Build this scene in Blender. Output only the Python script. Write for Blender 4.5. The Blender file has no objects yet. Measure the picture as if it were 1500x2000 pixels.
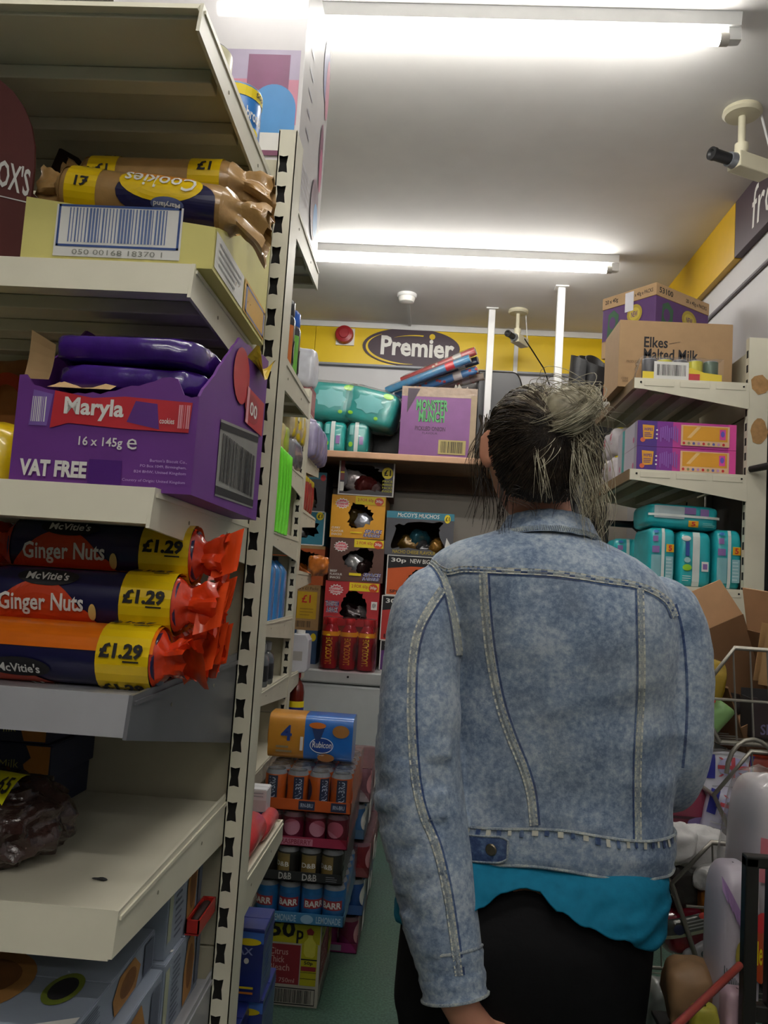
import bpy, math, random
import numpy as np
from mathutils import Vector, Matrix, noise
PI = math.pi
SC = bpy.context.scene
COL = SC.collection

# ------------------------------------------------------------------ camera
F = 1600.0; CAMZ = 1.25
YAW, PIT, ROL = [math.radians(a) for a in (-3.33, 5.3, 3.7)]
fw = Vector((math.sin(YAW)*math.cos(PIT), math.cos(YAW)*math.cos(PIT), math.sin(PIT)))
rt0 = Vector((math.cos(YAW), -math.sin(YAW), 0)); up0 = rt0.cross(fw)
rt = math.cos(ROL)*rt0 + math.sin(ROL)*up0; upv = rt.cross(fw)
cd = bpy.data.cameras.new('camera'); cam = bpy.data.objects.new('camera', cd); COL.objects.link(cam)
cam.matrix_world = Matrix(((rt.x, upv.x, -fw.x, 0), (rt.y, upv.y, -fw.y, 0), (rt.z, upv.z, -fw.z, CAMZ), (0, 0, 0, 1)))
cd.sensor_fit = 'VERTICAL'; cd.sensor_height = 36; cd.sensor_width = 27; cd.lens = F/2000*36
cd.clip_start = .02
SC.camera = cam
# ------------------------------------------------------------------ world and exposure
w = bpy.data.worlds.new('world'); SC.world = w; w.use_nodes = True
w.node_tree.nodes['Background'].inputs[0].default_value = (.8, .85, 1, 1)
w.node_tree.nodes['Background'].inputs[1].default_value = .02
vs = SC.view_settings
vs.view_transform = 'Standard'; vs.look = 'None'; vs.gamma = 1; vs.use_curve_mapping = False
vs.exposure = 0.35
TUBE = 42.0          # emission strength of the fluorescent tubes
H_CEIL = 2.89; Y_BACK = 5.0; X_RIGHT = 1.18; X_LEFT = -3.2; Y_REAR = -3.2

# ------------------------------------------------------------------ photo measurements -> world points
O = Vector((0, 0, CAMZ))
def ray(px, py): return fw + rt*((px-750)/F) - upv*((py-1000)/F)
def at(px, py, Y): d = ray(px, py); return O + d*(Y/d.y)
def onz(px, py, Z): d = ray(px, py); return O + d*((Z-CAMZ)/d.z)
def onx(px, py, X): d = ray(px, py); return O + d*(X/d.x)

# ------------------------------------------------------------------ materials
MC = {}
def lin(h):
    h = h.lstrip('#'); o = []
    for i in (0, 2, 4):
        c = int(h[i:i+2], 16)/255
        o.append(c/12.92 if c <= .04045 else ((c+.055)/1.055)**2.4)
    return (*o, 1)
def M(hexc, rough=.5, metal=0, var=.06, bump=0, scale=18, coat=0, spec=.5):
    k = (hexc, rough, metal, var, bump, scale, coat, spec)
    if k in MC: return MC[k]
    m = bpy.data.materials.new('paint_'+hexc.strip('#')); m.use_nodes = True
    nt = m.node_tree; p = nt.nodes['Principled BSDF']
    c = lin(hexc)
    p.inputs['Base Color'].default_value = c
    p.inputs['Roughness'].default_value = rough; p.inputs['Metallic'].default_value = metal
    p.inputs['Coat Weight'].default_value = coat; p.inputs['Specular IOR Level'].default_value = spec
    if var or bump:
        tc = nt.nodes.new('ShaderNodeTexCoord'); nz = nt.nodes.new('ShaderNodeTexNoise')
        nz.inputs['Scale'].default_value = scale; nz.inputs['Detail'].default_value = 5
        nt.links.new(tc.outputs['Object'], nz.inputs['Vector'])
        if var:
            r = nt.nodes.new('ShaderNodeValToRGB'); a = 1-var*2
            r.color_ramp.elements[0].position = .3; r.color_ramp.elements[1].position = .7
            r.color_ramp.elements[0].color = (c[0]*a, c[1]*a, c[2]*a, 1); r.color_ramp.elements[1].color = c
            nt.links.new(nz.outputs['Fac'], r.inputs['Fac']); nt.links.new(r.outputs['Color'], p.inputs['Base Color'])
        if bump:
            b = nt.nodes.new('ShaderNodeBump'); b.inputs['Strength'].default_value = bump; b.inputs['Distance'].default_value = .01
            nt.links.new(nz.outputs['Fac'], b.inputs['Height']); nt.links.new(b.outputs['Normal'], p.inputs['Normal'])
    MC[k] = m; return m
def emit(name, col, s):
    m = bpy.data.materials.new(name); m.use_nodes = True; nt = m.node_tree
    e = nt.nodes.new('ShaderNodeEmission'); e.inputs[0].default_value = (*col, 1); e.inputs[1].default_value = s
    nt.links.new(e.outputs[0], nt.nodes['Material Output'].inputs[0]); return m
def film(name, tint=(1, 1, 1), gl=.16, rough=.18):
    m = bpy.data.materials.new(name); m.use_nodes = True; nt = m.node_tree
    t = nt.nodes.new('ShaderNodeBsdfTransparent'); t.inputs[0].default_value = (*tint, 1)
    g = nt.nodes.new('ShaderNodeBsdfGlossy'); g.inputs['Roughness'].default_value = rough
    lw = nt.nodes.new('ShaderNodeLayerWeight'); lw.inputs[0].default_value = .35
    mp = nt.nodes.new('ShaderNodeMapRange'); mp.inputs['To Min'].default_value = gl; mp.inputs['To Max'].default_value = .4
    mx = nt.nodes.new('ShaderNodeMixShader')
    nt.links.new(lw.outputs['Facing'], mp.inputs['Value']); nt.links.new(mp.outputs[0], mx.inputs[0])
    nt.links.new(t.outputs[0], mx.inputs[1]); nt.links.new(g.outputs[0], mx.inputs[2])
    nt.links.new(mx.outputs[0], nt.nodes['Material Output'].inputs[0]); return m
FILM = film('clear_film', (1, 1, 1), .05, .3); PINKFILM = film('pink_film', (.9, .6, .65), .06, .3)
CREAM = M('d9d4bf', .45, 0, .05, 0, 9); CREAMD = M('c9c3ab', .5, 0, .08, 0, 7)
GREY = M('8d9097', .4, 0, .04); KRAFT = M('a58256', .85, 0, .05, .05, 40); KRAFTL = M('b8966a', .85, 0, .05, .05, 40)
BLACK = M('131314', .5, 0, 0); DARK = M('1c1a1b', .7, 0, 0); WHITE = M('dcdcda', .45, 0, .03)
INK = M('18161a', .7, 0, 0); PAPER = M('e4e2dc', .6, 0, .03); YEL = M('e8cf10', .5, 0, .04); RED = M('c4242b', .45, 0, .05)

# ------------------------------------------------------------------ objects
def tag(o, label=None, cat=None, group=None, kind=None):
    if label: o['label'] = label
    if cat: o['category'] = cat
    if group: o['group'] = group
    if kind: o['kind'] = kind
    return o
def thing(name, label, cat, loc=(0, 0, 0), rz=0, group=None, rot=None):
    o = bpy.data.objects.new(name, None); COL.objects.link(o); o.empty_display_size = .05
    o.location = loc; o.rotation_euler = rot if rot else (0, 0, rz)
    return tag(o, label, cat, group)
def kids(o): return [c for c in bpy.data.objects if c.parent == o]
def dup(root, loc, rz=None, label=None, group=None, rot=None):
    r = root.copy(); COL.objects.link(r); r.location = loc
    if rz is not None: r.rotation_euler = (0, 0, rz)
    if rot is not None: r.rotation_euler = rot
    if label: r['label'] = label
    if group: r['group'] = group
    for ch in root.children:
        c = ch.copy(); COL.objects.link(c); c.parent = r
        for g in ch.children:
            d = g.copy(); COL.objects.link(d); d.parent = c
    return r

class MB:
    """collects faces; build() links them as one mesh object"""
    def __init__(s): s.v = []; s.f = []; s.m = []; s.mats = []
    def mi(s, m):
        if m not in s.mats: s.mats.append(m)
        return s.mats.index(m)
    def add(s, vs_, fs, m):
        b = len(s.v); s.v += [tuple(v) for v in vs_]; k = s.mi(m)
        for f in fs: s.f.append(tuple(b+i for i in f)); s.m.append(k)
        return s
    def box(s, c, d, m, rot=None):
        x, y, z = [a/2 for a in d]
        vs_ = [Vector((i*x, j*y, k*z)) for i in (-1, 1) for j in (-1, 1) for k in (-1, 1)]
        if rot is not None: vs_ = [rot @ v for v in vs_]
        c = Vector(c)
        return s.add([v+c for v in vs_], [(0, 1, 3, 2), (4, 6, 7, 5), (0, 4, 5, 1), (2, 3, 7, 6), (0, 2, 6, 4), (1, 5, 7, 3)], m)
    def bx(s, a, b, m):
        return s.box([(p+q)/2 for p, q in zip(a, b)], [abs(q-p) for p, q in zip(a, b)], m)
    def prism(s, pts, ext, m):
        """polygon (list of 3d points) extruded by vector ext"""
        n = len(pts); p = [Vector(q) for q in pts]; e = Vector(ext)
        fs = [tuple(range(n))[::-1], tuple(range(n, 2*n))] + [(i, (i+1) % n, n+(i+1) % n, n+i) for i in range(n)]
        return s.add(p+[q+e for q in p], fs, m)
    def tube(s, pts, r, m, n=8, caps=True):
        P_ = [Vector(p) for p in pts]; R_ = r if isinstance(r, (list, tuple)) else [r]*len(P_)
        vs_ = []; u = None
        for i, p in enumerate(P_):
            t = (P_[min(i+1, len(P_)-1)]-P_[max(i-1, 0)]).normalized()
            if u is None: u = t.orthogonal().normalized()
            u = (u - t*u.dot(t))
            u = u.normalized() if u.length > 1e-6 else t.orthogonal().normalized()
            v = t.cross(u)
            vs_ += [p+(u*math.cos(2*PI*k/n)+v*math.sin(2*PI*k/n))*R_[i] for k in range(n)]
        fs = []
        for i in range(len(P_)-1):
            for k in range(n): fs.append((i*n+k, i*n+(k+1) % n, (i+1)*n+(k+1) % n, (i+1)*n+k))
        if caps:
            fs.append(tuple(range(n))[::-1]); fs.append(tuple(range((len(P_)-1)*n, len(P_)*n)))
        return s.add(vs_, fs, m)
    def lathe(s, prof, m, n=20, c=(0, 0, 0), axis='z', rot=None):
        """prof: list of (r, h); a material list gives one per band"""
        vs_ = []
        for r, h in prof:
            for k in range(n):
                a = 2*PI*k/n; p = (r*math.cos(a), r*math.sin(a), h)
                if axis == 'x': p = (p[2], p[0], p[1])
                if axis == 'y': p = (p[1], p[2], p[0])
                p = Vector(p)
                if rot is not None: p = rot @ p
                vs_.append(p+Vector(c))
        b = len(s.v); s.v += [tuple(v) for v in vs_]
        for i in range(len(prof)-1):
            mm = m[i] if isinstance(m, list) else m; k_ = s.mi(mm)
            for k in range(n):
                s.f.append((b+i*n+k, b+i*n+(k+1) % n, b+(i+1)*n+(k+1) % n, b+(i+1)*n+k)); s.m.append(k_)
        for i, o in ((0, -1), (len(prof)-1, 1)):
            if prof[i][0] > 1e-5:
                mm = m[min(i, len(m)-1)] if isinstance(m, list) else m
                s.f.append(tuple(b+i*n+k for k in range(n))[::o]); s.m.append(s.mi(mm))
        return s
    def grid(s, fn, nu, nv, m, closed_u=False, mfn=None):
        """surface fn(u,v), u,v in 0..1"""
        vs_ = []; cu = nu if closed_u else nu+1
        for j in range(nv+1):
            for i in range(cu): vs_.append(fn(i/nu, j/nv))
        b = len(s.v); s.v += [tuple(v) for v in vs_]
        for j in range(nv):
            for i in range(nu):
                i2 = (i+1) % cu
                s.f.append((b+j*cu+i, b+j*cu+i2, b+(j+1)*cu+i2, b+(j+1)*cu+i))
                s.m.append(s.mi(mfn(i/nu, j/nv) if mfn else m))
        return s
    def blob(s, c, r, m, e=1.0, nu=20, nv=12, amp=0, freq=20, seed=0, rot=None, ridge=False, mfn=None):
        """superellipsoid with crumple"""
        def sg(x): return math.copysign(abs(x)**e, x)
        off = Vector((seed*7.1, seed*3.3, seed*1.7)); c = Vector(c)
        def fn(u, v):
            a = 2*PI*u; b = PI*(v-.5)*.999
            p = Vector((r[0]*sg(math.cos(b))*sg(math.cos(a)), r[1]*sg(math.cos(b))*sg(math.sin(a)), r[2]*sg(math.sin(b))))
            if amp:
                k = noise.noise(p*freq+off)
                if ridge: k = (1-2*abs(k))*.5+.4*noise.noise(p*freq*2.3+off)
                p += p.normalized()*amp*k
            return (rot @ p if rot is not None else p)+c
        return s.grid(fn, nu, nv, m, True, mfn)
    def build(s, name, parent=None, smooth=None, bevel=0, loc=None, label=None):
        me = bpy.data.meshes.new(name); me.from_pydata(s.v, [], s.f)
        for m in s.mats: me.materials.append(m)
        me.polygons.foreach_set('material_index', s.m)
        if smooth is not None:
            me.polygons.foreach_set('use_smooth', [True]*len(s.f))
            if smooth < 170: me.set_sharp_from_angle(angle=math.radians(smooth))
        me.update()
        o = bpy.data.objects.new(name, me); COL.objects.link(o)
        if parent: o.parent = parent
        if loc: o.location = loc
        if bevel:
            b = o.modifiers.new('bevel', 'BEVEL'); b.width = bevel; b.segments = 2; b.limit_method = 'ANGLE'; b.angle_limit = math.radians(50)
        if label: o['label'] = label
        return o
def structure(name, mb, **k): return tag(mb.build(name, **k), kind='structure')

# ------------------------------------------------------------------ lettering and print
TX = {}
def glyphs(txt, bold=0, shear=0):
    k = (txt, bold, shear)
    if k in TX: return TX[k]
    cu = bpy.data.curves.new('t', 'FONT'); cu.body = txt; cu.size = 1; cu.offset = bold; cu.shear = shear; cu.resolution_u = 2; cu.fill_mode = 'FRONT'
    o = bpy.data.objects.new('t', cu); COL.objects.link(o)
    me = bpy.data.meshes.new_from_object(o)
    vs_ = [(v.co.x, v.co.y) for v in me.vertices]; fs = [tuple(p.vertices) for p in me.polygons]
    bpy.data.objects.remove(o); bpy.data.curves.remove(cu); bpy.data.meshes.remove(me)
    x0 = min(v[0] for v in vs_); x1 = max(v[0] for v in vs_); y0 = min(v[1] for v in vs_); y1 = max(v[1] for v in vs_)
    vs_ = [((x-x0)/(x1-x0+1e-9), (y-y0)/(y1-y0+1e-9)) for x, y in vs_]
    TX[k] = (vs_, fs); return TX[k]
class Print:
    """flat print laid on a surface; mp(u,v,off) gives the point on it, u and v run 0..1"""
    def __init__(s, mp, flat=True, mb=None): s.mb = mb or MB(); s.mp = mp; s.flat = flat; s.l = 0
    def off(s): s.l += 1; return .0005+.00025*s.l
    def poly(s, pts, m):
        o = s.off(); s.mb.add([s.mp(u, v, o) for u, v in pts], [tuple(range(len(pts)))], m); return s
    def rect(s, u0, v0, u1, v1, m, q=None):
        if s.flat: return s.poly([(u0, v0), (u1, v0), (u1, v1), (u0, v1)], m)
        o = s.off(); n = q or 10
        s.mb.grid(lambda a, b: s.mp(u0+(u1-u0)*a, v0+(v1-v0)*b, o), n, n, m); return s
    def ell(s, u, v, ru, rv, m, n=24, star=0):
        pts = []
        for k in range(n):
            a = 2*PI*k/n; f = 1-(star if k % 2 else 0)
            pts.append((u+ru*f*math.cos(a), v+rv*f*math.sin(a)))
        if s.flat: return s.poly(pts, m)
        o = s.off(); nr = 5; vv = [s.mp(u, v, o)]; ff = [(0, k+1, (k+1) % n+1) for k in range(n)]
        for j in range(1, nr+1): vv += [s.mp(u+(a-u)*j/nr, v+(b-v)*j/nr, o) for a, b in pts]
        for j in range(nr-1): ff += [(1+j*n+k, 1+(j+1)*n+k, 1+(j+1)*n+(k+1) % n, 1+j*n+(k+1) % n) for k in range(n)]
        s.mb.add(vv, ff, m); return s
    def text(s, t, u0, v0, u1, v1, m, bold=.02, shear=0, slope=0):
        vs_, fs = glyphs(t, bold, shear); o = s.off()+(0 if s.flat else .0007)
        s.mb.add([s.mp(u0+(u1-u0)*x, v0+(v1-v0)*y+slope*x, o) for x, y in vs_], fs, m); return s
    def vtext(s, t, u0, v0, u1, v1, m, bold=.02):
        vs_, fs = glyphs(t, bold, 0); o = s.off()
        s.mb.add([s.mp(u1-(u1-u0)*y, v0+(v1-v0)*x, o) for x, y in vs_], fs, m); return s
    def flip(s, t, u0, v0, u1, v1, m, bold=.02, shear=0, slope=0):
        vs_, fs = glyphs(t, bold, shear); o = s.off()+(0 if s.flat else .0007)
        s.mb.add([s.mp(u1-(u1-u0)*x, v1-(v1-v0)*y+slope*x, o) for x, y in vs_], fs, m); return s
    def bars(s, u0, v0, u1, v1, m=INK, n=22, seed=1):
        R_ = random.Random(seed); x = u0; o = s.off(); st = (u1-u0)/n
        while x < u1-st*.4:
            wd = st*R_.uniform(.25, .75); a = x; b = min(x+wd, u1)
            s.mb.add([s.mp(a, v0, o), s.mp(b, v0, o), s.mp(b, v1, o), s.mp(a, v1, o)], [(0, 1, 2, 3)], m); x += st
        return s
    def lines(s, u0, v0, u1, v1, m, n=4, seed=0, fill=.5):
        """rows of very small print, too small to read"""
        R_ = random.Random(seed); h = (v1-v0)/n
        for i in range(n):
            s.rect(u0, v1-h*(i+.5+fill/2), u0+(u1-u0)*R_.uniform(.7, 1), v1-h*(i+.5-fill/2), m); s.l -= 1
        s.l += 1
        return s
    def frame(s, u0, v0, u1, v1, t, m, tv=None):
        tv = tv or t
        for a in ((u0, v0, u1, v0+tv), (u0, v1-tv, u1, v1), (u0, v0, u0+t, v1), (u1-t, v0, u1, v1)): s.rect(*a, m); s.l -= 1
        s.l += 1
        return s
    def build(s, parent, name='print'): return s.mb.build(name, parent)
def face(d, which, z0=0):
    """maps for a box of size d standing on z0, centred in x,y: front = -y side"""
    x, y, z = d
    if which == 'front': return lambda u, v, o: Vector((-x/2+u*x, -y/2-o, z0+v*z))
    if which == 'right': return lambda u, v, o: Vector((x/2+o, -y/2+u*y, z0+v*z))
    if which == 'left': return lambda u, v, o: Vector((-x/2-o, y/2-u*y, z0+v*z))
    if which == 'top': return lambda u, v, o: Vector((-x/2+u*x, -y/2+v*y, z0+z+o))
    if which == 'bottom': return lambda u, v, o: Vector((-x/2+u*x, y/2-v*y, z0-o))
def carton_body(d, m, parent, name='carton', bevel=.0025, seam=None):
    b = MB(); x, y, z = d
    # four walls with the top and bottom flaps meeting in a middle seam
    b.bx((-x/2, -y/2, 0), (x/2, y/2, z-.0015), m)
    for sgn in (-1, 1):
        b.bx((-x/2+.001, sgn*.0012, z-.0016), (x/2-.001, sgn*(y/2-.001), z), m)
    return b.build(name, parent, bevel=bevel)
# ------------------------------------------------------------------ the room
def floor_mat():
    m = bpy.data.materials.new('green_vinyl'); m.use_nodes = True; nt = m.node_tree; p = nt.nodes['Principled BSDF']
    tc = nt.nodes.new('ShaderNodeTexCoord'); n1 = nt.nodes.new('ShaderNodeTexNoise'); n1.inputs['Scale'].default_value = 130; n1.inputs['Detail'].default_value = 3
    n2 = nt.nodes.new('ShaderNodeTexNoise'); n2.inputs['Scale'].default_value = 2.2; n2.inputs['Detail'].default_value = 6
    r = nt.nodes.new('ShaderNodeValToRGB'); r.color_ramp.elements[0].position = .35; r.color_ramp.elements[1].position = .72
    r.color_ramp.elements[0].color = lin('3a5a4c'); r.color_ramp.elements[1].color = lin('5f8474')
    mx = nt.nodes.new('ShaderNodeMix'); mx.data_type = 'RGBA'; mx.blend_type = 'MULTIPLY'; mx.inputs['Factor'].default_value = .5
    for n in (n1, n2): nt.links.new(tc.outputs['Object'], n.inputs['Vector'])
    nt.links.new(n1.outputs['Fac'], r.inputs['Fac']); nt.links.new(r.outputs['Color'], mx.inputs['A']); nt.links.new(n2.outputs['Color'], mx.inputs['B'])
    hs = nt.nodes.new('ShaderNodeHueSaturation'); hs.inputs['Saturation'].default_value = .9; hs.inputs['Value'].default_value = 1.0
    nt.links.new(mx.outputs['Result'], hs.inputs['Color']); nt.links.new(hs.outputs['Color'], p.inputs['Base Color'])
    p.inputs['Roughness'].default_value = .42
    return m
WALL = M('b9b3a8', .8, 0, .05, .04, 6); CEIL = M('dfddda', .85, 0, .04, .06, 5); WALLW = M('d0cfd0', .6, 0, .03, .02, 6)
WALLD = M('5f584e', .8, 0, .05, .04, 6); BAND = M('e6c300', .4, 0, .03, 0, 4); PURP = M('3f2c38', .5, 0, .04)
structure('floor', MB().bx((X_LEFT, Y_REAR, -.05), (X_RIGHT, Y_BACK, 0), floor_mat()))
structure('ceiling', MB().bx((X_LEFT, Y_REAR, H_CEIL), (X_RIGHT+.1, Y_BACK+.1, H_CEIL+.06), CEIL))
structure('wall_back', MB().bx((X_LEFT, Y_BACK, 0), (X_RIGHT+.1, Y_BACK+.1, H_CEIL), WALL))
structure('wall_right', MB().bx((X_RIGHT, Y_REAR, 0), (X_RIGHT+.1, Y_BACK, H_CEIL), WALLW))
structure('wall_left', MB().bx((X_LEFT-.1, Y_REAR, 0), (X_LEFT, Y_BACK, H_CEIL), WALLD))
structure('wall_rear', MB().bx((X_LEFT, Y_REAR-.1, 0), (X_RIGHT, Y_REAR, H_CEIL), WALLD))
# yellow fascia boards under the ceiling, joints left between the boards
fb = MB(); z0 = 2.625
for a, b in ((X_LEFT+.01, -1.9), (-1.897, -.79), (-.787, .30), (.303, X_RIGHT-.04)):
    fb.bx((a, Y_BACK-.03, z0), (b, Y_BACK-.001, H_CEIL-.035), BAND)
fb = structure('trim_1', fb); fb['label'] = 'yellow fascia boards under the ceiling on the back wall'
structure('trim_2', MB().bx((X_LEFT+.01, Y_BACK-.04, H_CEIL-.035), (X_RIGHT-.04, Y_BACK-.001, H_CEIL-.0005), WHITE))
structure('trim_3', MB().bx((X_LEFT+.01, Y_BACK-.045, z0-.012), (X_RIGHT-.04, Y_BACK-.001, z0-.0005), GREY))
structure('trim_4', MB().bx((X_RIGHT-.03, 3.245, 2.655), (X_RIGHT-.001, Y_BACK-.05, H_CEIL-.0005), M('d2a80c', .4, 0, .03)))
fz = thing('hanging_sign', 'dark purple frozen aisle sign on the right wall beside the yellow fascia', 'sign', (X_RIGHT-.001, 2.72, 2.655))
MB().bx((-.03, -.52, 0), (0, .52, .234), PURP).build('board', fz, bevel=.002)
D = Print(lambda u, v, o: Vector((-.03-o, .52-u*1.04, v*.234)))
D.text('frozen', .17, .16, .62, .84, PAPER, .0, .12); D.build(fz, 'lettering')
structure('trim_5', MB().tube([(X_RIGHT-.008, Y_REAR+.1, 2.53), (X_RIGHT-.008, Y_BACK-.05, 2.53)], .0075, M('8d8b90', .5)))
structure('trim_6', MB().bx((X_LEFT+.01, Y_BACK-.012, 0.0), (X_RIGHT-.001, Y_BACK-.001, .09), M('8f887a', .5)))
# white wall board strip right under the fascia, then the plain wall
structure('trim_7', MB().bx((-.9, Y_BACK-.006, 2.30), (X_RIGHT-.001, Y_BACK-.001, z0-.013), WALLW))
# dark door in the right wall behind the shelves
structure('door_1', MB().bx((X_RIGHT-.03, 2.55, 0.002), (X_RIGHT-.001, 3.43, 2.05), M('4a494c', .5, 0, .05)), bevel=.003)
dfm = MB()
for a, b in (((X_RIGHT-.05, 3.43, 0.002), (X_RIGHT-.001, 3.56, 2.12)), ((X_RIGHT-.05, 2.45, 0.002), (X_RIGHT-.001, 2.55, 2.12)), ((X_RIGHT-.05, 2.55, 2.05), (X_RIGHT-.001, 3.43, 2.12))): dfm.bx(a, b, M('a9a6a4', .5))
structure('trim_8', dfm)
hd = MB().tube([(X_RIGHT-.031, 3.36, 1.02), (X_RIGHT-.08, 3.36, 1.02), (X_RIGHT-.08, 3.24, 1.02)], .009, GREY); structure('door_handle', hd, smooth=40)

# ------------------------------------------------------------------ fluorescent battens
TUBEM = emit('fluorescent_tube', (1.0, .97, .92), TUBE)
def batten(loc, label, L=1.5):
    t = thing('fluorescent_light', label, 'ceiling light', loc, 0, 'fluorescent battens on the ceiling')
    b = MB(); b.prism([(-L/2, -.032, -.0), (-L/2, .032, 0), (-L/2, .024, -.034), (-L/2, -.024, -.034)], (L, 0, 0), WHITE); b.build('housing', t)
    MB().tube([(-L/2+.035, 0, -.062), (L/2-.035, 0, -.062)], .0165, TUBEM, 14).build('tube', t, 60)
    for s in (-1, 1):
        c = MB(); c.bx((s*(L/2-.03), -.014, -.07), (s*(L/2+.004), .014, -.033), WHITE)
        c.tube([(s*(L/2-.052), 0, -.062), (s*(L/2-.028), 0, -.062)], .0178, M('b8b4ac', .4), 14)
        c.build('end_cap', t, 40)
    return t
L0 = 1.5
batten((.772-L0/2, 2.19, H_CEIL-.0005), 'lit fluorescent tube fitting nearest the camera, above the woman')
batten((.815-L0/2, 3.83, H_CEIL-.0005), 'lit fluorescent tube fitting further back, in front of the yellow fascia')
for yy, q in ((.55, 'just ahead of the camera overhead'), (-1.1, 'behind the camera'), (-2.75, 'by the rear wall')): batten((.772-L0/2, yy, H_CEIL-.0005), 'lit fluorescent tube fitting '+q)

# ------------------------------------------------------------------ ceiling items
def cctv(loc, label, rz, s=1):
    t = thing('security_camera', label, 'security camera', loc, rz)
    IV = M('cfc9ae', .5, 0, .03)
    MB().lathe([(.055*s, 0), (.058*s, -.012*s), (.05*s, -.02*s), (.012*s, -.022*s)], IV, 24).build('mount_plate', t, 40)
    MB().tube([(0, 0, -.018*s), (0, 0, -.115*s)], .011*s, IV, 12).build('stem', t, 40)
    k = MB(); k.lathe([(.0, -.108*s), (.02*s, -.11*s), (.02*s, -.13*s), (.014*s, -.145*s), (0, -.15*s)], IV, 14); k.build('knuckle', t, 40)
    b = MB(); b.bx((-.1*s, -.026*s, -.195*s), (.03*s, .026*s, -.145*s), IV); bo = b.build('camera_body', t, bevel=.004*s)
    ln = MB(); ln.lathe([(.024*s, .03*s), (.022*s, .05*s)], M('8e9298', .35, .6), 18, (0, 0, -.17*s), 'x')
    ln.lathe([(.017*s, .05*s), (.0175*s, .105*s), (.0195*s, .106*s), (.0195*s, .118*s), (.014*s, .118*s), (.008*s, .112*s)], BLACK, 18, (0, 0, -.17*s), 'x'); ln.build('lens', t, 40)
    MB().bx((.005*s, -.0268*s, -.19*s), (.02*s, -.0262*s, -.17*s), M('a8d820', .5)).build('sticker', t)
    MB().tube([(-.1*s, 0, -.16*s), (-.125*s, 0, -.16*s), (-.13*s, 0, -.13*s), (-.06*s, .02*s, -.02*s), (-.05*s, .02*s, -.001)], .0035*s, WHITE, 6).build('cable', t, 60)
    return t
cctv((.942, 2.616, H_CEIL), 'ivory security camera with black lens hanging above the frozen sign', PI+.45, 1.08)
cctv((.43, 4.62, H_CEIL), 'small security camera hanging between the two white posts at the back', PI+1.0, 1.0)
t = thing('smoke_detector', 'round white smoke detector on the ceiling before the sign', 'smoke detector', (-.208, 4.442, H_CEIL))
MB().lathe([(.055, 0), (.055, -.012), (.05, -.018)], WHITE, 26).build('base', t, 40)
MB().lathe([(.046, -.017), (.046, -.026), (.04, -.045), (.022, -.052), (0, -.053)], PAPER, 26).build('sensor_dome', t, 50)
tag(MB().bx((-.212, 4.5, H_CEIL-.013), (-.195, Y_BACK-.041, H_CEIL-.0005), WHITE).build('cable_trunking'), 'white cable trunking from smoke detector to back wall', 'trunking')
for x, y, zb, lab in ((.280, 4.62, 1.9755, 'slim white support post left of the second one, behind her head'), (.615, 4.237, 0, 'slim white support post right above the hair bun')):
    t = thing('support_post', lab, 'post', (x, y, zb))
    MB().bx((-.019, -.019, .012), (.019, .019, H_CEIL-.007-zb), WHITE).build('post', t, bevel=.003)
    MB().bx((-.034, -.034, 0), (.034, .034, .012), WHITE).build('foot_plate', t)
    MB().bx((-.034, -.034, H_CEIL-.0065-zb), (.034, .034, H_CEIL-.0005-zb), WHITE).build('head_plate', t)
tag(MB().bx((.447, Y_BACK-.05, 2.31), (.472, Y_BACK-.0305, H_CEIL-.036), WHITE).build('cable_trunking'), 'thin white vertical trunking on the yellow fascia', 'trunking')
tag(MB().tube([(.475, 4.64, 2.73), (.53, 4.72, 2.69), (.62, 4.85, 2.62), (.68, 4.955, 2.53)], .004, BLACK, 6).build('camera_cable', None, 60), 'thin black cable drooping from the small camera', 'cable')

# alarm sounder and shop sign
t = thing('alarm_sounder', 'round red fire alarm sounder on the yellow fascia', 'alarm', (-.605, Y_BACK-.0305, 2.80))
MB().bx((-.052, -.012, -.062), (.062, 0, .045), PAPER).build('back_plate', t)
MB().lathe([(.056, .012), (.058, .03), (.052, .05), (.03, .056), (.028, .062), (0, .062)], M('a3232b', .35, 0, .03), 30, (0, 0, 0), 'y', Matrix.Rotation(PI, 3, 'Z')).build('sounder', t, 35)
t = thing('shop_sign', 'oval dark purple shop sign with white lettering on yellow fascia', 'sign', (-.187, Y_BACK-.0305, 2.745))
rx, rz_ = .302, .121
def oval(sx, sz, y, cx=0, cz=0, n=48): return [(cx+sx*math.cos(2*PI*k/n), y, cz+sz*math.sin(2*PI*k/n)) for k in range(n)]
MB().prism(oval(rx, rz_, -.008), (0, .008, 0), PURP).build('board', t)
D = Print(lambda u, v, o: Vector((u, -.008-o, v)))
# yellow swoosh round the left and bottom edge
def arc(c, r0, r1, a0, a1, wf, n=26):
    up, lo = [], []
    for k in range(n+1):
        f = k/n; a = a0+(a1-a0)*f; w_ = wf(f)
        up.append((c[0]+(r0+w_)*math.cos(a), c[1]+(r1+w_)*math.sin(a))); lo.append((c[0]+r0*math.cos(a), c[1]+r1*math.sin(a)))
    return up, lo
def strip(D, up, lo, m):
    o = D.off(); n = len(up)
    D.mb.add([D.mp(u, v, o) for u, v in up+lo], [(i, i+1, n+i+1, n+i) for i in range(n-1)], m)
strip(D, *arc((.015, 0), .284, .107, PI*.75, PI*1.5, lambda f: .014*math.sin(PI*f)+.001), BAND)
strip(D, *arc((.02, .0), .21, .072, PI*.42, PI*.72, lambda f: .009*(1-f)), BAND); D.ell(.128, .072, .018, .018, BAND)
D.text('Premier', -.188, -.055, .268, .068, PAPER, .03, slope=-.01); D.build(t, 'lettering')
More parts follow.
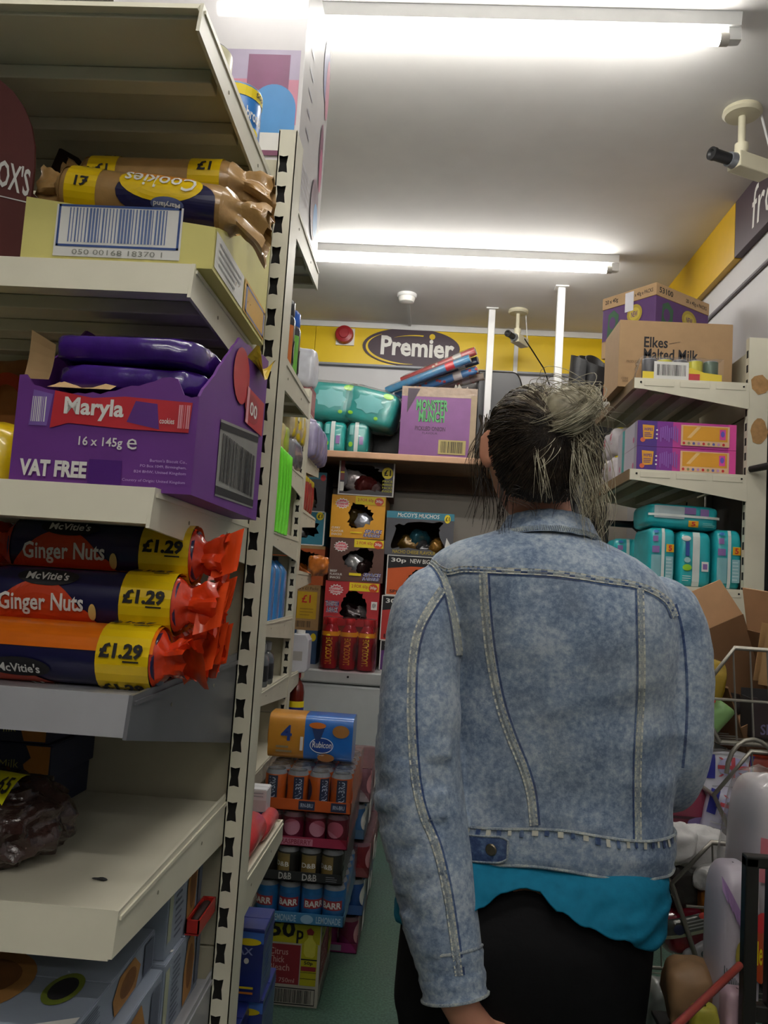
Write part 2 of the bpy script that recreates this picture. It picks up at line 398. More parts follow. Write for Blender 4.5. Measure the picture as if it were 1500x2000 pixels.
# ------------------------------------------------------------------ shelving
SLOT = M('161412', .9, 0, 0)
def slotted_upright(parent, x0, x1, y0, y1, z0, z1, pitch, slot_z0, slot_w=.014, mat=CREAM, sx=None, facing=-1):
    """hollow post: its front wall has hourglass slots cut right through"""
    b = MB(); yf = y0 if facing < 0 else y1; yb = y1 if facing < 0 else y0; sx = (x0+x1)/2 if sx is None else sx
    b.bx((x0, min(yf, yb), z0), (x0+.002, max(yf, yb), z1), mat); b.bx((x1-.002, min(yf, yb), z0), (x1, max(yf, yb), z1), mat)
    b.bx((x0, yb-.001, z0), (x1, yb+.001, z1), mat)
    z = slot_z0
    while z-pitch > z0: z -= pitch
    lo = z0
    hw = slot_w/2; hh = pitch*.285
    while z+pitch/2 < z1:
        a, c = z-pitch/2, z+pitch/2
        a = max(a, z0)
        if lo == z0 and a > z0: b.add([(x0, yf, z0), (x1, yf, z0), (x1, yf, a), (x0, yf, a)], [(0, 1, 2, 3)], mat)
        lo = c
        outer = [(x0, a), (sx, a), (x1, a), (x1, z), (x1, c), (sx, c), (x0, c), (x0, z)]
        inner = [(sx-hw, z-hh), (sx, z-hh*.88), (sx+hw, z-hh), (sx+hw*.74, z), (sx+hw, z+hh), (sx, z+hh*.88), (sx-hw, z+hh), (sx-hw*.74, z)]
        b.add([(p, yf, q) for p, q in outer+inner], [(i, (i+1) % 8, 8+(i+1) % 8, 8+i) for i in range(8)], mat)
        z += pitch
    b.add([(x0, yf, lo), (x1, yf, lo), (x1, yf, z1), (x0, yf, z1)], [(0, 1, 2, 3)], mat)
    b.bx((x0, min(yf, yb), z1), (x1, max(yf, yb), z1+.002), mat)
    o = b.build('upright', parent)
    MB().bx((x0+.0025, min(yf, yb)+.006, z0+.002), (x1-.0025, max(yf, yb)-.006, z1-.002), SLOT).build('slot_shade', o)  # black box added inside so the slots read as shaded hollow
    return o
def shelf(parent, x0, x1, yb, yf, z, xs, lip=.035, drop=.07, mat=CREAM, bmat=None, name='shelf', bars=3, tipdrop=.038):
    """tray with folded front lip, ticket strip, ribs below and a tapered bracket at each end; yb back edge, yf front edge; xs bracket planes"""
    s = 1 if yf > yb else -1
    t = MB(); t.bx((x0, yb, z-.012), (x1, yf, z), mat)
    for k in range(bars):
        yy = yb+(yf-yb)*(.22+.27*k); t.bx((x0+.01, yy-.014, z-.03), (x1-.01, yy+.014, z-.0125), mat)
    o = t.build(name, parent, bevel=.0015)
    l = MB(); l.prism([(x0, yf, z+.004), (x0, yf+s*.003, z+.004), (x0, yf+s*.012, z-lip), (x0, yf-s*.012, z-lip), (x0, yf-s*.012, z-lip+.003), (x0, yf+s*.008, z-lip+.003), (x0, yf, z-.001)], (x1-x0, 0, 0), mat)
    l.build('front_lip', o)
    for xb in xs:
        p = [(xb, yb-s*.012, z+.012), (xb, yf+s*.004, z+.004), (xb, yf+s*.012, z-tipdrop), (xb, yb-s*.012, z-drop)]
        br = MB().prism(p, (.004, 0, 0), bmat or mat)
        br.prism([(xb-.002, yb, z+.002), (xb-.002, yf, z-.002), (xb-.002, yf, z-.006), (xb-.002, yb, z-.004)], (.008, 0, 0), bmat or mat)
        for yy in (.3, .72): br.tube([(xb-.0006, yb+(yf-yb)*yy, z-.022), (xb+.0046, yb+(yf-yb)*yy, z-.022)], .0024, M('8b8674', .7), 8)
        br.build('bracket', o)
    return o
G1X0, G1X1 = -1.26, -.282
g1 = thing('gondola_shelving', 'cream double sided shelving unit nearest the camera on the left, stocked with biscuits', 'shelving', (0, 0, 0))
slotted_upright(g1, -.282, -.252, 1.25, 1.31, .0, 1.975, .0508, 1.36, .015, sx=-.2715)
slotted_upright(g1, -1.29, -1.26, 1.25, 1.31, .0, 1.975, .0508, 1.36, .015)
bp = MB()
for k in range(6): bp.bx((-1.258, 1.272, .08+k*.31), (-.284, 1.288, .388+k*.31), CREAMD)
bp.build('back_panel', g1, bevel=.002)
GZ = dict(top=1.872, s1=1.596, s2=1.333, s3=1.125, s4=.915, s5=.66)
shelf(g1, G1X0, -.286, 1.255, .835, GZ['top'], (-.286,), lip=.008, drop=.05, tipdrop=.034)
shelf(g1, G1X0, -.286, 1.255, .885, GZ['s1'], (-.286,), lip=.034, drop=.05)
shelf(g1, G1X0, -.286, 1.255, .82, GZ['s2'], (-.286,), lip=.034, drop=.06)
GREYM = M('a3a4a8', .35, .2, .03); GREYB = M('6c6d71', .35, .3, .03)
shelf(g1, G1X0, -.286, 1.255, .81, GZ['s3'], (-.286,), lip=.036, drop=.125, mat=GREYM, bmat=GREYB)
shelf(g1, G1X0, -.286, 1.255, .825, GZ['s4'], (-.286,), lip=.04, drop=.06)
shelf(g1, G1X0, -.286, 1.255, .74, GZ['s5'], (-.286,), lip=.04, drop=.1, mat=GREYM)
shelf(g1, G1X0, -.286, 1.255, .72, .16, (-.286,), lip=.1, drop=.15, name='base_shelf')
# the side facing the back of the shop
BX = -.272
for z, yf in ((1.905, 1.66), (1.63, 1.67), (.757, 1.73), (.285, 1.84)):
    shelf(g1, G1X0, BX, 1.305, yf, z, (BX,), drop=.065 if z < 1.2 else .05)
g2 = thing('gondola_shelving', 'second cream shelving unit further back, behind the soft drink trays', 'shelving', (0, 0, 0))
slotted_upright(g2, -.572, -.538, 3.35, 3.41, 0, 2.06, .0508, 1.30, .016)
slotted_upright(g2, -1.57, -1.536, 3.35, 3.41, 0, 2.06, .0508, 1.30, .016)
bp = MB()
for k in range(6): bp.bx((-1.535, 3.372, .08+k*.32), (-.573, 3.388, .397+k*.32), CREAMD)
bp.build('back_panel', g2, bevel=.002)
for z in (1.95, 1.685, 1.42, 1.105, .87, .6, .35, .12): shelf(g2, -1.535, -.545, 3.355, 2.72, z, (-.545,), drop=.085, tipdrop=.04)
shelf(g2, -1.535, -.55, 3.405, 3.62, 1.975, (-.55,))
for z in (1.785, 1.55, 1.29, .86, .62, .15): shelf(g2, -1.535, -.545, 3.405, 3.80, z, (-.545,))

# right hand shelving along the right wall
g3 = thing('bracket_shelving', 'cream wall shelving on the right with crisp carton and nappies', 'shelving', (0, 0, 0))
def r_upright(y0, top):
    x0, x1 = 1.052, 1.118
    b = MB(); b.bx((x0, y0, 0), (x1, y0+.03, top), CREAM)
    z = .3
    while z < top-.04:
        b.bx((x0-.0008, y0+.008, z-.013), (x0+.004, y0+.022, z+.013), SLOT); z += .0508
    return b.build('upright', g3)
r_upright(2.8, 2.185); r_upright(3.42, 2.185)
bpm = MB()
for k in range(2): bpm.bx((1.085, 2.832, 1.70+k*.235), (1.095, 3.418, 1.93+k*.235), CREAMD)
bpm.build('back_panel', g3, bevel=.002)
for zz, sx_, sz_, sd in ((2.02, .03, .035, 1), (1.86, .03, .045, 2)):
    pts = []
    for k in range(14):
        a = 2*PI*k/14; f = 1+.35*noise.noise(Vector((k*1.7, sd*9, 0)))
        pts.append((1.09+sx_*f*math.cos(a), 2.7994, zz+sz_*f*math.sin(a)))
    MB().prism(pts, (0, -.0006, 0), M('b48a58', .8, 0, .15, 0, 60)).build('torn_label', g3)
hk = MB().tube([(1.06, 2.79, 1.726), (1.12, 2.70, 1.735)], [.011, .013], BLACK, 10); hk.build('rubber_peg', g3, 60)
GREENB = M('9a9f86', .5, 0, .08)
def r_shelf(z, x0, name='shelf'):
    o = MB().bx((x0+.006, 2.806, z-.012), (1.05, 3.44, z), CREAM).build(name, g3)
    for k in range(3):
        xx = x0+.07+k*.1; MB().bx((xx, 2.82, z-.045), (xx+.035, 3.42, z-.0125), GREENB).build('rib', o)
    MB().bx((x0-.008, 2.804, z-.036), (x0+.005, 3.44, z+.002), M('7a6344', .6, 0, .1)).build('front_strip', o)
    for y in (2.798, 3.442):
        b = MB(); zb = z
        p = [(x0-.004, y, z+.003), (1.052, y, z+.003), (1.056, y, z-.075), (1.052, y, z-.088), (x0+.03, y, z-.036), (x0-.004, y, z-.034)]
        b.prism(p, (0, .005, 0), CREAM)
        for k in range(3):
            a = x0+.03+k*.12; b.bx((a, y-.0015, z-.024), (a+.1, y-.0002, z-.004), CREAM)
        for xx in (x0+.018, 1.035): b.tube([(xx, y-.003, z-.012), (xx, y+.001, z-.012)], .0035, SLOT, 8)
        b.build('bracket', o, bevel=.0012)
    return o
RZ = dict(a=2.022, b=1.705, c=1.318)
r_shelf(RZ['a'], .672); r_shelf(RZ['b'], .668); r_shelf(RZ['c'], .672)

# freezer and wooden shelf
fzr = thing('chest_freezer', 'white chest freezer under the stacked crisp boxes', 'freezer', (.25, 4.7, 0))
fw_ = 1.82; FT = .80
FZW = M('c2c6c6', .35, 0, .03)
MB().bx((-fw_/2, -.30, .03), (fw_/2, .28, FT-.075), FZW).build('cabinet', fzr, bevel=.012)
MB().bx((-fw_/2-.005, -.31, FT-.07), (fw_/2+.005, .285, FT), M('b3b5b4', .35, 0, .04)).build('lid', fzr, bevel=.01)
MB().bx((-fw_/2+.04, -.27, .0), (fw_/2-.04, .26, .03), DARK).build('plinth', fzr)
for xx in (-.64, -.42, -.2): MB().tube([(xx, -.3095, FT-.03), (xx, -.315, FT-.03)], .006, SLOT, 10).build('lid_screw', fzr)
MB().bx((-.42, -.304, FT-.1), (-.395, -.3, FT-.088), SLOT).build('badge', fzr)
wsf = thing('wooden_shelf', 'wooden shelf on the back wall holding nappies and crisp carton', 'shelf', (0, 0, 0))
WOOD = M('9a7350', .55, 0, .12, .03, 14); WSZ = 1.975; WSY = 4.42
MB().bx((-1.2, WSY, WSZ-.025), (.9, Y_BACK-.008, WSZ), WOOD).build('board', wsf, bevel=.002)
MB().bx((-1.2, WSY-.018, WSZ-.03), (.9, WSY-.0005, WSZ+.006), M('c79b78', .45, 0, .06)).build('front_edge', wsf, bevel=.004)
MB().bx((-1.2, Y_BACK-.06, WSZ-.13), (.9, Y_BACK-.009, WSZ-.0255), M('57422e', .7, 0, .1)).build('support_rail', wsf)
for xx in (-1.1, .72):
    MB().prism([(xx, WSY+.08, WSZ-.026), (xx, Y_BACK-.008, WSZ-.026), (xx, Y_BACK-.008, WSZ-.28)], (.025, 0, 0), WOOD).build('bracket', wsf)
# ------------------------------------------------------------------ goods on the left shelving, side facing the camera
def rag(u0, u1, h, n, amp, seed):
    R_ = random.Random(seed); return [(u0+(u1-u0)*i/n, h(i/n)+R_.uniform(-amp, amp)) for i in range(n+1)]
def open_carton(d, hf, hs, hb, m, parent, inner=None, seed=1, amp=.0, t=.003, name='carton'):
    """front panel hf(u), right and left sides hs(v) running from front to back, back panel height hb"""
    x, y, z = d; b = MB(); inner = inner or m
    b.bx((-x/2+.0006, -y/2+t, .0002), (x/2-.0006, y/2-.0006, t), m)
    n = 24
    top = rag(-x/2, x/2, hf, n, amp, seed)
    b.prism([(-x/2, -y/2, 0), (x/2, -y/2, 0)]+[(p, -y/2, q) for p, q in top[::-1]], (0, t, 0), m)
    top = [(max(p, -y/2+t+.0002), q) for p, q in rag(-y/2, y/2, hs, n, amp, seed+1)]
    b.prism([(x/2, -y/2+t+.0002, 0), (x/2, y/2, 0)]+[(x/2, p, q) for p, q in top[::-1]], (-t, 0, 0), m)
    b.prism([(-x/2, -y/2+t+.0002, 0), (-x/2, y/2, 0)]+[(-x/2, p, q) for p, q in top[::-1]], (t, 0, 0), m)
    b.bx((-x/2+t+.0002, y/2-t, t), (x/2-t-.0002, y/2-.0004, hb), inner)
    return b.build(name, parent)
def twist(parent, m, x, r, s=1, ln=.07, seed=0, fl=.036, fy=.4, name='wrapper_end', droop=0, zc=0):
    """twisted crumpled end of a wrapper along x"""
    def fn(u, v):
        a = 2*PI*u
        if v < .3: f = 1-(v/.3)**1.3*.5; ry = r*f; rz = r*f
        else:
            k = (v-.3)/.7; ry = r*.5*(1-k)+fl*fy*k; rz = r*.5*(1-k)+fl*k
        q = 1+.24*math.sin(a*5+seed)*min(1, v*3) + .25*noise.noise(Vector((math.cos(a)*2.5, math.sin(a)*2.5, v*4+seed*3)))*min(1, v*3)
        return Vector((x+s*ln*v+.006*v*noise.noise(Vector((math.cos(a)*3, math.sin(a)*3, seed))), ry*q*math.cos(a), zc+rz*q*math.sin(a)-droop*v*v))
    return MB().grid(fn, 30, 12, m, True).build(name, parent, 40)
FOIL = dict(rough=.24, var=.08, bump=.15, scale=60, coat=.5)
ORF = M('d63a12', .25, 0, .1, .1, 60, .5); TANF = M('b08a55', .28, 0, .1, .12, 60, .4); NAVY = M('1c1b45', .3, 0, .03, 0, 18, .5)
ORG = M('e8730f', .3, 0, .04, 0, 18, .5); PKY = M('ecc60c', .3, 0, .03, 0, 18, .5); REDO = M('c9401c', .3, 0, .05, 0, 18, .5)
def cyl(r, x0, x1, a0=-75, a1=105, zc=0):
    """print map on a roll lying along x; v runs from the lower front over the front to the top"""
    def mp(u, v, o):
        a = math.radians(a0+(a1-a0)*v)
        return Vector((x0+(x1-x0)*u, -(r+o)*math.cos(a), zc+(r+o)*math.sin(a)))
    return mp
def roll_body(parent, r, L, m, dent=.02, seed=0, lobes=0):
    def fn(u, v):
        a = 2*PI*u; k = abs(v-.5)*2
        rr = r*(1-.12*max(0, k-.93)/.07)*(1+.012*noise.noise(Vector((math.cos(a)*2, math.sin(a)*2, v*6+seed))))
        return Vector((-L/2+L*v, -rr*math.cos(a), rr*math.sin(a)))
    b = MB().grid(fn, 32, 16, m, True)
    for v in (0, 1):
        b.add([fn(k/32, v) for k in range(32)], [tuple(range(32))[::(-1 if v == 0 else 1)]], m)
    return b.build('biscuit_roll', parent, 60)
def ginger(loc, label, rx=0, L=.215, turned=False, endlab=None, seed=0, rz=0, band=.72):
    r = .0328
    t = thing('biscuit_pack', label, 'biscuits', loc, group='ginger biscuit packs', rot=(rx, 0, rz))
    roll_body(t, r, L, NAVY, seed=seed)
    D = Print(cyl(r, -L/2, L/2, -120, 240), False)
    D.rect(0, 0, 1, .10, ORG); D.rect(0, .56, 1, 1, ORG, 20)
    # orange mound with the name
    pts = []
    n = 30
    for i in range(n):
        f = i/(n-1); x = .0+f*.66; y = .13+.30*max(0, math.sin(PI*min(1, max(0, (x-.0)/.6))))**.75+(.06*math.sin(PI*max(0, (x-.52)/.14)) if x > .52 else 0)
        pts.append((x, y))
    o = D.off(); K = 9
    D.mb.add([D.mp(q[0], .09+(q[1]-.09)*j/K, o) for j in range(K+1) for q in pts], [(j*n+i, j*n+i+1, (j+1)*n+i+1, (j+1)*n+i) for j in range(K) for i in range(n-1)], REDO)
    D.rect(0, .085, .66, .105, ORG)
    D.ell(.33, .45, .16, .055, INK); D.text('McVitie\'s', .22, .425, .44, .475, PAPER, .02)
    D.text('Ginger Nuts', .10, .235, .54, .35, PAPER, .022, slope=.012)
    D.ell(.585, .27, .02, .045, M('e0c070', .5))
    D.rect(band, 0, .985, 1, PKY, 22)
    for k in range(5):
        D.text('£1.29', band+.02, .13+k*.2, band+.235, .20+k*.2, INK, .045); D.rect(band+.14, .115+k*.2, band+.22, .122+k*.2, INK, 2)
    D.build(t)
    e = twist(t, ORF, L/2-.004, r*.96, 1, .036+.005*(seed % 3), seed, .027, .7)
    twist(t, ORF, -L/2+.004, r*.96, -1, .05, seed+5, .03, .5)
    fp = MB().grid(lambda u, v: Vector((L/2+.02+.032*u, -.02+.026*v+.006*math.sin(u*5), .004*math.sin(v*6+seed)-.028+.05*v+(.012*u))), 6, 5, M('dd4a1c', .3, 0, .05, 0, 18, .5))
    fp.build('fin_seal', t, 60)
    return t
z3 = GZ['s3']; R0 = .0334
xs0 = -.302-.1075
specs = [(0, .884, 0, 'orange and navy ginger biscuit pack in front, price band turned upward', -1.22, .022), (0, .951, 0, 'ginger biscuit pack behind the front one in the bottom row', .0, .012), (0, 1.02, 0, 'third ginger biscuit pack back in the bottom row', .1, .005),
         (0, 1.09, 0, 'rearmost ginger biscuit pack in the bottom row', .0, -.005),
         (1, .918, 1, 'ginger biscuit pack in the middle of the stack, name facing out', .0, .026), (1, .987, 1, 'ginger biscuit pack second back in the middle row', .0, .014), (1, 1.056, 1, 'ginger biscuit pack third back in the middle row', .2, .002),
         (2, .953, 2, 'topmost ginger biscuit pack facing out under the shelf above', .0, .03), (2, 1.022, 2, 'ginger biscuit pack behind the topmost one', .1, .012)]
for i, (row, y, _, lab, rx, dx) in enumerate(specs):
    ginger((xs0+dx, y, z3+.0338+row*.0575), lab, -rx*1.0, seed=i*1.3, rz=(-.02, .03, 0, .02, .03, -.02, 0, .04, 0)[i])

# tan cookie rolls in the yellow display carton
YC = M('d9cf7a', .6, 0, .04)
yc = thing('display_carton', 'pale yellow display carton with large blue framed barcode, holding cookie rolls', 'carton', (-.376, 1.03, GZ['s1']+.0005))
dd = (.224, .29, .2)
open_carton(dd, lambda u: .077-.028*u, lambda v: .05+.09*v+.05*max(0, v-.3), .2, YC, yc)
D = Print(lambda u, v, o: Vector((-.112+.224*u, -.145-o, .077*v)))
D.rect(.17, .10, .83, .90, PAPER); D.frame(.18, .25, .82, .90, .012, M('2f4a86', .6), .035); D.bars(.24, .32, .76, .85, M('5b6f9e', .6), 30, 4)
D.text('050 00168 18370 1', .27, .13, .74, .21, M('8a8a80', .6), .0); D.build(yc)
D = Print(face((dd[0], dd[1], .05), 'right'))
D.rect(.02, .1, .5, .95, PAPER); D.rect(.52, .1, .98, .98, M('d9a63c', .6)); D.frame(.55, .15, .97, .9, .03, M('7a7fa0', .6), .06); D.lines(.07, .2, .45, .85, M('9a9a98', .6), 4, 2, .3); D.build(yc)
def cookie(loc, rot, label, seed, upside=True):
    r = .031; L = .2
    t = thing('cookie_roll', label, 'biscuits', loc, group='tan cookie rolls', rot=rot)
    roll_body(t, r, L, TANF, seed=seed)
    D = Print(cyl(r, -L/2, L/2, -60, 130), False)
    D.rect(.05, 0, .24, 1, PKY, 14)
    for k in range(2): (D.flip if upside else D.text)('£1', .11, .28+.42*k, .19, .40+.42*k, INK, .03)
    if upside:
        D.ell(.66, .3, .3, .28, NAVY, 26); D.rect(.62, .0, .96, .3, NAVY, 10)
        D.ell(.62, .44, .25, .22, PKY, 26); D.ell(.6, .62, .2, .12, M('d98a2a', .3, 0, .05), 22)
        D.flip('Cookies', .40, .36, .83, .56, PAPER, .012); D.ell(.68, .2, .1, .08, M('55608c', .4)); D.flip('Maryland', .60, .17, .76, .235, PAPER, .02)
    else:
        D.rect(.72, 0, .93, 1, PKY, 14); D.text('£1', .78, .35, .87, .5, INK, .03)
    D.build(t)
    twist(t, TANF, L/2-.003, r*.97, 1, .055, seed, .031, .6, droop=.022); twist(t, TANF, -L/2+.003, r*.97, -1, .035, seed+3, .026, .5)
    return t
cookie((-.365, .935, GZ['s1']+.099), (0, math.radians(5), .02), 'tan cookie roll lying upside down in front of the yellow carton', 1)
cookie((-.385, 1.03, GZ['s1']+.172), (0, 0, 0), 'tan cookie roll at the back with a yellow price band', 4, False)
bn = thing('cookie_roll', 'tan cookie roll lying underneath at the bottom of the yellow carton', 'biscuits', (-.375, 1.0, GZ['s1']+.036)); roll_body(bn, .031, .2, TANF, seed=3); twist(bn, TANF, .098, .03, 1, .012, 2, .02); twist(bn, TANF, -.098, .03, -1, .012, 3, .02)
bn2 = dup(bn, (-.375, 1.068, GZ['s1']+.036), label='tan cookie roll lying underneath at the back of the yellow carton')
for y_, z_, q_ in ((1.03, .11, 'middle'), (1.095, .105, 'back of the middle')): dup(bn, (-.378, y_, GZ['s1']+z_), label='tan cookie roll in the %s row of the yellow carton' % q_)
bn3 = dup(bn, (-.378, .932, GZ['s1']+.036), label='tan cookie roll lying underneath at the front of the yellow carton')
# dark red carton with arched header
DRED = M('5a2420', .6, 0, .06)
t = thing('biscuit_carton', 'dark red brown carton with arched top and white lettering, left edge', 'carton', (-.586, 1.0, GZ['s1']+.0005))
b = MB(); w_ = .19; pts = [(-w_/2, 0), (w_/2, 0), (w_/2, .12)]+[(w_/2*math.cos(a), .12+.12*math.sin(a)) for a in [PI*k/14 for k in range(1, 14)]]+[(-w_/2, .12)]
b.prism([(p, -.1, q) for p, q in pts], (0, .004, 0), DRED); b.bx((-w_/2, -.0955, 0), (w_/2, .1, .09), DRED); b.build('carton', t)
D = Print(lambda u, v, o: Vector((-w_/2+w_*u, -.1-o, .23*v))); D.text('FOX\'S', 73e-2, .43, .985, .58, PAPER, .02, slope=-.07); D.poly([(.73, .37), (.98, .33), (.98, .336), (.73, .376)], PAPER); D.build(t)
t = thing('biscuit_carton', 'dark brown carton flap with pale barcode behind the cookie rolls', 'carton', (-.545, 1.16, GZ['s1']+.0005))
b = MB(); b.bx((-.05, -.04, 0), (.05, .04, .15), M('3a2620', .7, 0, .08)); b.prism([(-.05, -.042, .15), (.052, -.042, .15), (.045, -.042, .2), (.0, -.042, .25), (-.03, -.042, .265), (-.05, -.042, .2)], (0, .003, 0), M('3a2620', .7, 0, .08)); b.build('carton', t)
D = Print(lambda u, v, o: Vector((-.05+.1*u, -.042-o, .27*v))); D.rect(.6, .5, .9, .72, M('a89a92', .7)); D.bars(.62, .52, .88, .7, M('5a4a44', .7), 9); D.build(t)

# purple chocolate cookie carton
PUR = M('6a3088', .55, 0, .05); PURL = M('6d3a96', .5, 0, .03)
px_ = thing('biscuit_carton', 'torn open purple multipack carton marked VAT FREE', 'carton', (-.347, .99, GZ['s2']+.0005), -.012)
dd = (.197, .31, .235)
def hf(u):
    return .118 if u < .05 else .112-.012*math.sin(u*5) if u < .9 else .104
open_carton(dd, hf, lambda v: .104+.09*min(1, v*2.2)+.038*v, .23, PUR, px_, M('8a6a4a', .8, 0, .05, 0, 20), 5, .002)
fl = MB().grid(lambda u, v: Vector((-.095+.028*u+.01*v, -.153-.012*v*v, .115+.05*v*(1-.3*u))), 4, 5, KRAFTL); fl.build('torn_flap', px_)
fl = MB().grid(lambda u, v: Vector((-.07+.07*u, -.150+.05*v, .108+.012*math.sin(u*9)*v+.02*v)), 6, 3, KRAFTL); fl.build('torn_flap', px_)
fl = MB().grid(lambda u, v: Vector((.098+.012*v, .03+.12*u, .2+.02*v*math.sin(u*7+1)+.012*u)), 8, 3, M('d8b414', .5, 0, .1)); fl.build('torn_flap', px_)
D = Print(lambda u, v, o: Vector((-.0985+.197*u, -.155-o, .104*v)))
RM = M('c22a34', .45, 0, .05)
D.poly([(.08, .62), (.18, .62), (.2, .95), (.09, .99)], M('7a5aa8', .5)); D.bars(.09, .66, .17, .92, PAPER, 8, 3)
D.poly([(.2, .60), (.3, .66), (.6, .63), (.96, .62), (.97, .93), (.6, .96), (.42, .93), (.21, .99)], RM); D.poly([(.62, .70), (.8, .64), (.78, .9), (.66, .92)], M('5b2a80', .5))
D.text('Maryla', .27, .70, .60, .93, PAPER, .03, slope=-.01); D.text('cookies', .80, .70, .88, .76, PAPER, .01); D.bars(.9, .66, .965, .9, M('e8a0a8', .5), 6, 2)
D.text('16 x 145g', .37, .41, .61, .53, PAPER, .015); D.text('e', .635, .42, .69, .53, PAPER, .0)
D.text('VAT FREE', .06, .10, .43, .27, PAPER, .045)
D.rect(.44, .05, .62, .30, M('4f2377', .35, 0, .03))
for k, s_ in enumerate(('Burton\'s Biscuit Co.,', 'PO Box 1049, Birmingham,', 'B24 8HW, United Kingdom', 'Country of Origin: United Kingdom')):
    L_ = (.20, .25, .28, .34)[k]; D.text(s_, .97-L_, (.30, .24, .18, .09)[k], .97, (.335, .275, .215, .125)[k], M('c0a8d8', .5), .0)
D.build(px_)
D = Print(face((dd[0], dd[1], .235), 'right')); D.poly([(.28, .04), (.9, .06), (.9, .50), (.28, .42)], M('8f8f8a', .5)); D.poly([(.28, .05), (.9, .07), (.9, .11), (.28, .09)], INK); D.poly([(.28, .37), (.9, .45), (.9, .485), (.28, .405)], INK)
D.bars(.32, .12, .87, .36, INK, 24, 7); D.ell(.52, .72, .13, .15, RM, 20); D.rect(.62, .50, .95, .70, RM); D.ell(.73, .6, .13, .08, M('a81c28', .4)); D.text('100', .64, .56, .82, .64, PAPER, .02); D.rect(.62, .5, .66, .7, M('e8a0a8', .5)); D.build(px_)
# bars inside the carton: flat purple film packs
PF = M('3d1a78', .22, 0, .15, .15, 50, .6)
for k in range(5):
    t = thing('cookie_bag', 'purple foil cookie pack inside the torn carton, %s' % ('lowest', 'second from the bottom', 'third from the bottom', 'fourth from the bottom', 'topmost')[k], 'biscuits', (-.346, .995, GZ['s2']+.024+k*.034), .05*(k % 2))
    MB().blob((0, 0, 0), (.085, .135, .0165), PF, .3, 40, 16, .011, 30, k, ridge=True).build('wrapper', t, 60)
# yellow pack at the left edge and the orange bag behind
t = thing('biscuit_pack', 'yellow price marked pack cut off by the left edge beside purple carton', 'biscuits', (-.522, .90, GZ['s2']+.04))
MB().blob((0, 0, 0), (.062, .035, .0395), PKY, .6, 24, 14, .006, 25, 3).build('wrapper', t, 60)
t = thing('biscuit_bag', 'orange and cream biscuit bag standing behind the purple carton', 'biscuits', (-.60, 1.19, GZ['s2']+.11))
MB().blob((0, 0, 0), (.095, .04, .109), M('b8763a', .4, 0, .1, .1, 30, .3), .45, 26, 16, .012, 14, 2, ridge=True).build('bag', t, 60)
D = Print(lambda u, v, o: Vector((-.09+.18*u, -.052-o, -.1+.2*v)))
arc1 = arc((.35, .45), .20, .38, -.3, PI+.3, lambda f: .09); strip(D, *arc1, M('c0441c', .4)); strip(D, *arc((.75, .45), .13, .36, -.2, PI*.8, lambda f: .08), M('c0441c', .4)); D.build(t)

# navy boxes and brown bag on the bottom-but-one shelf
NB = M('1f2540', .55, 0, .05)
for k in range(4):
    t = thing('biscuit_box', 'navy biscuit box with orange end, %s of the stack at left' % ('lowest', 'second from the bottom', 'third from the bottom', 'topmost')[k], 'biscuits', (-.60+.006*(k % 2), 1.185, GZ['s4']+.0005+k*.0475), .02*(k % 2)-.01, 'navy biscuit boxes')
    d = (.2, .15, .046); carton_body(d, NB, t, 'box')
    D = Print(face(d, 'front')); D.poly([(.84, .05), (.99, .05), (.99, .95), (.82, .95), (.86, .6), (.81, .4)], M('b87a2c', .5, 0, .1)); D.text('Elkes', .38, .5, .56, .75, M('b8bcc8', .5), .0, slope=.1); D.text('Malted Milk', .40, .18, .78, .42, M('a8a458', .5), .0, slope=.12); D.build(t)
t = thing('biscuit_bag', 'dark brown glossy bag with yellow £1.65 price band at left edge', 'biscuits', (-.497, .955, GZ['s4']+.044), rot=(0, .05, -.12))
BB = M('3a2420', .22, 0, .2, .8, 28, .5)
MB().blob((0, 0, 0), (.088, .068, .038), BB, .72, 64, 36, .026, 34, 7, ridge=True).build('bag', t, 60)
pb = MB().grid(lambda u, v: Vector((.012+.042*u-.012*v, -.055+.07*v,   .048+.006*math.sin(v*3.1)-.02*(1-v)**2)), 6, 6, M('d6cf1a', .35)).build('price_band', t, 60)
D = Print(lambda u, v, o: Vector((.012+.042*u-.012*v, -.055+.07*v,   .048+.006*math.sin(v*3.1)-.02*(1-v)**2+o+.001)), False); D.text('£1.65', .1, .18, .95, .55, INK, .02); D.build(pb)
tag(MB().blob((-.335, .905, GZ['s4']+.002), (.009, .0025, .0016), DARK, 1, 12, 6, .002, 120).build('crumb'), 'dark crumb lying on the empty cream shelf', 'crumb')

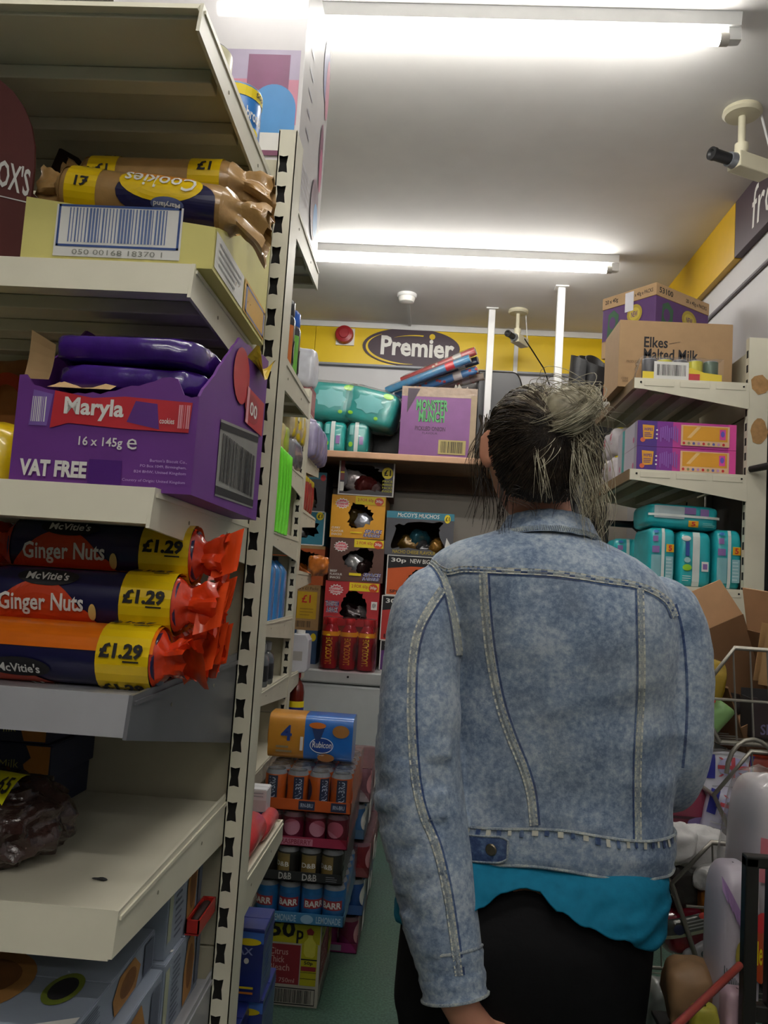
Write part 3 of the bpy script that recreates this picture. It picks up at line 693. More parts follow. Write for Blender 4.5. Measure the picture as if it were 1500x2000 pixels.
# pale blue cookie cartons on the tray below
LB = M('8d97a6', .5, 0, .05); CK = M('a9783c', .7, 0, .15, 0, 30); CKD = M('7d4f22', .7, 0, .15, 0, 30)
def cookiebox(loc, d, label, rz=0):
    t = thing('biscuit_carton', label, 'carton', loc, rz, 'pale blue cookie cartons'); carton_body(d, LB, t)
    D = Print(face(d, 'top')); D.ell(.4, .42, .27, .3, CKD, 30); D.ell(.46, .42, .24, .26, CK, 30); D.ell(.48, .45, .16, .15, CKD, 26); D.ell(.84, .42, .07, .12, M('6d7a2a', .5), 24); D.ell(.84, .42, .05, .085, INK, 20)
    D.poly([(0, .03), (.4, .0), (.75, .05), (.99, .2), (.99, .24), (.7, .1), (.4, .05), (0, .08)], PAPER); D.build(t)
    D = Print(face(d, 'front')); D.ell(.2, .4, .16, .38, CK, 30); D.ell(.46, .4, .17, .38, CK, 30); D.ell(.46, .38, .12, .28, CKD, 26); D.ell(.2, .38, .11, .28, CKD, 26); D.ell(.75, .5, .09, .22, M('93a82c', .5), 24); D.ell(.75, .48, .06, .15, INK, 22); D.build(t)
    D = Print(face(d, 'right')); D.rect(.02, .15, .12, .9, M('a8ad94', .6)); D.lines(.2, .1, .42, .92, M('5a6070', .6), 12, 3, .35); D.poly([(.55, .05), (.78, .1), (.82, .55), (.74, .95), (.58, .9), (.52, .5)], CK); D.ell(.68, .5, .09, .3, CKD, 20); D.rect(.86, .1, .97, .9, M('5a6070', .6)); D.build(t)
    return t
z5 = GZ['s5']
cookiebox((-.44, .905, z5+.0005), (.28, .30, .1), 'pale blue cookie carton at the front of the bottom tray')
cookiebox((-.45, .915, z5+.101), (.27, .29, .045), 'flat pale blue cookie carton lying on the front carton')
cookiebox((-.40, 1.15, z5+.0005), (.2, .17, .1), 'pale blue cookie carton standing behind the front carton')
cookiebox((-.40, 1.155, z5+.101), (.19, .16, .125), 'upper pale blue cookie carton against the back panel')
t = thing('plastic_tray', 'small red plastic tray with dark contents beside the cookie cartons', 'tray', (-.296, 1.20, z5+.101+.002), 0)
b = MB(); RD = M('a8241c', .4)
b.bx((-.0065, -.045, -.002), (.0125, .045, .001), RD); b.bx((-.0065, -.045, 0), (-.0045, .045, .018), RD); b.bx((.0105, -.045, 0), (.0125, .045, .018), RD); b.bx((-.0065, -.045, 0), (.0125, -.042, .018), RD); b.bx((-.0065, .042, 0), (.0125, .045, .018), RD); b.build('tray', t)
MB().blob((.003, 0, .01), (.0065, .04, .009), M('2a1512', .6), .7, 16, 8, .003, 60).build('contents', t, 60)
# tins on the top shelf
def tin(loc, label, r, h, mats, txt=None):
    t = thing('food_tin', label, 'tin', loc, .3)
    MB().lathe([(r*.94, 0), (r, .002), (r, h-.002), (r*.97, h), (r*.9, h-.003), (0, h-.003)], [GREY, mats[0], GREY, GREY, GREY], 28).build('tin', t, 40)
    D = Print(lambda u, v, o: Vector(((r+o)*math.sin(u*2*PI), -(r+o)*math.cos(u*2*PI), v*h)), False)
    if len(mats) > 1: D.rect(0, .76, 1, .95, mats[1], 24); D.text('50p', .12, .79, .2, .91, INK, .02)
    if txt: D.text(txt, -.02, .4, .18, .62, PAPER, .02, slope=-.1); D.ell(.1, .14, .06, .09, YEL)
    D.build(t); return t
tin((-.318, 1.12, GZ['top']+.0005), 'blue tin with yellow price band near the end of top shelf', .036, .08, [M('1f6fb8', .35, 0, .04), YEL], 'Ambrosia')
tin((-.345, 1.045, GZ['top']+.0005), 'pale cream tin behind the shelf edge beside the blue tin', .036, .09, [M('cfcaa8', .4, 0, .05)])
# ------------------------------------------------------------------ far side of the first shelving and the second shelving
pk = thing('gift_carton', 'large glossy white carton with pink and blue pictures on top shelf', 'carton', (-.441, 1.475, 1.9055))
GW = M('dedadb', .22, 0, .02, 0, 18, .6); d = (.35, .285, .455); carton_body(d, GW, pk)
D = Print(face(d, 'front')); PNK = M('d28aa0', .3); MAR = M('7a3d5c', .35, 0, .1); SKY = M('4f93cf', .3)
D.ell(.62, .93, .3, .12, PNK, 30); D.ell(.88, 1.0, .12, .03, M('7a86c8', .3), 20); D.rect(.35, .42, .98, .58, M('b8aac4', .3)); D.rect(.52, .28, .98, .46, PNK); D.rect(.72, .3, .93, .56, M('8d4f78', .35, 0, .1)); D.ell(.62, .32, .14, .1, MAR)
D.ell(.86, .34, .115, .1, SKY, 30); D.rect(.745, .24, .975, .34, SKY); D.rect(.76, .17, .975, .245, PAPER); D.rect(.76, .155, .975, .175, MAR); D.build(pk)
D = Print(face(d, 'right')); D.lines(.2, .3, .36, .72, M('8a8590', .4), 5, 1, .2); D.ell(.82, .84, .13, .14, M('7c7fb0', .3)); D.ell(.9, .78, .08, .14, PNK); D.ell(.82, .46, .07, .13, MAR); D.ell(.84, .38, .06, .1, M('b85a80', .3)); D.ell(.7, .16, .16, .13, M('6b4a5c', .35, 0, .1)); D.ell(.76, .12, .09, .08, SKY); D.lines(.15, .08, .5, .2, M('9a95a0', .4), 4, 3, .25); D.build(pk)

def deo(loc, label, cap, body, stripe):
    t = thing('spray_can', label, 'spray can', loc, .4, 'spray cans on the upper shelf'); r = .022
    MB().lathe([(r*.9, 0), (r, .003), (r, .12), (r*.8, .13)], M(body, .25, .2, .05, 0, 18, .5), 20).build('can', t, 50)
    MB().lathe([(r*.86, .128), (r*.9, .132), (r*.88, .155), (r*.6, .162), (0, .163)], M(cap, .3, 0, .02), 20).build('cap', t, 50)
    D = Print(lambda u, v, o: Vector(((r+o)*math.sin(u*2*PI), -(r+o)*math.cos(u*2*PI), .12*v)), False)
    D.rect(.0, .1, .12, .9, M(stripe, .3)); D.ell(.25, .5, .1, .2, GREY); D.build(t)
dcs = [('1a1a1e', '2a2a2e', '2f8fd0'), ('1b56b8', '1c1c22', '58b84a'), ('22222a', '25262c', 'd8762a'), ('1a5cc0', '303238', '78c048')]
for k, (c, b_, s_) in enumerate(dcs):
    for j in range(2):
        deo((-.305-.052*j, 1.395+.066*k, 1.6305), 'dark spray can, %s %s from the upright' % ('end row' if j == 0 else 'second row', ('nearest', 'second', 'third', 'furthest')[k]), c, b_, s_)
def bag(loc, r, m, label, name='snack_bag', cat='bag', e=.5, amp=.012, fq=22, seed=0, rz=0, group=None, rot=None, tie=False, n=(34, 20)):
    t = thing(name, label, cat, loc, rz, group, rot)
    MB().blob((0, 0, 0), r, m, e, n[0], n[1], amp, fq, seed, ridge=True).build('bag', t, 60)
    return t
YB = M('d2b818', .3, 0, .12, .15, 30, .4); GB = M('3fae5c', .3, 0, .2, .15, 30, .4); SB = M('8b8b92', .25, .3, .15, .25, 35, .3)
gb = bag((-.585, 3.17, 1.745), (.05, .13, .058), SB, 'silver grey crinkled bag at the end of the second shelving', amp=.02, seed=3)
for k, (y, m, zz) in enumerate(((2.76, GB, 1.757), (2.86, M('c9b870', .35, 0, .2, .1, 30, .4), 1.752), (2.95, M('a8b83a', .3, 0, .2, .1, 30, .4), 1.752))):
    bag((-.585, y, zz), (.042, .04, .068), m, 'clear and yellow sweet bag standing on the second shelving, %s' % ('nearest, green', 'second, cream', 'third, lime')[k], amp=.014, seed=k+5)
for k, y in enumerate((3.09, 3.2, 3.3)):
    t = bag((-.585, y, 1.866), (.045, .036, .063), M('bfae8a', .3, 0, .15, .1, 30, .4), 'yellow edged sweet bag on top of the grey bag, %s' % ('nearest', 'middle', 'furthest')[k], amp=.012, seed=k+9)
    MB().blob((.036, 0, 0), (.012, .03, .06), YB, .5, 14, 10, .006, 30, k).build('yellow_edge', t, 60)
bag((-.585, 2.76, 1.858), (.04, .038, .033), YB, 'small yellow sweet bag on top of the green one', amp=.01, seed=15)
GR = M('54c41e', .35, 0, .05); GR2 = M('6fdc34', .35, 0, .04)
for k in range(5):
    t = thing('green_tray', 'bright green plastic tray standing on end, %s of the row' % ('nearest', 'second', 'third', 'fourth', 'furthest')[k], 'tray', (-.59, 2.745+.062*k, 1.4205), group='bright green trays')
    def sf(u, v, k=k): return Vector((-.055+.11*u, .016*math.sin(PI*v)+.02*(u-.5)**2, .29*v))
    b = MB().grid(sf, 8, 12, GR); b.grid(lambda u, v: sf(u, v)+Vector((0, .004, 0)), 8, 12, GR); b.build('tray', t, 60)
    r_ = MB().tube([sf(1, v/12)+Vector((0, -.004, 0)) for v in range(13)]+[sf(1-u/8, 1)+Vector((0, -.004, 0)) for u in range(9)]+[sf(0, 1-v/12)+Vector((0, -.004, 0)) for v in range(13)], .0085, GR2, 8); r_.build('rim', t, 60)
BLUE = M('3d86c8', .25, 0, .05, 0, 18, .3)
def bluebottle(loc, label):
    t = thing('blue_bottle', label, 'bottle', loc, group='blue bottles')
    x, y, z = .052, .045, .2
    def fn(u, v):
        a = 2*PI*u; f = 1 if v < .8 else 1-.7*((v-.8)/.2)**1.5
        c, s_ = math.cos(a), math.sin(a); q = lambda w: math.copysign(abs(w)**.5, w)
        return Vector((x*f*q(c), y*f*q(s_), .225*v))
    MB().grid(fn, 28, 20, BLUE, True).build('bottle', t, 60); MB().lathe([(.018, .222), (.018, .24), (0, .24)], DARK, 14).build('cap', t, 40)
    D = Print(lambda u, v, o: Vector((-.042+.084*u, -y-o-.0005, .05+.12*v))); D.rect(0, 0, 1, 1, M('1c2432', .4)); D.rect(.05, .52, .95, .64, PAPER); D.text('DANGER', .12, .54, .88, .62, INK)
    for uu in (.28, .72): D.poly([(uu-.2, .34), (uu, .2), (uu+.2, .34), (uu, .48)], PAPER); D.poly([(uu-.14, .34), (uu, .24), (uu+.14, .34), (uu, .44)], INK if uu < .5 else RED)
    D.rect(.5, .04, .8, .17, PAPER); D.build(t)
for k, y in enumerate((2.80, 2.92, 3.04, 3.16)): bluebottle((-.60, y, 1.1055), 'translucent blue bottle with black hazard label, %s of the row' % ('nearest', 'second', 'third', 'furthest')[k])
for k, y in enumerate((2.76, 2.86, 2.96, 3.06)):
    t = thing('grey_bottle', 'squat grey bottle with clear shoulders, %s of the row' % ('nearest', 'second', 'third', 'furthest')[k], 'bottle', (-.59, y, .8705), group='squat grey bottles')
    MB().lathe([(.036, 0), (.039, .004), (.039, .09), (.034, .108), (.02, .12), (.02, .125)], M('6b6f74', .15, .1, .1, 0, 18, .5), 20).build('bottle', t, 40)
    MB().lathe([(.0392, .02), (.0394, .021), (.0394, .075), (.0392, .076)], M('2a2c30', .4, 0, .1), 20).build('label_band', t, 40)
    MB().lathe([(.024, .122), (.026, .125), (.026, .152), (.02, .157), (0, .157)], M('b4b8bc', .3), 20).build('cap', t, 40)
# low shelf of the first unit
t = thing('white_box', 'small white carton with dark blue base behind red rolls', 'carton', (-.326, 1.70, .7575)); d = (.06, .05, .075); carton_body(d, M('c9c9cc', .5, 0, .03), t); D = Print(face(d, 'front')); D.rect(0, 0, 1, .42, M('23224a', .5)); D.rect(0, .42, 1, .72, M('b8aeb0', .5)); D.ell(.2, .85, .08, .1, RED); D.lines(.45, .78, .9, .94, GREY, 2, 2, .3); D.build(t)
RR = M('c8363a', .3, 0, .1, .1, 40, .4)
for k, (x, y, z, ry) in enumerate(((-.303, 1.525, .786, 0), (-.345, 1.58, .786, .12), (-.290, 1.645, .775, 0), (-.378, 1.42, .786, 0))):
    t = thing('red_roll', 'red wrapped sweet roll on the low shelf, %s' % ('nearest at the shelf end', 'with white end beside it', 'slim, furthest at the shelf end', 'hidden against the upright')[k], 'sweets', (x, y, z), ry, 'red rolls on the low shelf'); rr = .028 if k != 2 else .017
    MB().lathe([(0, -.075), (rr*.8, -.072), (rr, -.06), (rr, .06), (rr*.7, .07), (0, .072)], RR, 18, (0, 0, 0), 'y').build('roll', t, 50)
    if k < 2: MB().blob((0, .07, 0), (.02, .012, .018), PAPER, .8, 14, 8, .004, 40, k).build('white_end', t, 60)
BX_ = M('1c2e7c', .35, 0, .08, 0, 18, .4)
for k, (x, y, z, d, lab) in enumerate(((-.345, 1.62, .2855, (.09, .12, .138), 'lower dark blue tablet box nearest the upright'), (-.33, 1.765, .2855, (.11, .14, .138), 'lower dark blue tablet box further back'), (-.33, 1.735, .424, (.10, .11, .138), 'upper dark blue tablet box with white lettering, above the others'))):
    t = thing('tablet_box', lab, 'box', (x, y, z), 0, 'dark blue boxes on the low shelf'); carton_body(d, BX_, t, 'box')
    D = Print(face(d, 'front')); D.poly([(0, .86), (1, .8), (1, .95), (0, .97)], M('3f6fc8', .3)); D.ell(.7, .82, .25, .05, YEL)
    if k == 2: D.text('MAX', .3, .64, .8, .74, M('8f9ad0', .4)); D.poly([(.2, .45), (.55, .53), (.57, .58), (.22, .5)], PAPER); D.ell(.68, .56, .05, .04, PAPER); D.rect(.3, .18, .85, .21, YEL); D.rect(.3, .11, .85, .14, M('c8762a', .4))
    else: D.poly([(.4, .6), (.7, .68), (.55, .58)], M('d0453a', .4)); D.poly([(.2, .3), (.5, .36), (.35, .26)], M('d0453a', .4)); D.text('MAX', .25, .42, .6, .5, M('8f9ad0', .4))
    D.build(t); D = Print(face(d, 'right')); D.poly([(0, .75), (1, .8), (1, .9), (0, .88)], M('33308a', .35)); D.lines(.2, .2, .8, .6, M('3a4a9a', .4), 5, k, .3); D.build(t)
# second shelving, far side
for k in range(5):
    t = bag((-.56, 3.45+.075*k, 1.868), (.055, .033, .08), M('8f86a8', .35, 0, .12, .15, 30, .3), 'lilac plastic pack on the far end of second shelving, %s' % ('nearest', 'second', 'third', 'fourth', 'furthest')[k], 'lilac_pack', 'pack', .5, .012, 24, k, 0, 'lilac packs')
t = thing('red_box', 'small dull red box above the lilac packs', 'box', (-.585, 3.5, 1.9755)); d = (.08, .14, .12); carton_body(d, M('8a4a4c', .5, 0, .1), t, 'box'); D = Print(face(d, 'right')); D.rect(.1, .2, .9, .8, M('a06a68', .5)); D.build(t)
bag((-.585, 3.47, 2.172), (.05, .062, .083), M('c2c4cc', .35, 0, .1, .1, 30, .3), 'white and blue plastic pack on top of the red box', 'white_pack', 'pack', .5, .015, 20, 4)
for k in range(4):
    t = bag((-.575, 3.46+.07*k, 1.632), (.035, .03, .08), M('a8302c', .35, 0, .15, .1, 30, .3), 'red and yellow packet on the second shelving, %s' % ('nearest', 'second', 'third', 'furthest')[k], 'red_packet', 'packet', .45, .008, 26, k, 0, 'red packets')
    MB().blob((.004, 0, .06), (.033, .029, .02), YB, .5, 14, 8).build('yellow_top', t, 60)
bag((-.505, 3.76, 1.335), (.04, .045, .04), M('d0762a', .25, 0, .2, .2, 30, .5), 'crumpled orange foil packet at the shelf end before crisp boxes', 'orange_packet', 'packet', .6, .02, 26, 3)
t = thing('white_tub', 'white plastic tub with cut corners at the freezer corner', 'tub', (-.548, 3.66, .8605))
b = MB(); pts = [(-.045, .012), (-.033, 0), (.033, 0), (.045, .012), (.045, .14), (.03, .165), (-.03, .165), (-.045, .14)]; b.prism([(p, -.05, q) for p, q in pts], (0, .1, 0), M('c9cad2', .35, 0, .03)); b.build('tub', t, bevel=.004); MB().lathe([(.02, .164), (.02, .18), (0, .18)], PAPER, 14).build('lid', t, 40)
MB().bx((-.02, -.0512, .05), (.02, -.0502, .09), M('a8a4a0', .5)).build('label', t)
t = thing('red_bottle', 'brown red drink bottle with yellow and blue label beside freezer', 'bottle', (-.548, 3.66, .6205)); r = .035
MB().lathe([(r*.9, 0), (r, .006), (r, .15), (r*.8, .18), (.013, .205), (.013, .215)], [M('6b1f14', .12, 0, .1, 0, 18, .5)]*5, 22).build('bottle', t, 50); MB().lathe([(r+.0006, .06), (r+.001, .061), (r+.001, .085), (r+.001, .11), (r+.0006, .111)], [YEL, M('27308a', .4), YEL, YEL], 22).build('label', t, 40); MB().lathe([(.015, .212), (.015, .232), (0, .232)], RED, 14).build('cap', t, 40)

# ------------------------------------------------------------------ stacked drinks on the floor
bl = thing('bleach_carton', 'yellow and red bleach carton at the bottom of the drinks stack', 'carton', (-.335, 2.70, .0005)); d = (.165, .32, .25); carton_body(d, M('b9b4a8', .6, 0, .04), bl)
BY = M('b9b21c', .55, 0, .05); BR_ = M('8e2430', .55, 0, .05)
def bleach_face(w):
    D = Print(face(d, w)); D.rect(.02, .72, .98, .99, BY); D.text('50', .05, .78, .52, .97, INK, .03); D.text('p', .55, .72, .68, .87, INK, .02); D.rect(.02, .25, .64, .70, BR_)
    for k, s_ in enumerate(('Citrus', 'Thick', 'Bleach')): D.text(s_, .08, .58-.09*k, (.42, .36, .46)[k], .655-.09*k, M('d8b0a8', .5), .0)
    D.text('12 x 750ml', .06, .27, .56, .32, M('d8b0a8', .5), .0)
    D.rect(.66, .25, .95, .72, BY); D.ell(.80, .82, .13, .07, BY, 20); D.poly([(.74, .58), (.70, .62), (.70, .74), (.77, .80), (.76, .84), (.84, .84), (.85, .79), (.91, .74), (.91, .6), (.86, .57)], M('d8d050', .5)); D.poly([(.75, .83), (.73, .88), (.80, .91), (.87, .87), (.85, .83)], BR_)
    D.rect(.66, .54, .95, .555, INK); D.text('50p', .72, .48, .88, .53, INK, .02); D.rect(.67, .42, .94, .47, BR_); D.rect(.66, .40, .95, .405, INK); D.rect(.66, .33, .95, .335, INK)
    D.frame(.06, .03, .95, .22, .012, INK, .012); D.bars(.1, .05, .9, .2, INK, 30, 6); D.build(bl)
bleach_face('front'); bleach_face('right')
def can_mesh(m1, mlab, h=.112, r=.0325):
    b = MB(); b.lathe([(r*.78, 0), (r, .008), (r, h-.014), (r*.82, h-.002), (r*.82, h), (r*.75, h), (r*.74, h-.004), (0, h-.004)], [GREY, m1, GREY, M('b8babd', .25, .8, .02), M('b8babd', .25, .8, .02), M('a8aaad', .3, .8, .02), M('a8aaad', .3, .8, .02)], 18)
    D = Print(lambda u, v, o: Vector(((r+o)*math.sin(u*2*PI), -(r+o)*math.cos(u*2*PI), h*v)), False, b); return b, D
def drinks_tray(loc, label, cm, tm, deco, txt, h=.112, th=.032, nx=4, ny=6, rows=None, filmm=FILM, ftop=.006, lettering=None, labels=False, name='drinks_tray'):
    t = thing(name, label, 'drinks tray', loc); p = .0665; W_ = nx*p+.004; L_ = ny*p+.004
    b = MB(); b.bx((-W_/2, -L_/2, 0), (W_/2, L_/2, .002), tm)
    for a, c in (((-W_/2, -L_/2, 0), (W_/2, -L_/2+.0015, th)), ((-W_/2, L_/2-.0015, 0), (W_/2, L_/2, th)), ((-W_/2, -L_/2, 0), (-W_/2+.0015, L_/2, th)), ((W_/2-.0015, -L_/2, 0), (W_/2, L_/2, th))): b.bx(a, c, tm)
    tr = b.build('tray', t)
    D = Print(face((W_, L_, th), 'front'))
    txt(D); D.build(tr, 'tray_print')
    b, D = can_mesh(cm, None, h); deco(D); first = None
    for j in range(ny):
        for i in range(nx):
            if rows and not (j < rows or i == nx-1): continue
            q = ((i-(nx-1)/2)*p, (j-(ny-1)/2)*p, .0025)
            if first is None: first = b.build('can', t, 40, loc=q); c = first
            else: c = first.copy(); COL.objects.link(c); c.location = q
            c.rotation_euler = (0, 0, (i*1.3+j*.7) % .9-.45)
    # shrink film pulled over the cans with a sagging opening at the front
    x, y, z = W_/2+.002, L_/2+.002, h+ftop; f = MB()
    wr = lambda a, b_: .003*noise.noise(Vector((a*30, b_*30, loc[2]*10)))
    f.grid(lambda u, v: Vector((-x+2*x*u, -y+2*y*v, z+wr(u, v))), 14, 16, filmm)
    f.grid(lambda u, v: Vector((x+wr(u, v), -y+2*y*u, .003+(z-.003)*v)), 14, 8, filmm); f.grid(lambda u, v: Vector((-x-wr(u, v), -y+2*y*u, .003+(z-.003)*v)), 14, 8, filmm)
    f.grid(lambda u, v: Vector((-x+2*x*u, -y-wr(u, v)-.002, z-(z-.004)*v*(1-.75*math.sin(PI*u)**.8))), 18, 6, filmm)
    f.build('shrink_film', t, 60)
    if labels:
        l = MB().bx((x+.003, -.06, .02), (x+.0042, .03, .085), PAPER).build('white_label', t)
    return t
XT = -.322; yT = 2.70
OR1 = M('c05a1e', .4, .2, .08); NV = M('2a3350', .4, 0, .05)
def lem(D): D.rect(-.2, .3, .2, .72, M('2a6aa8', .3), 12); D.rect(-.15, .38, .17, .62, M('a8323a', .4), 10); D.text('BARR', -.13, .42, .15, .58, PAPER, .03)
drinks_tray((XT, yT, .2515), 'blue lemonade can tray standing on the bleach carton', M('1f6fb0', .3, .3, .08), M('3f7fae', .55, 0, .05), lem,
            lambda D: (D.text('LEMONADE', .22, .2, .48, .8, M('a8c4d8', .5), .02), D.text('LEMONADE', .70, .2, .97, .8, M('a8c4d8', .5), .02), D.ell(.1, .5, .08, .4, M('8fb4d0', .5)), D.ell(.6, .5, .07, .4, M('8fb4d0', .5))), rows=1)
drinks_tray((XT-.012, yT, .3715), 'black drinks can tray between the blue and the pink tray', M('2a2825', .3, .3, .1), M('26282a', .55, 0, .05), lambda D: (D.rect(-.18, .2, .05, .8, M('8a7440', .4), 10), D.text('D&B', -.16, .4, .04, .55, PAPER, .02)),
            lambda D: (D.text('D&B', .3, .15, .44, .85, M('b8b8b4', .5), .02), D.text('D&B', .56, .15, .72, .85, M('b8b8b4', .5), .02), D.lines(.82, .2, .95, .8, GREY, 3, 1, .3)), h=.092, th=.028, rows=1)
drinks_tray((XT-.004, yT, .4715), 'dark pink drinks can tray under the orange one', M('7a2440', .3, .3, .1), M('a02c4c', .55, 0, .05), lambda D: (D.ell(0, .55, .13, .25, M('c88aa0', .4), 20)),
            lambda D: (D.rect(.25, .15, .62, .85, M('c07a90', .5)), D.text('RASPBERRY', .27, .25, .6, .75, M('8a2440', .5), .01)), h=.094, th=.028, rows=1, filmm=PINKFILM)
drinks_tray((XT, yT, .5735), 'orange drinks can tray in torn shrink film below the blue multipack', OR1, M('c4561c', .55, 0, .05), lambda D: (D.rect(-.03, .15, .12, .85, NV, 10), D.vtext('IRN-BRU', .0, .2, .09, .8, M('b8c4d8', .4), .02), D.ell(-.25, .5, .1, .3, NV, 16)),
            lambda D: (D.rect(.42, .15, .6, .9, NV), D.text('IRN-BRU', .44, .35, .58, .7, M('b8c4d8', .5), .01), D.rect(.78, .15, .95, .9, NV), D.text('IRN-BRU', .80, .35, .93, .7, M('b8c4d8', .5), .01)), h=.112, th=.034, rows=6, ftop=.012)
rb = thing('multipack', 'blue and orange four can multipack on top of the drinks stack', 'drinks pack', (-.335, 2.66, .70)); RB = M('1c6ac0', .3, 0, .06, 0, 18, .4); AM = M('c98a2c', .35, 0, .06, 0, 18, .3)
def rbf(u, v):
    a = 2*PI*u; q = lambda w_, e: math.copysign(abs(w_)**e, w_)
    return Vector((-.132+.264*v, .068*q(math.cos(a), .4), .07+.069*q(math.sin(a), .4)))
b = MB(); b.grid(rbf, 32, 14, RB, True, mfn=lambda u, v: AM if v < .36 else RB)
for v_ in (0, 1): b.add([rbf(k/32, v_) for k in range(32)], [tuple(range(32))], RB if v_ else AM)
b.build('sleeve', rb, 50)
D = Print(lambda u, v, o: Vector((-.132+.264*u, -.0685-o-.0005, .008+.12*v))); D.text('4', .15, .42, .28, .82, M('2a4a9a', .4), .02); D.lines(.1, .1, .3, .32, M('8a7a5a', .4), 2, 1, .5); D.ell(.64, .36, .14, .2, M('dfe4ee', .4), 30); D.ell(.64, .36, .13, .18, M('1a3f90', .35), 30); D.text('Rubicon', .53, .3, .76, .46, PAPER, .01, .1); D.poly([(.5, .9), (.56, .5), (.62, .5), (.68, .9)], M('2a3f70', .4)); D.ell(.58, .86, .1, .08, M('d8762a', .4)); D.ell(.86, .74, .1, .16, M('a8743a', .4)); D.ell(.7, .06, .1, .1, M('8a5a2c', .4)); D.rect(.385, .2, .42, .55, PAPER); D.text('Mango', .6, .1, .68, .14, PAPER, 0); D.build(rb)
for v_ in (0,): MB().lathe([(.05, 0), (.052, .004), (0, .006)], M('b9752c', .4), 20, (-.133, 0, .07), 'x', Matrix.Rotation(PI, 3, 'Z')).build('can_end', rb, 40)
for s_, (yy, n_) in enumerate(((3.125, 'middle'), (3.54, 'rear'))):
    for k, (c, tm, nm) in enumerate((('7a1f5c', '8a2a68', 'magenta'), ('1f4f98', '3a5f9a', 'blue'), ('8a3038', '7a4040', 'dark red'), ('3a70a8', '4a6a8a', 'pale blue'), ('8f8b90', '9a9294', 'silver'))):
        if s_ == 1 and k == 4: continue
        drinks_tray((XT+.02+.012*((k*7+s_*3) % 3), yy, .0008+.126*k), '%s drinks can tray in shrink film, %s floor stack, %s from the floor' % (nm, n_, ('first', 'second', 'third', 'fourth', 'fifth')[k]), M(c, .3, .3, .1), M(tm, .55, 0, .05), lambda D: D.ell(.25, .5, .12, .3, PAPER, 16), lambda D: D.rect(.2, .2, .8, .8, GREY), rows=1, filmm=FILM if k % 2 else PINKFILM, labels=True)

# ------------------------------------------------------------------ crisp boxes on the freezer
def hole_panel(d, hole, m, t_=.003, n=40, seed=0, rough=.12):
    """front wall with a torn opening; hole = (cu, cv, ru, rv, power)"""
    x, y, z = d; cu, cv, ru, rv, pw = hole; R_ = random.Random(seed); outer, inner = [], []
    for k in range(n):
        a = 2*PI*k/n; c, s_ = math.cos(a), math.sin(a); f = 1+R_.uniform(-rough, rough)+rough*math.sin(a*3+seed)
        q = lambda w_: math.copysign(abs(w_)**pw, w_)
        iu, iv = cu+ru*f*q(c), cv+rv*f*q(s_)
        dx, dy = iu-cu, iv-cv
        ks = [((1-cu)/dx if dx > 1e-6 else 1e9), ((-cu)/dx if dx < -1e-6 else 1e9), ((1-cv)/dy if dy > 1e-6 else 1e9), ((-cv)/dy if dy < -1e-6 else 1e9)]
        kk = min(ks); outer.append([cu+dx*kk, cv+dy*kk]); inner.append((min(.985, max(.015, iu)), min(.985, max(.015, iv))))
    for cx, cy in ((0, 0), (1, 0), (1, 1), (0, 1)):      # snap nearest outer points to the corners
        i = min(range(n), key=lambda i: (outer[i][0]-cx)**2+(outer[i][1]-cy)**2); outer[i] = [cx, cy]
    b = MB(); P_ = lambda uv, yy: (-x/2+uv[0]*x, yy, uv[1]*z)
    for yy in (-y/2, -y/2+t_):
        b.add([P_(q, yy) for q in outer+inner], [(i, (i+1) % n, n+(i+1) % n, n+i) for i in range(n)], m)
    b.add([P_(q, -y/2) for q in inner]+[P_(q, -y/2+t_) for q in inner], [(i, (i+1) % n, n+(i+1) % n, n+i) for i in range(n)], KRAFTL)
    return b
def crispbox(loc, d, m, hole, label, deco, packs=(), seed=0, rz=0, side=None, border=None):
    t = thing('crisp_box', label, 'crisp box', loc, rz, 'crisp boxes on the freezer'); x, y, z = d
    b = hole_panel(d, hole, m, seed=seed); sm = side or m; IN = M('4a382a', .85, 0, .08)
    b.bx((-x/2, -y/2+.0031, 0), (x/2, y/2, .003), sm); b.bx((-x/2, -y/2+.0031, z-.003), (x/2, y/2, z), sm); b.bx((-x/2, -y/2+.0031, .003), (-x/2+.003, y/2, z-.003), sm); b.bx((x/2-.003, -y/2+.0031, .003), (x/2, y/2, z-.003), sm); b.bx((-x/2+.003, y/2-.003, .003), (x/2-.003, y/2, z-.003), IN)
    b.build('carton', t)
    D = Print(face(d, 'front'))
    if border: D.frame(0, 0, 1, 1, .025, border, .03)
    deco(D); D.build(t)
    for k, (u, v, yy, r, c) in enumerate(packs):
        p = thing('crisp_packet', '%s crisp packet inside the %s' % (('nearest', 'second', 'third', 'deepest')[k], ' '.join(label.split(',')[0].split()[:9])), 'crisps', Vector(loc)+Vector((-x/2+u*x, -y/2+yy, v*z)), 0, 'packets inside the '+label.split(',')[0], rot=(.3*k, .5-.4*k, .7*k))
        MB().blob((0, 0, 0), (r, r*.55, r*.75), M(c, .16, .45, .15, .3, 40, .3), .6, 24, 14, r*.35, 1.6/r, k+seed, ridge=True).build('packet', p, 60)
    return t
BY0 = 4.56; DP = .36
def zz(py, px=700): return at(px, py, BY0).z
xl, xr = at(643, 1050, BY0).x, at(749, 1050, BY0).x
xb = (xl+xr)/2; wb = xr-xl
GY = M('4a4a50', .5, 0, .05); tops = [zz(y_) for y_ in (897, 968, 1052, 1137)]; hB = 1.03
YBX = M('d99a1a', .5, 0, .04); BRX = M('5e3d32', .55, 0, .04); RDX = M('b52a30', .5, 0, .04); PKL = M('d85a68', .45)
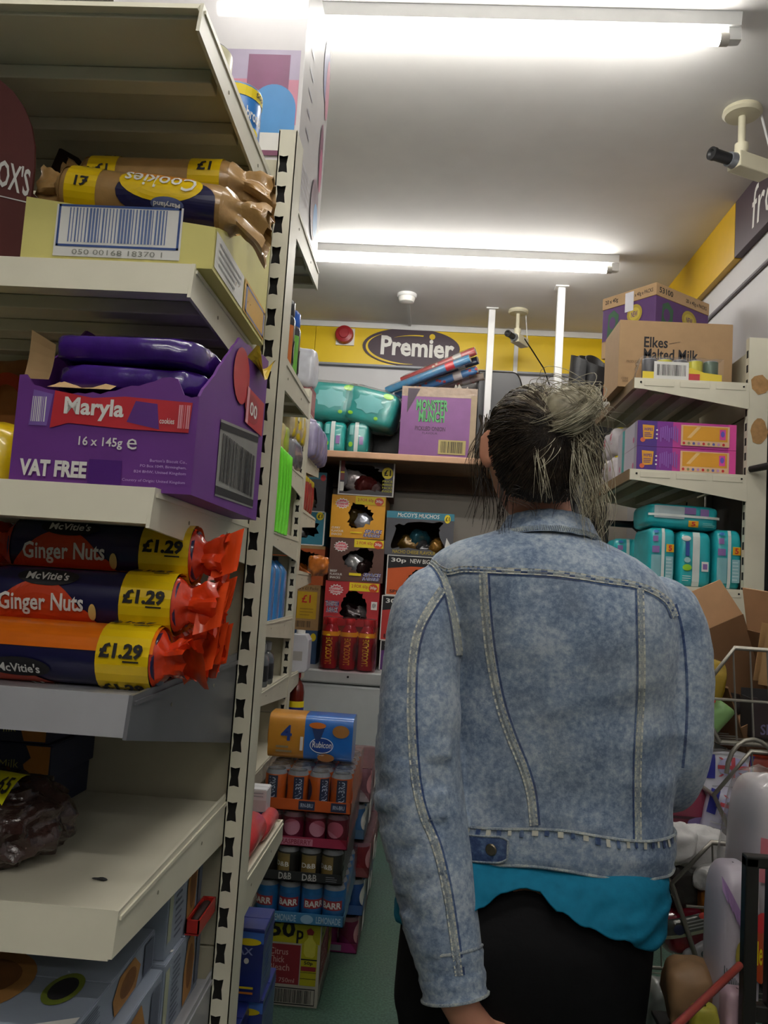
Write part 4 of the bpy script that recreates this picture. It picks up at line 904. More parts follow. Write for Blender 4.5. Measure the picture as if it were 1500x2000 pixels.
def space(D, fl, price='30p', promo='2 FOR 60p'):
    D.ell(.2, .8, .14, .13, PAPER, 26, .25); D.ell(.2, .8, .12, .1, PKL, 26, .2); D.text('Golden', .11, .80, .28, .86, PAPER, .02); D.text('Wonder', .11, .735, .29, .79, PAPER, .02)
    D.rect(.44, .8, .98, .985, YEL); D.text(promo, .48, .85, .78, .94, RED, .01); D.ell(.88, .88, .085, .095, M('d04a1c', .4), 24); D.text(price, .82, .84, .94, .92, PAPER, .02)
    for k, s_ in enumerate(fl): D.text(s_, .03, .2-.075*k, .03+.032*len(s_), .25-.075*k, PAPER, .01)
def spiral(D): D.text('SPACE', .64, .13, .97, .22, PAPER, .07, .2); D.text('SPACE', .64, .13, .97, .22, M('3c3f8a', .4), .02, .2); D.text('RAIDERS', .62, .04, .94, .12, PAPER, .07, .2); D.text('RAIDERS', .62, .04, .94, .12, M('3c3f8a', .4), .02, .2)
z0 = FT+.0008
b0 = thing('crisp_box', 'plain brown carton at the bottom, hidden behind the bottle pack', 'crisp box', (xb, BY0+DP/2+.01, z0)); carton_body((wb, DP, tops[3]-hB*.24-z0 if tops[3]-.24-z0 > .05 else .2), KRAFT, b0)
zr = z0+(tops[3]-hB*.24-z0)+.0006
crispbox((xb, BY0+DP/2, zr), (wb, DP, tops[3]-zr), RDX, (.55, .45, .24, .3, .7), 'red crisp box above the bottle pack, torn dark opening', lambda D: (space(D, ()), D.text('TRANSFORM', .02, .42, .27, .55, PAPER, .07), D.text('TRANSFORM', .02, .42, .27, .55, M('33306a', .4), .02), D.text('A SNACK', .04, .28, .27, .41, PAPER, .07), D.text('A SNACK', .04, .28, .27, .41, M('33306a', .4), .02), D.rect(.86, .4, .97, .58, PAPER), D.text('NEW', .88, .44, .95, .54, INK, .02)), [(.5, .2, .1, .07, '2a1a1c'), (.66, .22, .12, .06, 'a8a0a0')], 3, -.01)
crispbox((xb+.006, BY0+DP/2, tops[3]+.0008), (wb, DP, tops[2]-tops[3]-.0012), BRX, (.55, .5, .26, .27, .8), 'brown beef crisp box with torn round opening, second row up', lambda D: (space(D, ('BEEF', 'FLAVOUR', 'SNACKS')), spiral(D), D.rect(.38, .14, .6, .2, YEL)), [(.46, .45, .08, .05, 'c8c8cc'), (.66, .32, .1, .06, '3a2a2a')], 5, .02)
crispbox((xb+.003, BY0+DP/2, tops[2]+.0008), (wb, DP, tops[1]-tops[2]-.0012), YBX, (.53, .53, .22, .28, .8), 'orange yellow curry crisp box with torn round opening', lambda D: (space(D, ('CURRY', 'FLAVOUR', 'SNACKS')), spiral(D), D.rect(.38, .12, .6, .15, YEL)), [(.6, .4, .08, .055, 'b8bcc8'), (.45, .5, .1, .06, '4a3a1a')], 8, -.015)
crispbox((xb+.03, BY0+DP/2, tops[1]+.0008), (wb+.01, DP, tops[0]-tops[1]-.0012), M('4b464c', .5, 0, .05), (.42, .47, .33, .36, .35), 'white edged grey crisp box with £1 badge, topmost of stack', lambda D: (D.ell(.87, .66, .1, .16, YEL, 26), D.text('£1', .81, .58, .93, .75, INK, .02), [D.text(s_, .79, .40-.09*k, .97, .46-.09*k, M('c8c21c', .5), .01) for k, s_ in enumerate(('PRICE', 'MARKED', 'PACKS', 'INSIDE'))], D.rect(.03, .1, .1, .35, PAPER), D.rect(.03, .4, .1, .95, M('7a3038', .5)), D.rect(.03, .6, .1, .64, YEL)), [(.3, .4, .06, .07, 'b8b0b0'), (.52, .3, .05, .065, '6b2a28'), (.68, .2, .07, .05, '8a7070')], 2, .03, side=M('6a3a34', .55, 0, .15, 0, 12), border=PAPER)
# left column, further back
AY = 4.63; xa1 = at(640, 1100, AY).x-.03; xa0 = xa1-.32; xa = (xa0+xa1)/2
def za(py): return at(615, py, AY).z
TEAL = M('2f7d92', .5, 0, .05); ta = [za(y_) for y_ in (1232, 1143, 1066, 998, 922)]
crispbox((xa, AY+.17, z0), (.32, .34, ta[0]-z0), M('2a4a70', .5, 0, .08), (.6, .5, .25, .33, .5), 'blue crisp box at the bottom of the left column', lambda D: (D.ell(.93, .8, .05, .12, YEL, 20)), [(.6, .3, .12, .05, '2a2a30')], 4)
crispbox((xa, AY+.17, ta[0]+.0008), (.32, .34, ta[1]-ta[0]-.0012), KRAFT, (.4, .5, .22, .36, .5), 'tan crisp carton with a big yellow £1 panel', lambda D: (D.rect(.6, .25, .95, .85, M('c8a018', .5)), D.text('£1', .68, .6, .84, .78, RED, .02), D.lines(.66, .3, .9, .5, M('a07a20', .5), 3, 2, .3), D.bars(.6, .06, .88, .2, M('4a3a2a', .6), 14), D.text('16 x £1 Packs', .6, .89, .96, .96, M('4a3a2a', .6), 0)), [(.35, .4, .08, .07, '6a2a20'), (.5, .6, .1, .06, 'b8a8a0')], 6)
crispbox((xa+.01, AY+.17, ta[1]+.0008), (.32, .34, ta[2]-ta[1]-.0012), M('b0521c', .5, 0, .06), (.68, .5, .26, .4, .8), 'orange crisp box with dark torn opening in left column', lambda D: (D.text('CRISPY', .1, .72, .45, .84, M('5a2a14', .5), .02), D.text('BEEF', .1, .56, .36, .68, M('5a2a14', .5), .02), D.rect(0, .92, 1, 1, KRAFT)), [(.6, .2, .1, .07, 'b8601c')], 7)
crispbox((xa, AY+.17, ta[2]+.0008), (.32, .34, ta[3]-ta[2]-.0012), TEAL, (.5, .5, .33, .3, .5), 'teal crisp box with white edge and £1 badge', lambda D: (D.ell(.90, .86, .065, .12, YEL, 22), D.text('£1', .86, .8, .94, .92, INK, .02)), [(.5, .3, .1, .06, '2a2a2a')], 8, border=PAPER)
crispbox((xa-.01, AY+.17, ta[3]+.0008), (.32, .34, ta[4]-ta[3]-.0012), GY, (.5, .42, .33, .34, .35), 'dark crisp box with teal top band, top of left column', lambda D: (D.rect(0, .82, 1, 1, TEAL), D.text('McCOY\'S MUCHOS', .25, .86, .85, .95, PAPER, .01, .15), D.ell(.94, .86, .05, .08, RED, 20)), [(.45, .2, .08, .06, '9a3a2a'), (.62, .22, .1, .05, 'a89a88'), (.5, .4, .12, .07, '2a3a3a')], 9)
# right column
xc0, xc1 = at(754, 1030, BY0).x, at(886, 1040, BY0).x; xc = (xc0+xc1)/2; wc = xc1-xc0; tc = [zz(1252, 770), zz(1163, 770), zz(1084, 775), zz(997, 760)]
def thirty(fl, txtc=INK):
    def f(D): D.rect(0, .74, 1, 1, INK); D.poly([(0, .74), (.45, .76), (0, .66)], INK); D.text('30p', .06, .8, .28, .93, PAPER, .02); D.text('NEW BIGGER BAGS', .34, .82, .95, .93, PAPER, .01); D.text(fl, .06, .06, .06+.05*len(fl), .14, INK, .01); D.frame(0, 0, 1, 1, .015, PAPER, .02)
    return f
crispbox((xc+.01, BY0+DP/2, z0), (wc, DP, tc[0]-z0), M('5a2f72', .5, 0, .05), (.55, .4, .2, .25, 1), 'purple crisp box marked 30p at the bottom of right column', thirty('ONION'), [(.55, .3, .1, .06, '5a3a6a')], 1)
crispbox((xc, BY0+DP/2, tc[0]+.0008), (wc, DP, tc[1]-tc[0]-.0012), M('b8302c', .5, 0, .05), (.55, .42, .2, .24, 1), 'red crisp box marked 30p in the right column', thirty('BEEF'), [(.5, .35, .1, .06, 'b8b0b0')], 2, .015)
crispbox((xc+.02, BY0+DP/2, tc[1]+.0008), (wc, DP, tc[2]-tc[1]-.0012), M('d0581c', .5, 0, .05), (.5, .4, .2, .24, 1), 'orange crisp box marked 30p behind the shoulder', thirty('SPICY'), [(.5, .35, .1, .06, '6a3a1c')], 3, -.01)
crispbox((xc, BY0+DP/2, tc[2]+.0008), (wc, DP, tc[3]-tc[2]-.0012), GY, (.5, .44, .36, .32, .35), 'dark crisp box with teal band, top of right column', lambda D: (D.rect(0, .84, 1, 1, TEAL), D.text('McCOY\'S MUCHOS', .16, .87, .78, .97, PAPER, .01, .15), D.ell(.9, .88, .045, .1, YEL, 22), D.text('£1', .87, .83, .93, .93, INK, .02), D.text('NACHO CHEESE FLAVOUR', .12, .04, .75, .12, M('b8a020', .5), .01), D.poly([(.87, .1), (.99, .1), (.96, .3), (.9, .45)], PAPER)), [(.35, .25, .08, .055, '6a5020'), (.5, .4, .1, .06, '2a5a68'), (.75, .25, .07, .055, '9a7030'), (.55, .2, .06, .045, '3a3a3c')], 4)
# bottle six pack in front
lz = thing('bottle_pack', 'shrink wrapped pack of red sports drink bottles on freezer front', 'drinks pack', (at(678, 1306, 4.47).x, 4.475, FT+.0008))
LR = M('a02430', .14, 0, .08, 0, 18, .5); p = .098; first = None
bb = MB().lathe([(.03, 0), (.042, .006), (.046, .03), (.044, .1), (.046, .17), (.042, .2), (.022, .235), (.018, .24)], LR, 20)
bb.lathe([(.0465, .178), (.043, .201), (.0425, .2)], YEL, 20)
D = Print(lambda u, v, o: Vector(((.047+o)*math.sin(u*2*PI), -(.047+o)*math.cos(u*2*PI), .25*v)), False, bb); D.vtext('LUCOZADE', -.06, .12, .06, .68, M('d8a82a', .4), .03); D.ell(.16, .4, .05, .2, M('6a1420', .4))
bb.lathe([(.02, .238), (.022, .241), (.022, .268), (.018, .272), (0, .272)], RED, 14)
for j in range(2):
    for i in range(3):
        q = ((i-1)*p, (j-.5)*.093-.0, .001)
        if first is None: first = bb.build('bottle', lz, 50, loc=q)
        else: c = first.copy(); COL.objects.link(c); c.location = q
f = MB(); x, y, z = .152, .096, .272
f.grid(lambda u, v: Vector((x*math.copysign(abs(math.cos(2*PI*u))**.35, math.cos(2*PI*u))*(1-.06*v*v)+.004*noise.noise(Vector((u*40, v*9, 0))), y*math.copysign(abs(math.sin(2*PI*u))**.35, math.sin(2*PI*u))*(1-.06*v*v), .002+(z-.002)*v)), 40, 10, PINKFILM, True)
f.grid(lambda u, v: Vector(((2*u-1)*x*.92, (2*v-1)*y*.92, z+.004+.006*noise.noise(Vector((u*8, v*8, 3))))), 14, 8, PINKFILM); f.build('shrink_film', lz, 60)
# ------------------------------------------------------------------ goods on the wooden shelf
NT = M('2f9a94', .3, 0, .1, .1, 22, .3)
def nappies(loc, r, label, rot=(0, 0, 0), seed=0, strap=True, filmed=False, deco=None, m=None, group='teal nappy packs', e=.35, name='nappy_pack', cat='nappies', amp=.006, fq=22):
    """soft pack; print follows the bulging front"""
    t = thing(name, label, cat, loc, 0, group, rot); x, y, z = r
    MB().blob((0, 0, 0), r, m or NT, e, 36, 24, amp, fq, seed, ridge=True).build('pack', t, 60)
    def mp(u, v, o):
        a, b = (u-.5)*2*.96, (v-.5)*2*.96; k = max(0.02, 1-abs(a)**(2/e)*.5-abs(b)**(2/e)*.5)
        return Vector((a*x, -y*k**(e/2)-o-.0035, b*z))
    D = Print(mp, False)
    if deco: deco(D)
    D.build(t)
    if filmed:
        MB().blob((0, 0, 0), [a*1.05+.004 for a in r], FILM, e*1.2, 30, 18, .014, 18, seed+2, ridge=True).build('clear_wrap', t, 60)
    return t
LG = M('8fd02a', .4); STRAP = M('d4dcd8', .4); LIL = M('8a6aa8', .5)
def d1(D): D.ell(.5, .55, .3, .28, M('6fbcbc', .4), 16, .2); D.ell(.82, .88, .1, .08, LG, 16); D.ell(.2, .2, .05, .05, LG, 10); D.ell(.7, .2, .04, .05, LG, 10)
def d2(D): D.rect(.36, .0, .54, 1, STRAP, 12); D.rect(.6, .3, .78, .55, LIL); D.ell(.2, .3, .1, .08, LG, 12); D.rect(.12, .6, .3, .9, M('7ac0bc', .4))
xs_ = [at(q, 800, 4.62).x for q in (622, 672, 706)]
for k, (px, w_) in enumerate(((618, .06), (661, .066), (706, .062))):
    nappies((at(px, 800, 4.62).x, 4.62, WSZ+.0955), (w_, .13, .094), 'teal nappy pack with white strap on wooden shelf, %s of three' % ('leftmost', 'middle', 'rightmost')[k], seed=k, deco=d2, filmed=(k != 1))
zt = WSZ+.195
nappies((at(652, 745, 4.6).x, 4.62, zt+.112), (.165, .12, .108), 'large teal nappy bag lying on top at left, flower print', seed=5, deco=d1, rot=(0, .04, 0), filmed=True)
nappies((at(720, 752, 4.6).x+.03, 4.6, zt+.085), (.155, .12, .105), 'large teal nappy bag sagging to the right beside the paper rolls', seed=7, deco=d1, rot=(0, .22, -.1), filmed=True)
mm = thing('crisp_carton', 'purple crisp carton with green lettering on the wooden shelf', 'carton', (at(858, 800, 4.45).x, 4.45+.13, WSZ+.0008), -.02); x0, x1 = at(786, 800, 4.45).x, at(934, 800, 4.45).x
d = (x1-x0, .26, at(860, 757, 4.45).z-WSZ); PM = M('7b4a80', .5, 0, .05); carton_body(d, PM, mm)
D = Print(face(d, 'front')); D.rect(.0, .86, 1, 1, M('8a7460', .25, .1, .12, .2, 40)); D.rect(.92, 0, 1, .9, M('8f7a5c', .4, 0, .1)); GRN = M('4f9a5c', .5)
D.text('MONSTER', .2, .66, .62, .82, INK, .07); D.text('MUNCH', .24, .50, .58, .66, INK, .07); D.text('MONSTER', .2, .66, .62, .82, GRN, .03); D.text('MUNCH', .24, .50, .58, .66, GRN, .03); D.text('PICKLED ONION', .2, .38, .6, .44, M('4a2a4a', .5), .01); D.text('FLAVOUR', .3, .33, .5, .36, M('4a2a4a', .5), 0)
D.poly([(.08, .62), (.08, .97), (.24, .97)], M('3a2a38', .5)); D.frame(.52, .06, .88, .26, .012, INK, .02); D.rect(.52, .06, .88, .26, M('a8985c', .5)); D.bars(.55, .08, .85, .24, INK, 22, 3)
D.build(mm)
D = Print(face(d, 'left')); D.rect(0, .0, 1, 1, M('6a3f70', .5, 0, .05)); D.build(mm)
WB = thing('black_holdall', 'black holdall lying behind the purple crisp carton', 'bag', (at(830, 790, 4.84).x, 4.845, WSZ+.125)); MB().blob((0, 0, 0), (.34, .125, .123), M('1b1b1d', .5, 0, .1, .2, 20), .45, 40, 20, .02, 9, 2, ridge=True).build('bag', WB, 60); MB().tube([(-.2, -.1, .06), (-.12, -.115, .13), (.12, -.115, .13), (.2, -.1, .06)], .012, BLACK, 8).build('handle', WB, 60)
t = thing('black_case', 'black rounded case behind the left white post', 'case', (at(985, 780, 4.84).x, 4.83, WSZ+.0008)); b = MB(); hh = at(985, 735, 4.84).z-WSZ
pts = [(-.17, 0), (.10, 0), (.10, hh*.6)]+[(.04+.06*math.cos(a), hh*.75+hh*.25*math.sin(a)) for a in [PI/2*k/6 for k in range(7)]]+[(-.17, hh)]
b.prism([(p, -.1, q) for p, q in pts], (0, .2, 0), M('1d1c1f', .35, 0, .05)); b.build('case', t, bevel=.01); MB().bx((-.15, -.103, hh*.5), (.07, -.1, hh*.54), DARK).build('seam', t)
RP = [('4a88b0', '5d7f95', 'pale blue'), ('b04a48', 'c8b8a8', 'red and cream'), ('3a74a8', 'a03838', 'blue and red'), ('22304a', '1c1c24', 'navy'), ('a89a8c', 'b8605a', 'cream')]
ends = [(918, 700, 772, 757), (929, 685, 800, 738), (932, 722, 790, 768), (934, 703, 812, 746), (946, 735, 815, 768)]
for k, (a, b_, nm) in enumerate(RP):
    ex, ey, sx_, sy = ends[k]; Y0 = 4.62+.035*k
    p1 = at(ex, ey, Y0-.03); p0 = at(sx_, sy, Y0+.10)
    v = p1-p0; p0 = p1-v*1.12
    t = thing('wrapping_paper', '%s roll of wrapping paper leaning over the crisp carton' % nm, 'paper roll', p0, group='rolls of wrapping paper'); q = (p1-p0).to_track_quat('Z', 'Y'); t.rotation_euler = q.to_euler(); L_ = (p1-p0).length; r = .0235
    pm = M(a, .3, 0, .12, 0, 40, .4)
    b = MB().lathe([(r, 0), (r, L_), (r*.75, L_), (r*.72, L_-.03), (0, L_-.03)], [pm, PAPER, M('a8937a', .8), M('5a4a3a', .8)], 20); b.build('roll', t, 40)
    D = Print(lambda u, v, o: Vector(((r+o)*math.cos(2*PI*u), (r+o)*math.sin(2*PI*u), L_*v)), False); R_ = random.Random(k)
    for i in range(26): D.ell(R_.random(), R_.random(), .06, .018, M(b_, .35), 10); D.l -= 1
    D.l += 1; D.rect(0, .72, 1, .82, M('b8b4b0', .3) if k else RED, 20); D.build(t); MB().blob((0, 0, L_*.5), (r*1.08, r*1.08, L_*.5), FILM, .3, 16, 10).build('clear_wrap', t, 60)
t = thing('torn_carton', 'small torn grey card carton beside the wrapping paper ends', 'carton', (at(905, 742, 4.60).x, 4.72, at(905, 757, 4.45).z+.0-.06)); b = MB()
GC = M('a8a294', .7, 0, .08); b.prism([(-.05, 0, 0), (.05, 0, 0), (.055, 0, .10), (.03, 0, .135), (.01, 0, .11), (-.02, 0, .15), (-.03, 0, .12)], (0, .03, 0), GC); b.prism([(-.05, 0, 0), (-.045, 0, .0), (-.03, -.0, .13), (-.04, 0, .14), (-.075, 0, .03)], (0, -.02, .0), GC); b.build('card', t); MB().bx((-.01, -.012, .03), (.03, -.001, .07), M('d8cf6a', .5)).build('yellow_sticker', t)
# ------------------------------------------------------------------ goods on the right hand shelving
za_, zb_, zc_ = RZ['a']+.0008, RZ['b']+.0008, RZ['c']+.0008
t = thing('crisp_carton', 'purple crisp carton with kraft top flaps, highest at the right wall', 'carton', (.87, 3.33, 2.0+.24), math.radians(38))
d = (.34, .26, .255); b = MB(); KC = M('b3936c', .8, 0, .05, .04, 30); PC = M('553068', .55, 0, .05)
b.bx((-.17, -.13, 0), (.17, .13, .07), KC); b.bx((-.17, -.13, .07), (.17, .13, .205), PC); b.bx((-.172, -.132, .205), (.172, .132, .255), KC); b.build('carton', t, bevel=.002)
GDK = M('2a5a38', .5); YDK = M('a89428', .5)
for w in ('front', 'left'):
    D = Print(face(d, w)); D.poly([(.1, .32), (.3, .30), (.32, .66), (.22, .76), (.12, .7)], GDK); D.ell(.2, .55, .06, .1, PC, 16); D.poly([(.1, .32), (.14, .25), (.2, .3), (.26, .25), (.3, .31)], YDK); D.ell(.62, .6, .14, .15, YDK, 22); D.ell(.62, .6, .1, .1, M('c0aa3c', .5), 20); D.text('NEW', .56, .55, .68, .64, PC, .02)
    D.text('53100' if w == 'front' else '20 x 40g', .05, .86, .3, .95, INK, .02); D.text('20 x 40g e PACKS', .55, .85, .95, .93, INK, .01); D.rect(0, .27, 1, .275, KC)
    if w == 'left': D.rect(.44, .66, .6, .97, M('dcdce4', .4))
    D.build(t)
sup = thing('brown_carton', 'plain brown carton under the purple crisp carton', 'carton', (.86, 3.32, za_), 0); carton_body((.3, .2, .2165), KRAFT, sup)
ek = thing('brown_carton', 'brown biscuit carton with black Malted Milk lettering', 'carton', (.838, 3.04, za_), 0); d = (.4, .24, at(1300, 628, 2.92).z-za_); carton_body(d, M('a38460', .8, 0, .04, .04, 30), ek)
D = Print(face(d, 'front')); D.text('Elkes', .22, .60, .43, .76, INK, .02); D.text('Malted Milk', .22, .42, .70, .585, INK, .02); D.poly([(.44, .66), (.54, .70), (.54, .705), (.44, .667)], INK); D.text('PRODUCED IN', .07, .36, .22, .40, M('6a5238', .7), 0); D.text('CODE', .03, .11, .09, .14, M('5a4630', .7), 0); D.text('5020', .04, .07, .09, .10, M('5a4630', .7), 0); D.build(ek)
tc_ = thing('tin_tray', 'shrink wrapped tray of pet food tins with barcode on top shelf', 'tins', (.832, 2.857, za_)); W_ = .268
MB().prism([(-W_/2, -.045, 0), (W_/2, -.045, 0), (W_/2, -.045, .028), (W_/2*.55, -.045, .034), (W_/2*.2, -.045, .05), (0, -.045, .028), (-W_/2, -.045, .03)], (0, .0015, 0), YEL).bx((-W_/2, -.045, 0), (W_/2, .055, .002), YEL).build('tray', tc_)
first = None
for i, c in enumerate(('4a4a50', 'c8c024', '5a5a60', 'c8c024', '3f5a44')):
    mb = MB().lathe([(.024, 0), (.025, .002), (.025, .074), (.024, .077), (.021, .074), (0, .074)], [GREY, M(c, .35, .1, .08), GREY, GREY, GREY], 20); mb.build('tin', tc_, 40, loc=(-.105+.0525*i, -.015, .0025))
D = Print(lambda u, v, o: Vector((-W_/2+W_*u, -.0465-o, .085*v))); D.rect(.14, .05, .58, .78, PAPER); D.bars(.18, .2, .55, .66, INK, 24, 2); D.rect(.58, .02, .72, .32, RED); D.build(tc_)
f = MB(); f.grid(lambda u, v: Vector((-W_/2*1.03+W_*1.03*u, -.05+.005*noise.noise(Vector((u*9, v*5, 1))), .002+.08*v)), 20, 6, FILM); f.grid(lambda u, v: Vector((-W_/2*1.03+W_*1.03*u, -.05+.11*v, .083+.006*noise.noise(Vector((u*9, v*5, 4))))), 20, 6, FILM)
f.grid(lambda u, v: Vector((-W_/2-.004-.03*v*(1-u)-.006*noise.noise(Vector((u*9, v*7, 2))), -.05+.1*u, .083-.085*v)), 10, 8, FILM); f.build('shrink_film', tc_, 60)
t = thing('orange_box', 'orange and white carton beside the brown biscuit carton', 'box', (.695, 3.26, za_), 0); d = (.05, .12, .11); carton_body(d, M('c8c4c0', .5, 0, .04), t, 'box')
for w in ('front', 'left'):
    D = Print(face(d, w)); D.poly([(0, .42), (1, .3), (1, 1), (0, 1)], M('d04a18', .45)); D.poly([(0, .86), (1, .8), (1, 1), (0, 1)], M('d8a018', .45)); D.build(t)
# rolled black rubber matting at the end of the shelves
rm = thing('rubber_mat_roll', 'black rolled rubber mat leaning behind the shelving end', 'mat roll', (.62, 3.90, 0.0), rot=(0, math.radians(4), .5))
def sp(u, v):
    a = 2*PI*2.6*u; r = .045+.095*u; return Vector((r*math.cos(a)*1.0, r*math.sin(a)*.8, (2.42+.05*math.sin(a))*v))
RB_ = M('1c1c1f', .45, 0, .15, .1, 60); b = MB(); b.grid(sp, 70, 6, RB_); b.grid(lambda u, v: sp(u, v)*1+Vector((.006*math.cos(2*PI*2.6*u), .006*math.sin(2*PI*2.6*u), 0)), 70, 6, RB_); b.grid(lambda u, v: sp(u, 1)+Vector((.006*v*math.cos(2*PI*2.6*u), .006*v*math.sin(2*PI*2.6*u), 0)), 70, 1, M('3a3a3e', .5)); b.build('mat', rm, 60)
# middle shelf
PK1 = M('4a2a80', .35, 0, .04); PKM = M('b83a90', .35, 0, .03); PKH = M('d84a9a', .35, 0, .03); ORW = M('d89a28', .35, 0, .03)
for k in range(2):
    t = thing('nappy_box', '%s long purple and pink box with orange panel on the middle shelf' % ('lower', 'upper')[k], 'box', (.862, 2.93, zb_+.0905*k), 0, 'purple and pink boxes'); d = (.335, .18, .0895); carton_body(d, PKM, t, 'box', .004)
    D = Print(face(d, 'front')); D.rect(0, 0, .24, 1, PK1); D.rect(.2, 0, .36, 1, M('7a2f90', .35, 0, .03)); D.rect(.92, 0, 1, 1, PKH); D.poly([(.06, .26), (.16, .3), (.17, .82), (.05, .84)], ORW); D.text('WIPES', .065, .6, .155, .72, PK1, .02); D.lines(.07, .35, .15, .55, PK1, 3, k, .4); D.ell(.055, .24, .025, .09, M('d8663a', .4), 16)
    for j in range(3): D.poly([(.185, .32+.16*j), (.197, .28+.16*j), (.209, .32+.16*j), (.197, .36+.16*j)], PAPER)
    for j in range(9): D.rect(.23+.021*j, .2+.05*((j*3) % 4), .243+.021*j, .75+.03*((j*5) % 4), M('8a5ab0', .4)); D.l -= 1
    D.l += 1; D.rect(.44, .1, .93, .9, M('e0b890', .4)); D.rect(.46, .3, .91, .86, ORW); D.poly([(.5, .4), (.6, .84), (.64, .84), (.54, .4)], M('e8c080', .4)); D.rect(.83, .38, .89, .78, PKH); D.ell(.86, .6, .02, .12, M('6a5ac0', .4), 14)
    for j in range(9): D.ell(.47+.05*j, .19, .014, .055, (RED, M('8a8a5a', .4), M('5a5aa0', .4), M('b88ab8', .4))[j % 4], 10); D.l -= 1
    D.l += 1; D.build(t); D = Print(face(d, 'left')); D.rect(0, 0, 1, 1, M('b8b4c0', .4, 0, .03)); D.rect(.8, 0, .98, 1, M('9a96a8', .4)); D.ell(.75, .3, .06, .12, M('c05a80', .4), 14); D.build(t)
t = thing('wipes_pack', 'teal edged pale pack upright behind the purple and pink boxes', 'pack', (.80, 3.09, zb_)); d = (.2, .12, .185); carton_body(d, M('b0acb4', .4, 0, .05), t, 'pack', .006); D = Print(face(d, 'left')); D.rect(.58, 0, 1, 1, M('2a9a9a', .35)); D.ell(.3, .25, .06, .06, M('c05a80', .4), 14); D.build(t); D = Print(face(d, 'front')); D.rect(0, 0, .16, 1, M('2a9a9a', .35)); D.build(t)
WP = M('c8c0c4', .35, 0, .1, .1, 30, .3)
for k, (y, z, q) in enumerate(((3.20, .055, 'lower'), (3.20, .165, 'upper'), (3.31, .055, 'lower rear'), (3.31, .165, 'upper rear'))):
    t = bag((.735, y, zb_+z), (.055, .045, .056), WP, 'white and pink wipes pack, %s of the pair beyond teal pack' % q, 'wipes_pack', 'pack', .5, .01, 24, k+2, 0, 'white and pink packs'); MB().blob((-.05, -.01, .005), (.008, .02, .03), M('b8405a', .4), .8, 12, 8).build('pink_print', t, 60); MB().blob((-.02, -.02, .05), (.02, .016, .008), M('d8c828', .4), .8, 12, 8).build('yellow_tab', t, 60)
# nappies on the lower shelf
NT2 = M('27b0b8', .32, 0, .1, .1, 22, .3); RP_ = M('e0a818', .4)
def dn(kind):
    def f(D):
        D.rect(.44, 0, .56, 1, STRAP, 12); D.rect(.06, .08, .42, .52, M('7fb4bc', .4), 8); D.rect(.08, .56, .36, .68, LIL, 8); D.rect(.1, .76, .3, .86, LIL, 8); D.ell(.22, .94, .1, .03, M('3a7ac0', .4), 14); D.rect(.62, .58, .92, .72, RP_, 8); D.text('5', .7, .6, .84, .7, RED, .03); D.rect(.6, .1, .9, .5, M('8fbcc4', .4), 8); D.lines(.62, .12, .88, .48, M('c0d8dc', .4), 6, 3, .3)
    def g(D):
        D.rect(.4, 0, .62, 1, STRAP, 12); D.ell(.2, .88, .14, .05, PAPER, 16); D.rect(.18, .55, .3, .82, M('2a4a9a', .4), 8); D.ell(.24, .34, .14, .06, LG, 18); D.ell(.24, .48, .1, .05, M('a8d0d0', .4), 14); D.rect(.68, .28, .9, .46, PAPER, 8); D.rect(.72, .32, .86, .42, LIL, 8); D.lines(.1, .08, .36, .2, PAPER, 3, 2, .3)
    return f if kind == 0 else g
for k, (a, c, y1, y0, kind) in enumerate(((1262, 1314, 1032, 1145, 0), (1319, 1384, 1040, 1150, 1), (1389, 1443, 1037, 1150, 0))):
    xa_, xb_ = at(a, 1100, 2.87).x, at(c, 1100, 2.87).x; h = at((a+c)/2, y1, 2.9).z-zc_
    nappies(((xa_+xb_)/2, 2.95, zc_+h/2), ((xb_-xa_)/2, .115, h/2-.001), 'turquoise nappy pack with white strap standing on lower shelf, %s of three' % ('leftmost', 'middle', 'rightmost')[k], deco=dn(kind), m=NT2, seed=k*2, group='turquoise nappy packs', e=.3)
h0 = at(1315, 1036, 2.9).z
def dt(D): D.rect(.08, .38, .5, .9, M('a8b8bc', .4), 8); D.rect(.5, .6, .66, .88, LIL, 8); D.rect(.72, .55, .84, .85, LIL, 8); D.rect(0, .46, 1, .56, STRAP, 14); D.rect(.56, .08, .70, .34, RP_, 8); D.text('5', .6, .12, .66, .3, RED, .03); D.lines(.76, .1, .94, .3, M('8fd0c8', .4), 3, 1, .3)
nappies((at(1330, 1010, 2.88).x, 2.96, h0+.045), (.125, .115, .043), 'turquoise nappy pack lying flat on top of the others', deco=dt, m=NT2, seed=9, group='turquoise nappy packs', e=.35, rot=(0, .02, 0))
for k, (px, py, yy) in enumerate(((1200, 1075, 3.25), (1235, 1075, 3.22))):
    nappies((at(px, py, yy).x+.03, yy, zc_+.09), (.05, .09, .089), 'turquoise nappy pack further back beyond her shoulder, %s' % ('left', 'right')[k], deco=dn(k), m=NT2, seed=k+12, group='turquoise nappy packs', e=.35)
t = thing('cleaning_brush', 'black bristled brush head behind the turquoise nappies', 'brush', (.80, 3.30, 1.565)); b = MB().lathe([(.012, -.1), (.014, 0), (.03, .02), (.03, .03)], BLACK, 14, (0, 0, 0), 'x'); R_ = random.Random(3)
for k in range(70):
    a = 2*PI*R_.random(); q = Vector((.03, .03*math.cos(a)*R_.random(), .03*math.sin(a))); b.tube([q*.6, q+Vector((.03, .02*math.cos(a), .03*math.sin(a)))], .0012, BLACK, 4, False)
b.build('brush', t); MB().tube([(-.1, 0, 0), (-.1, .01, -.13), (-.1, .02, -.247)], .009, BLACK, 8).build('handle', t, 60)

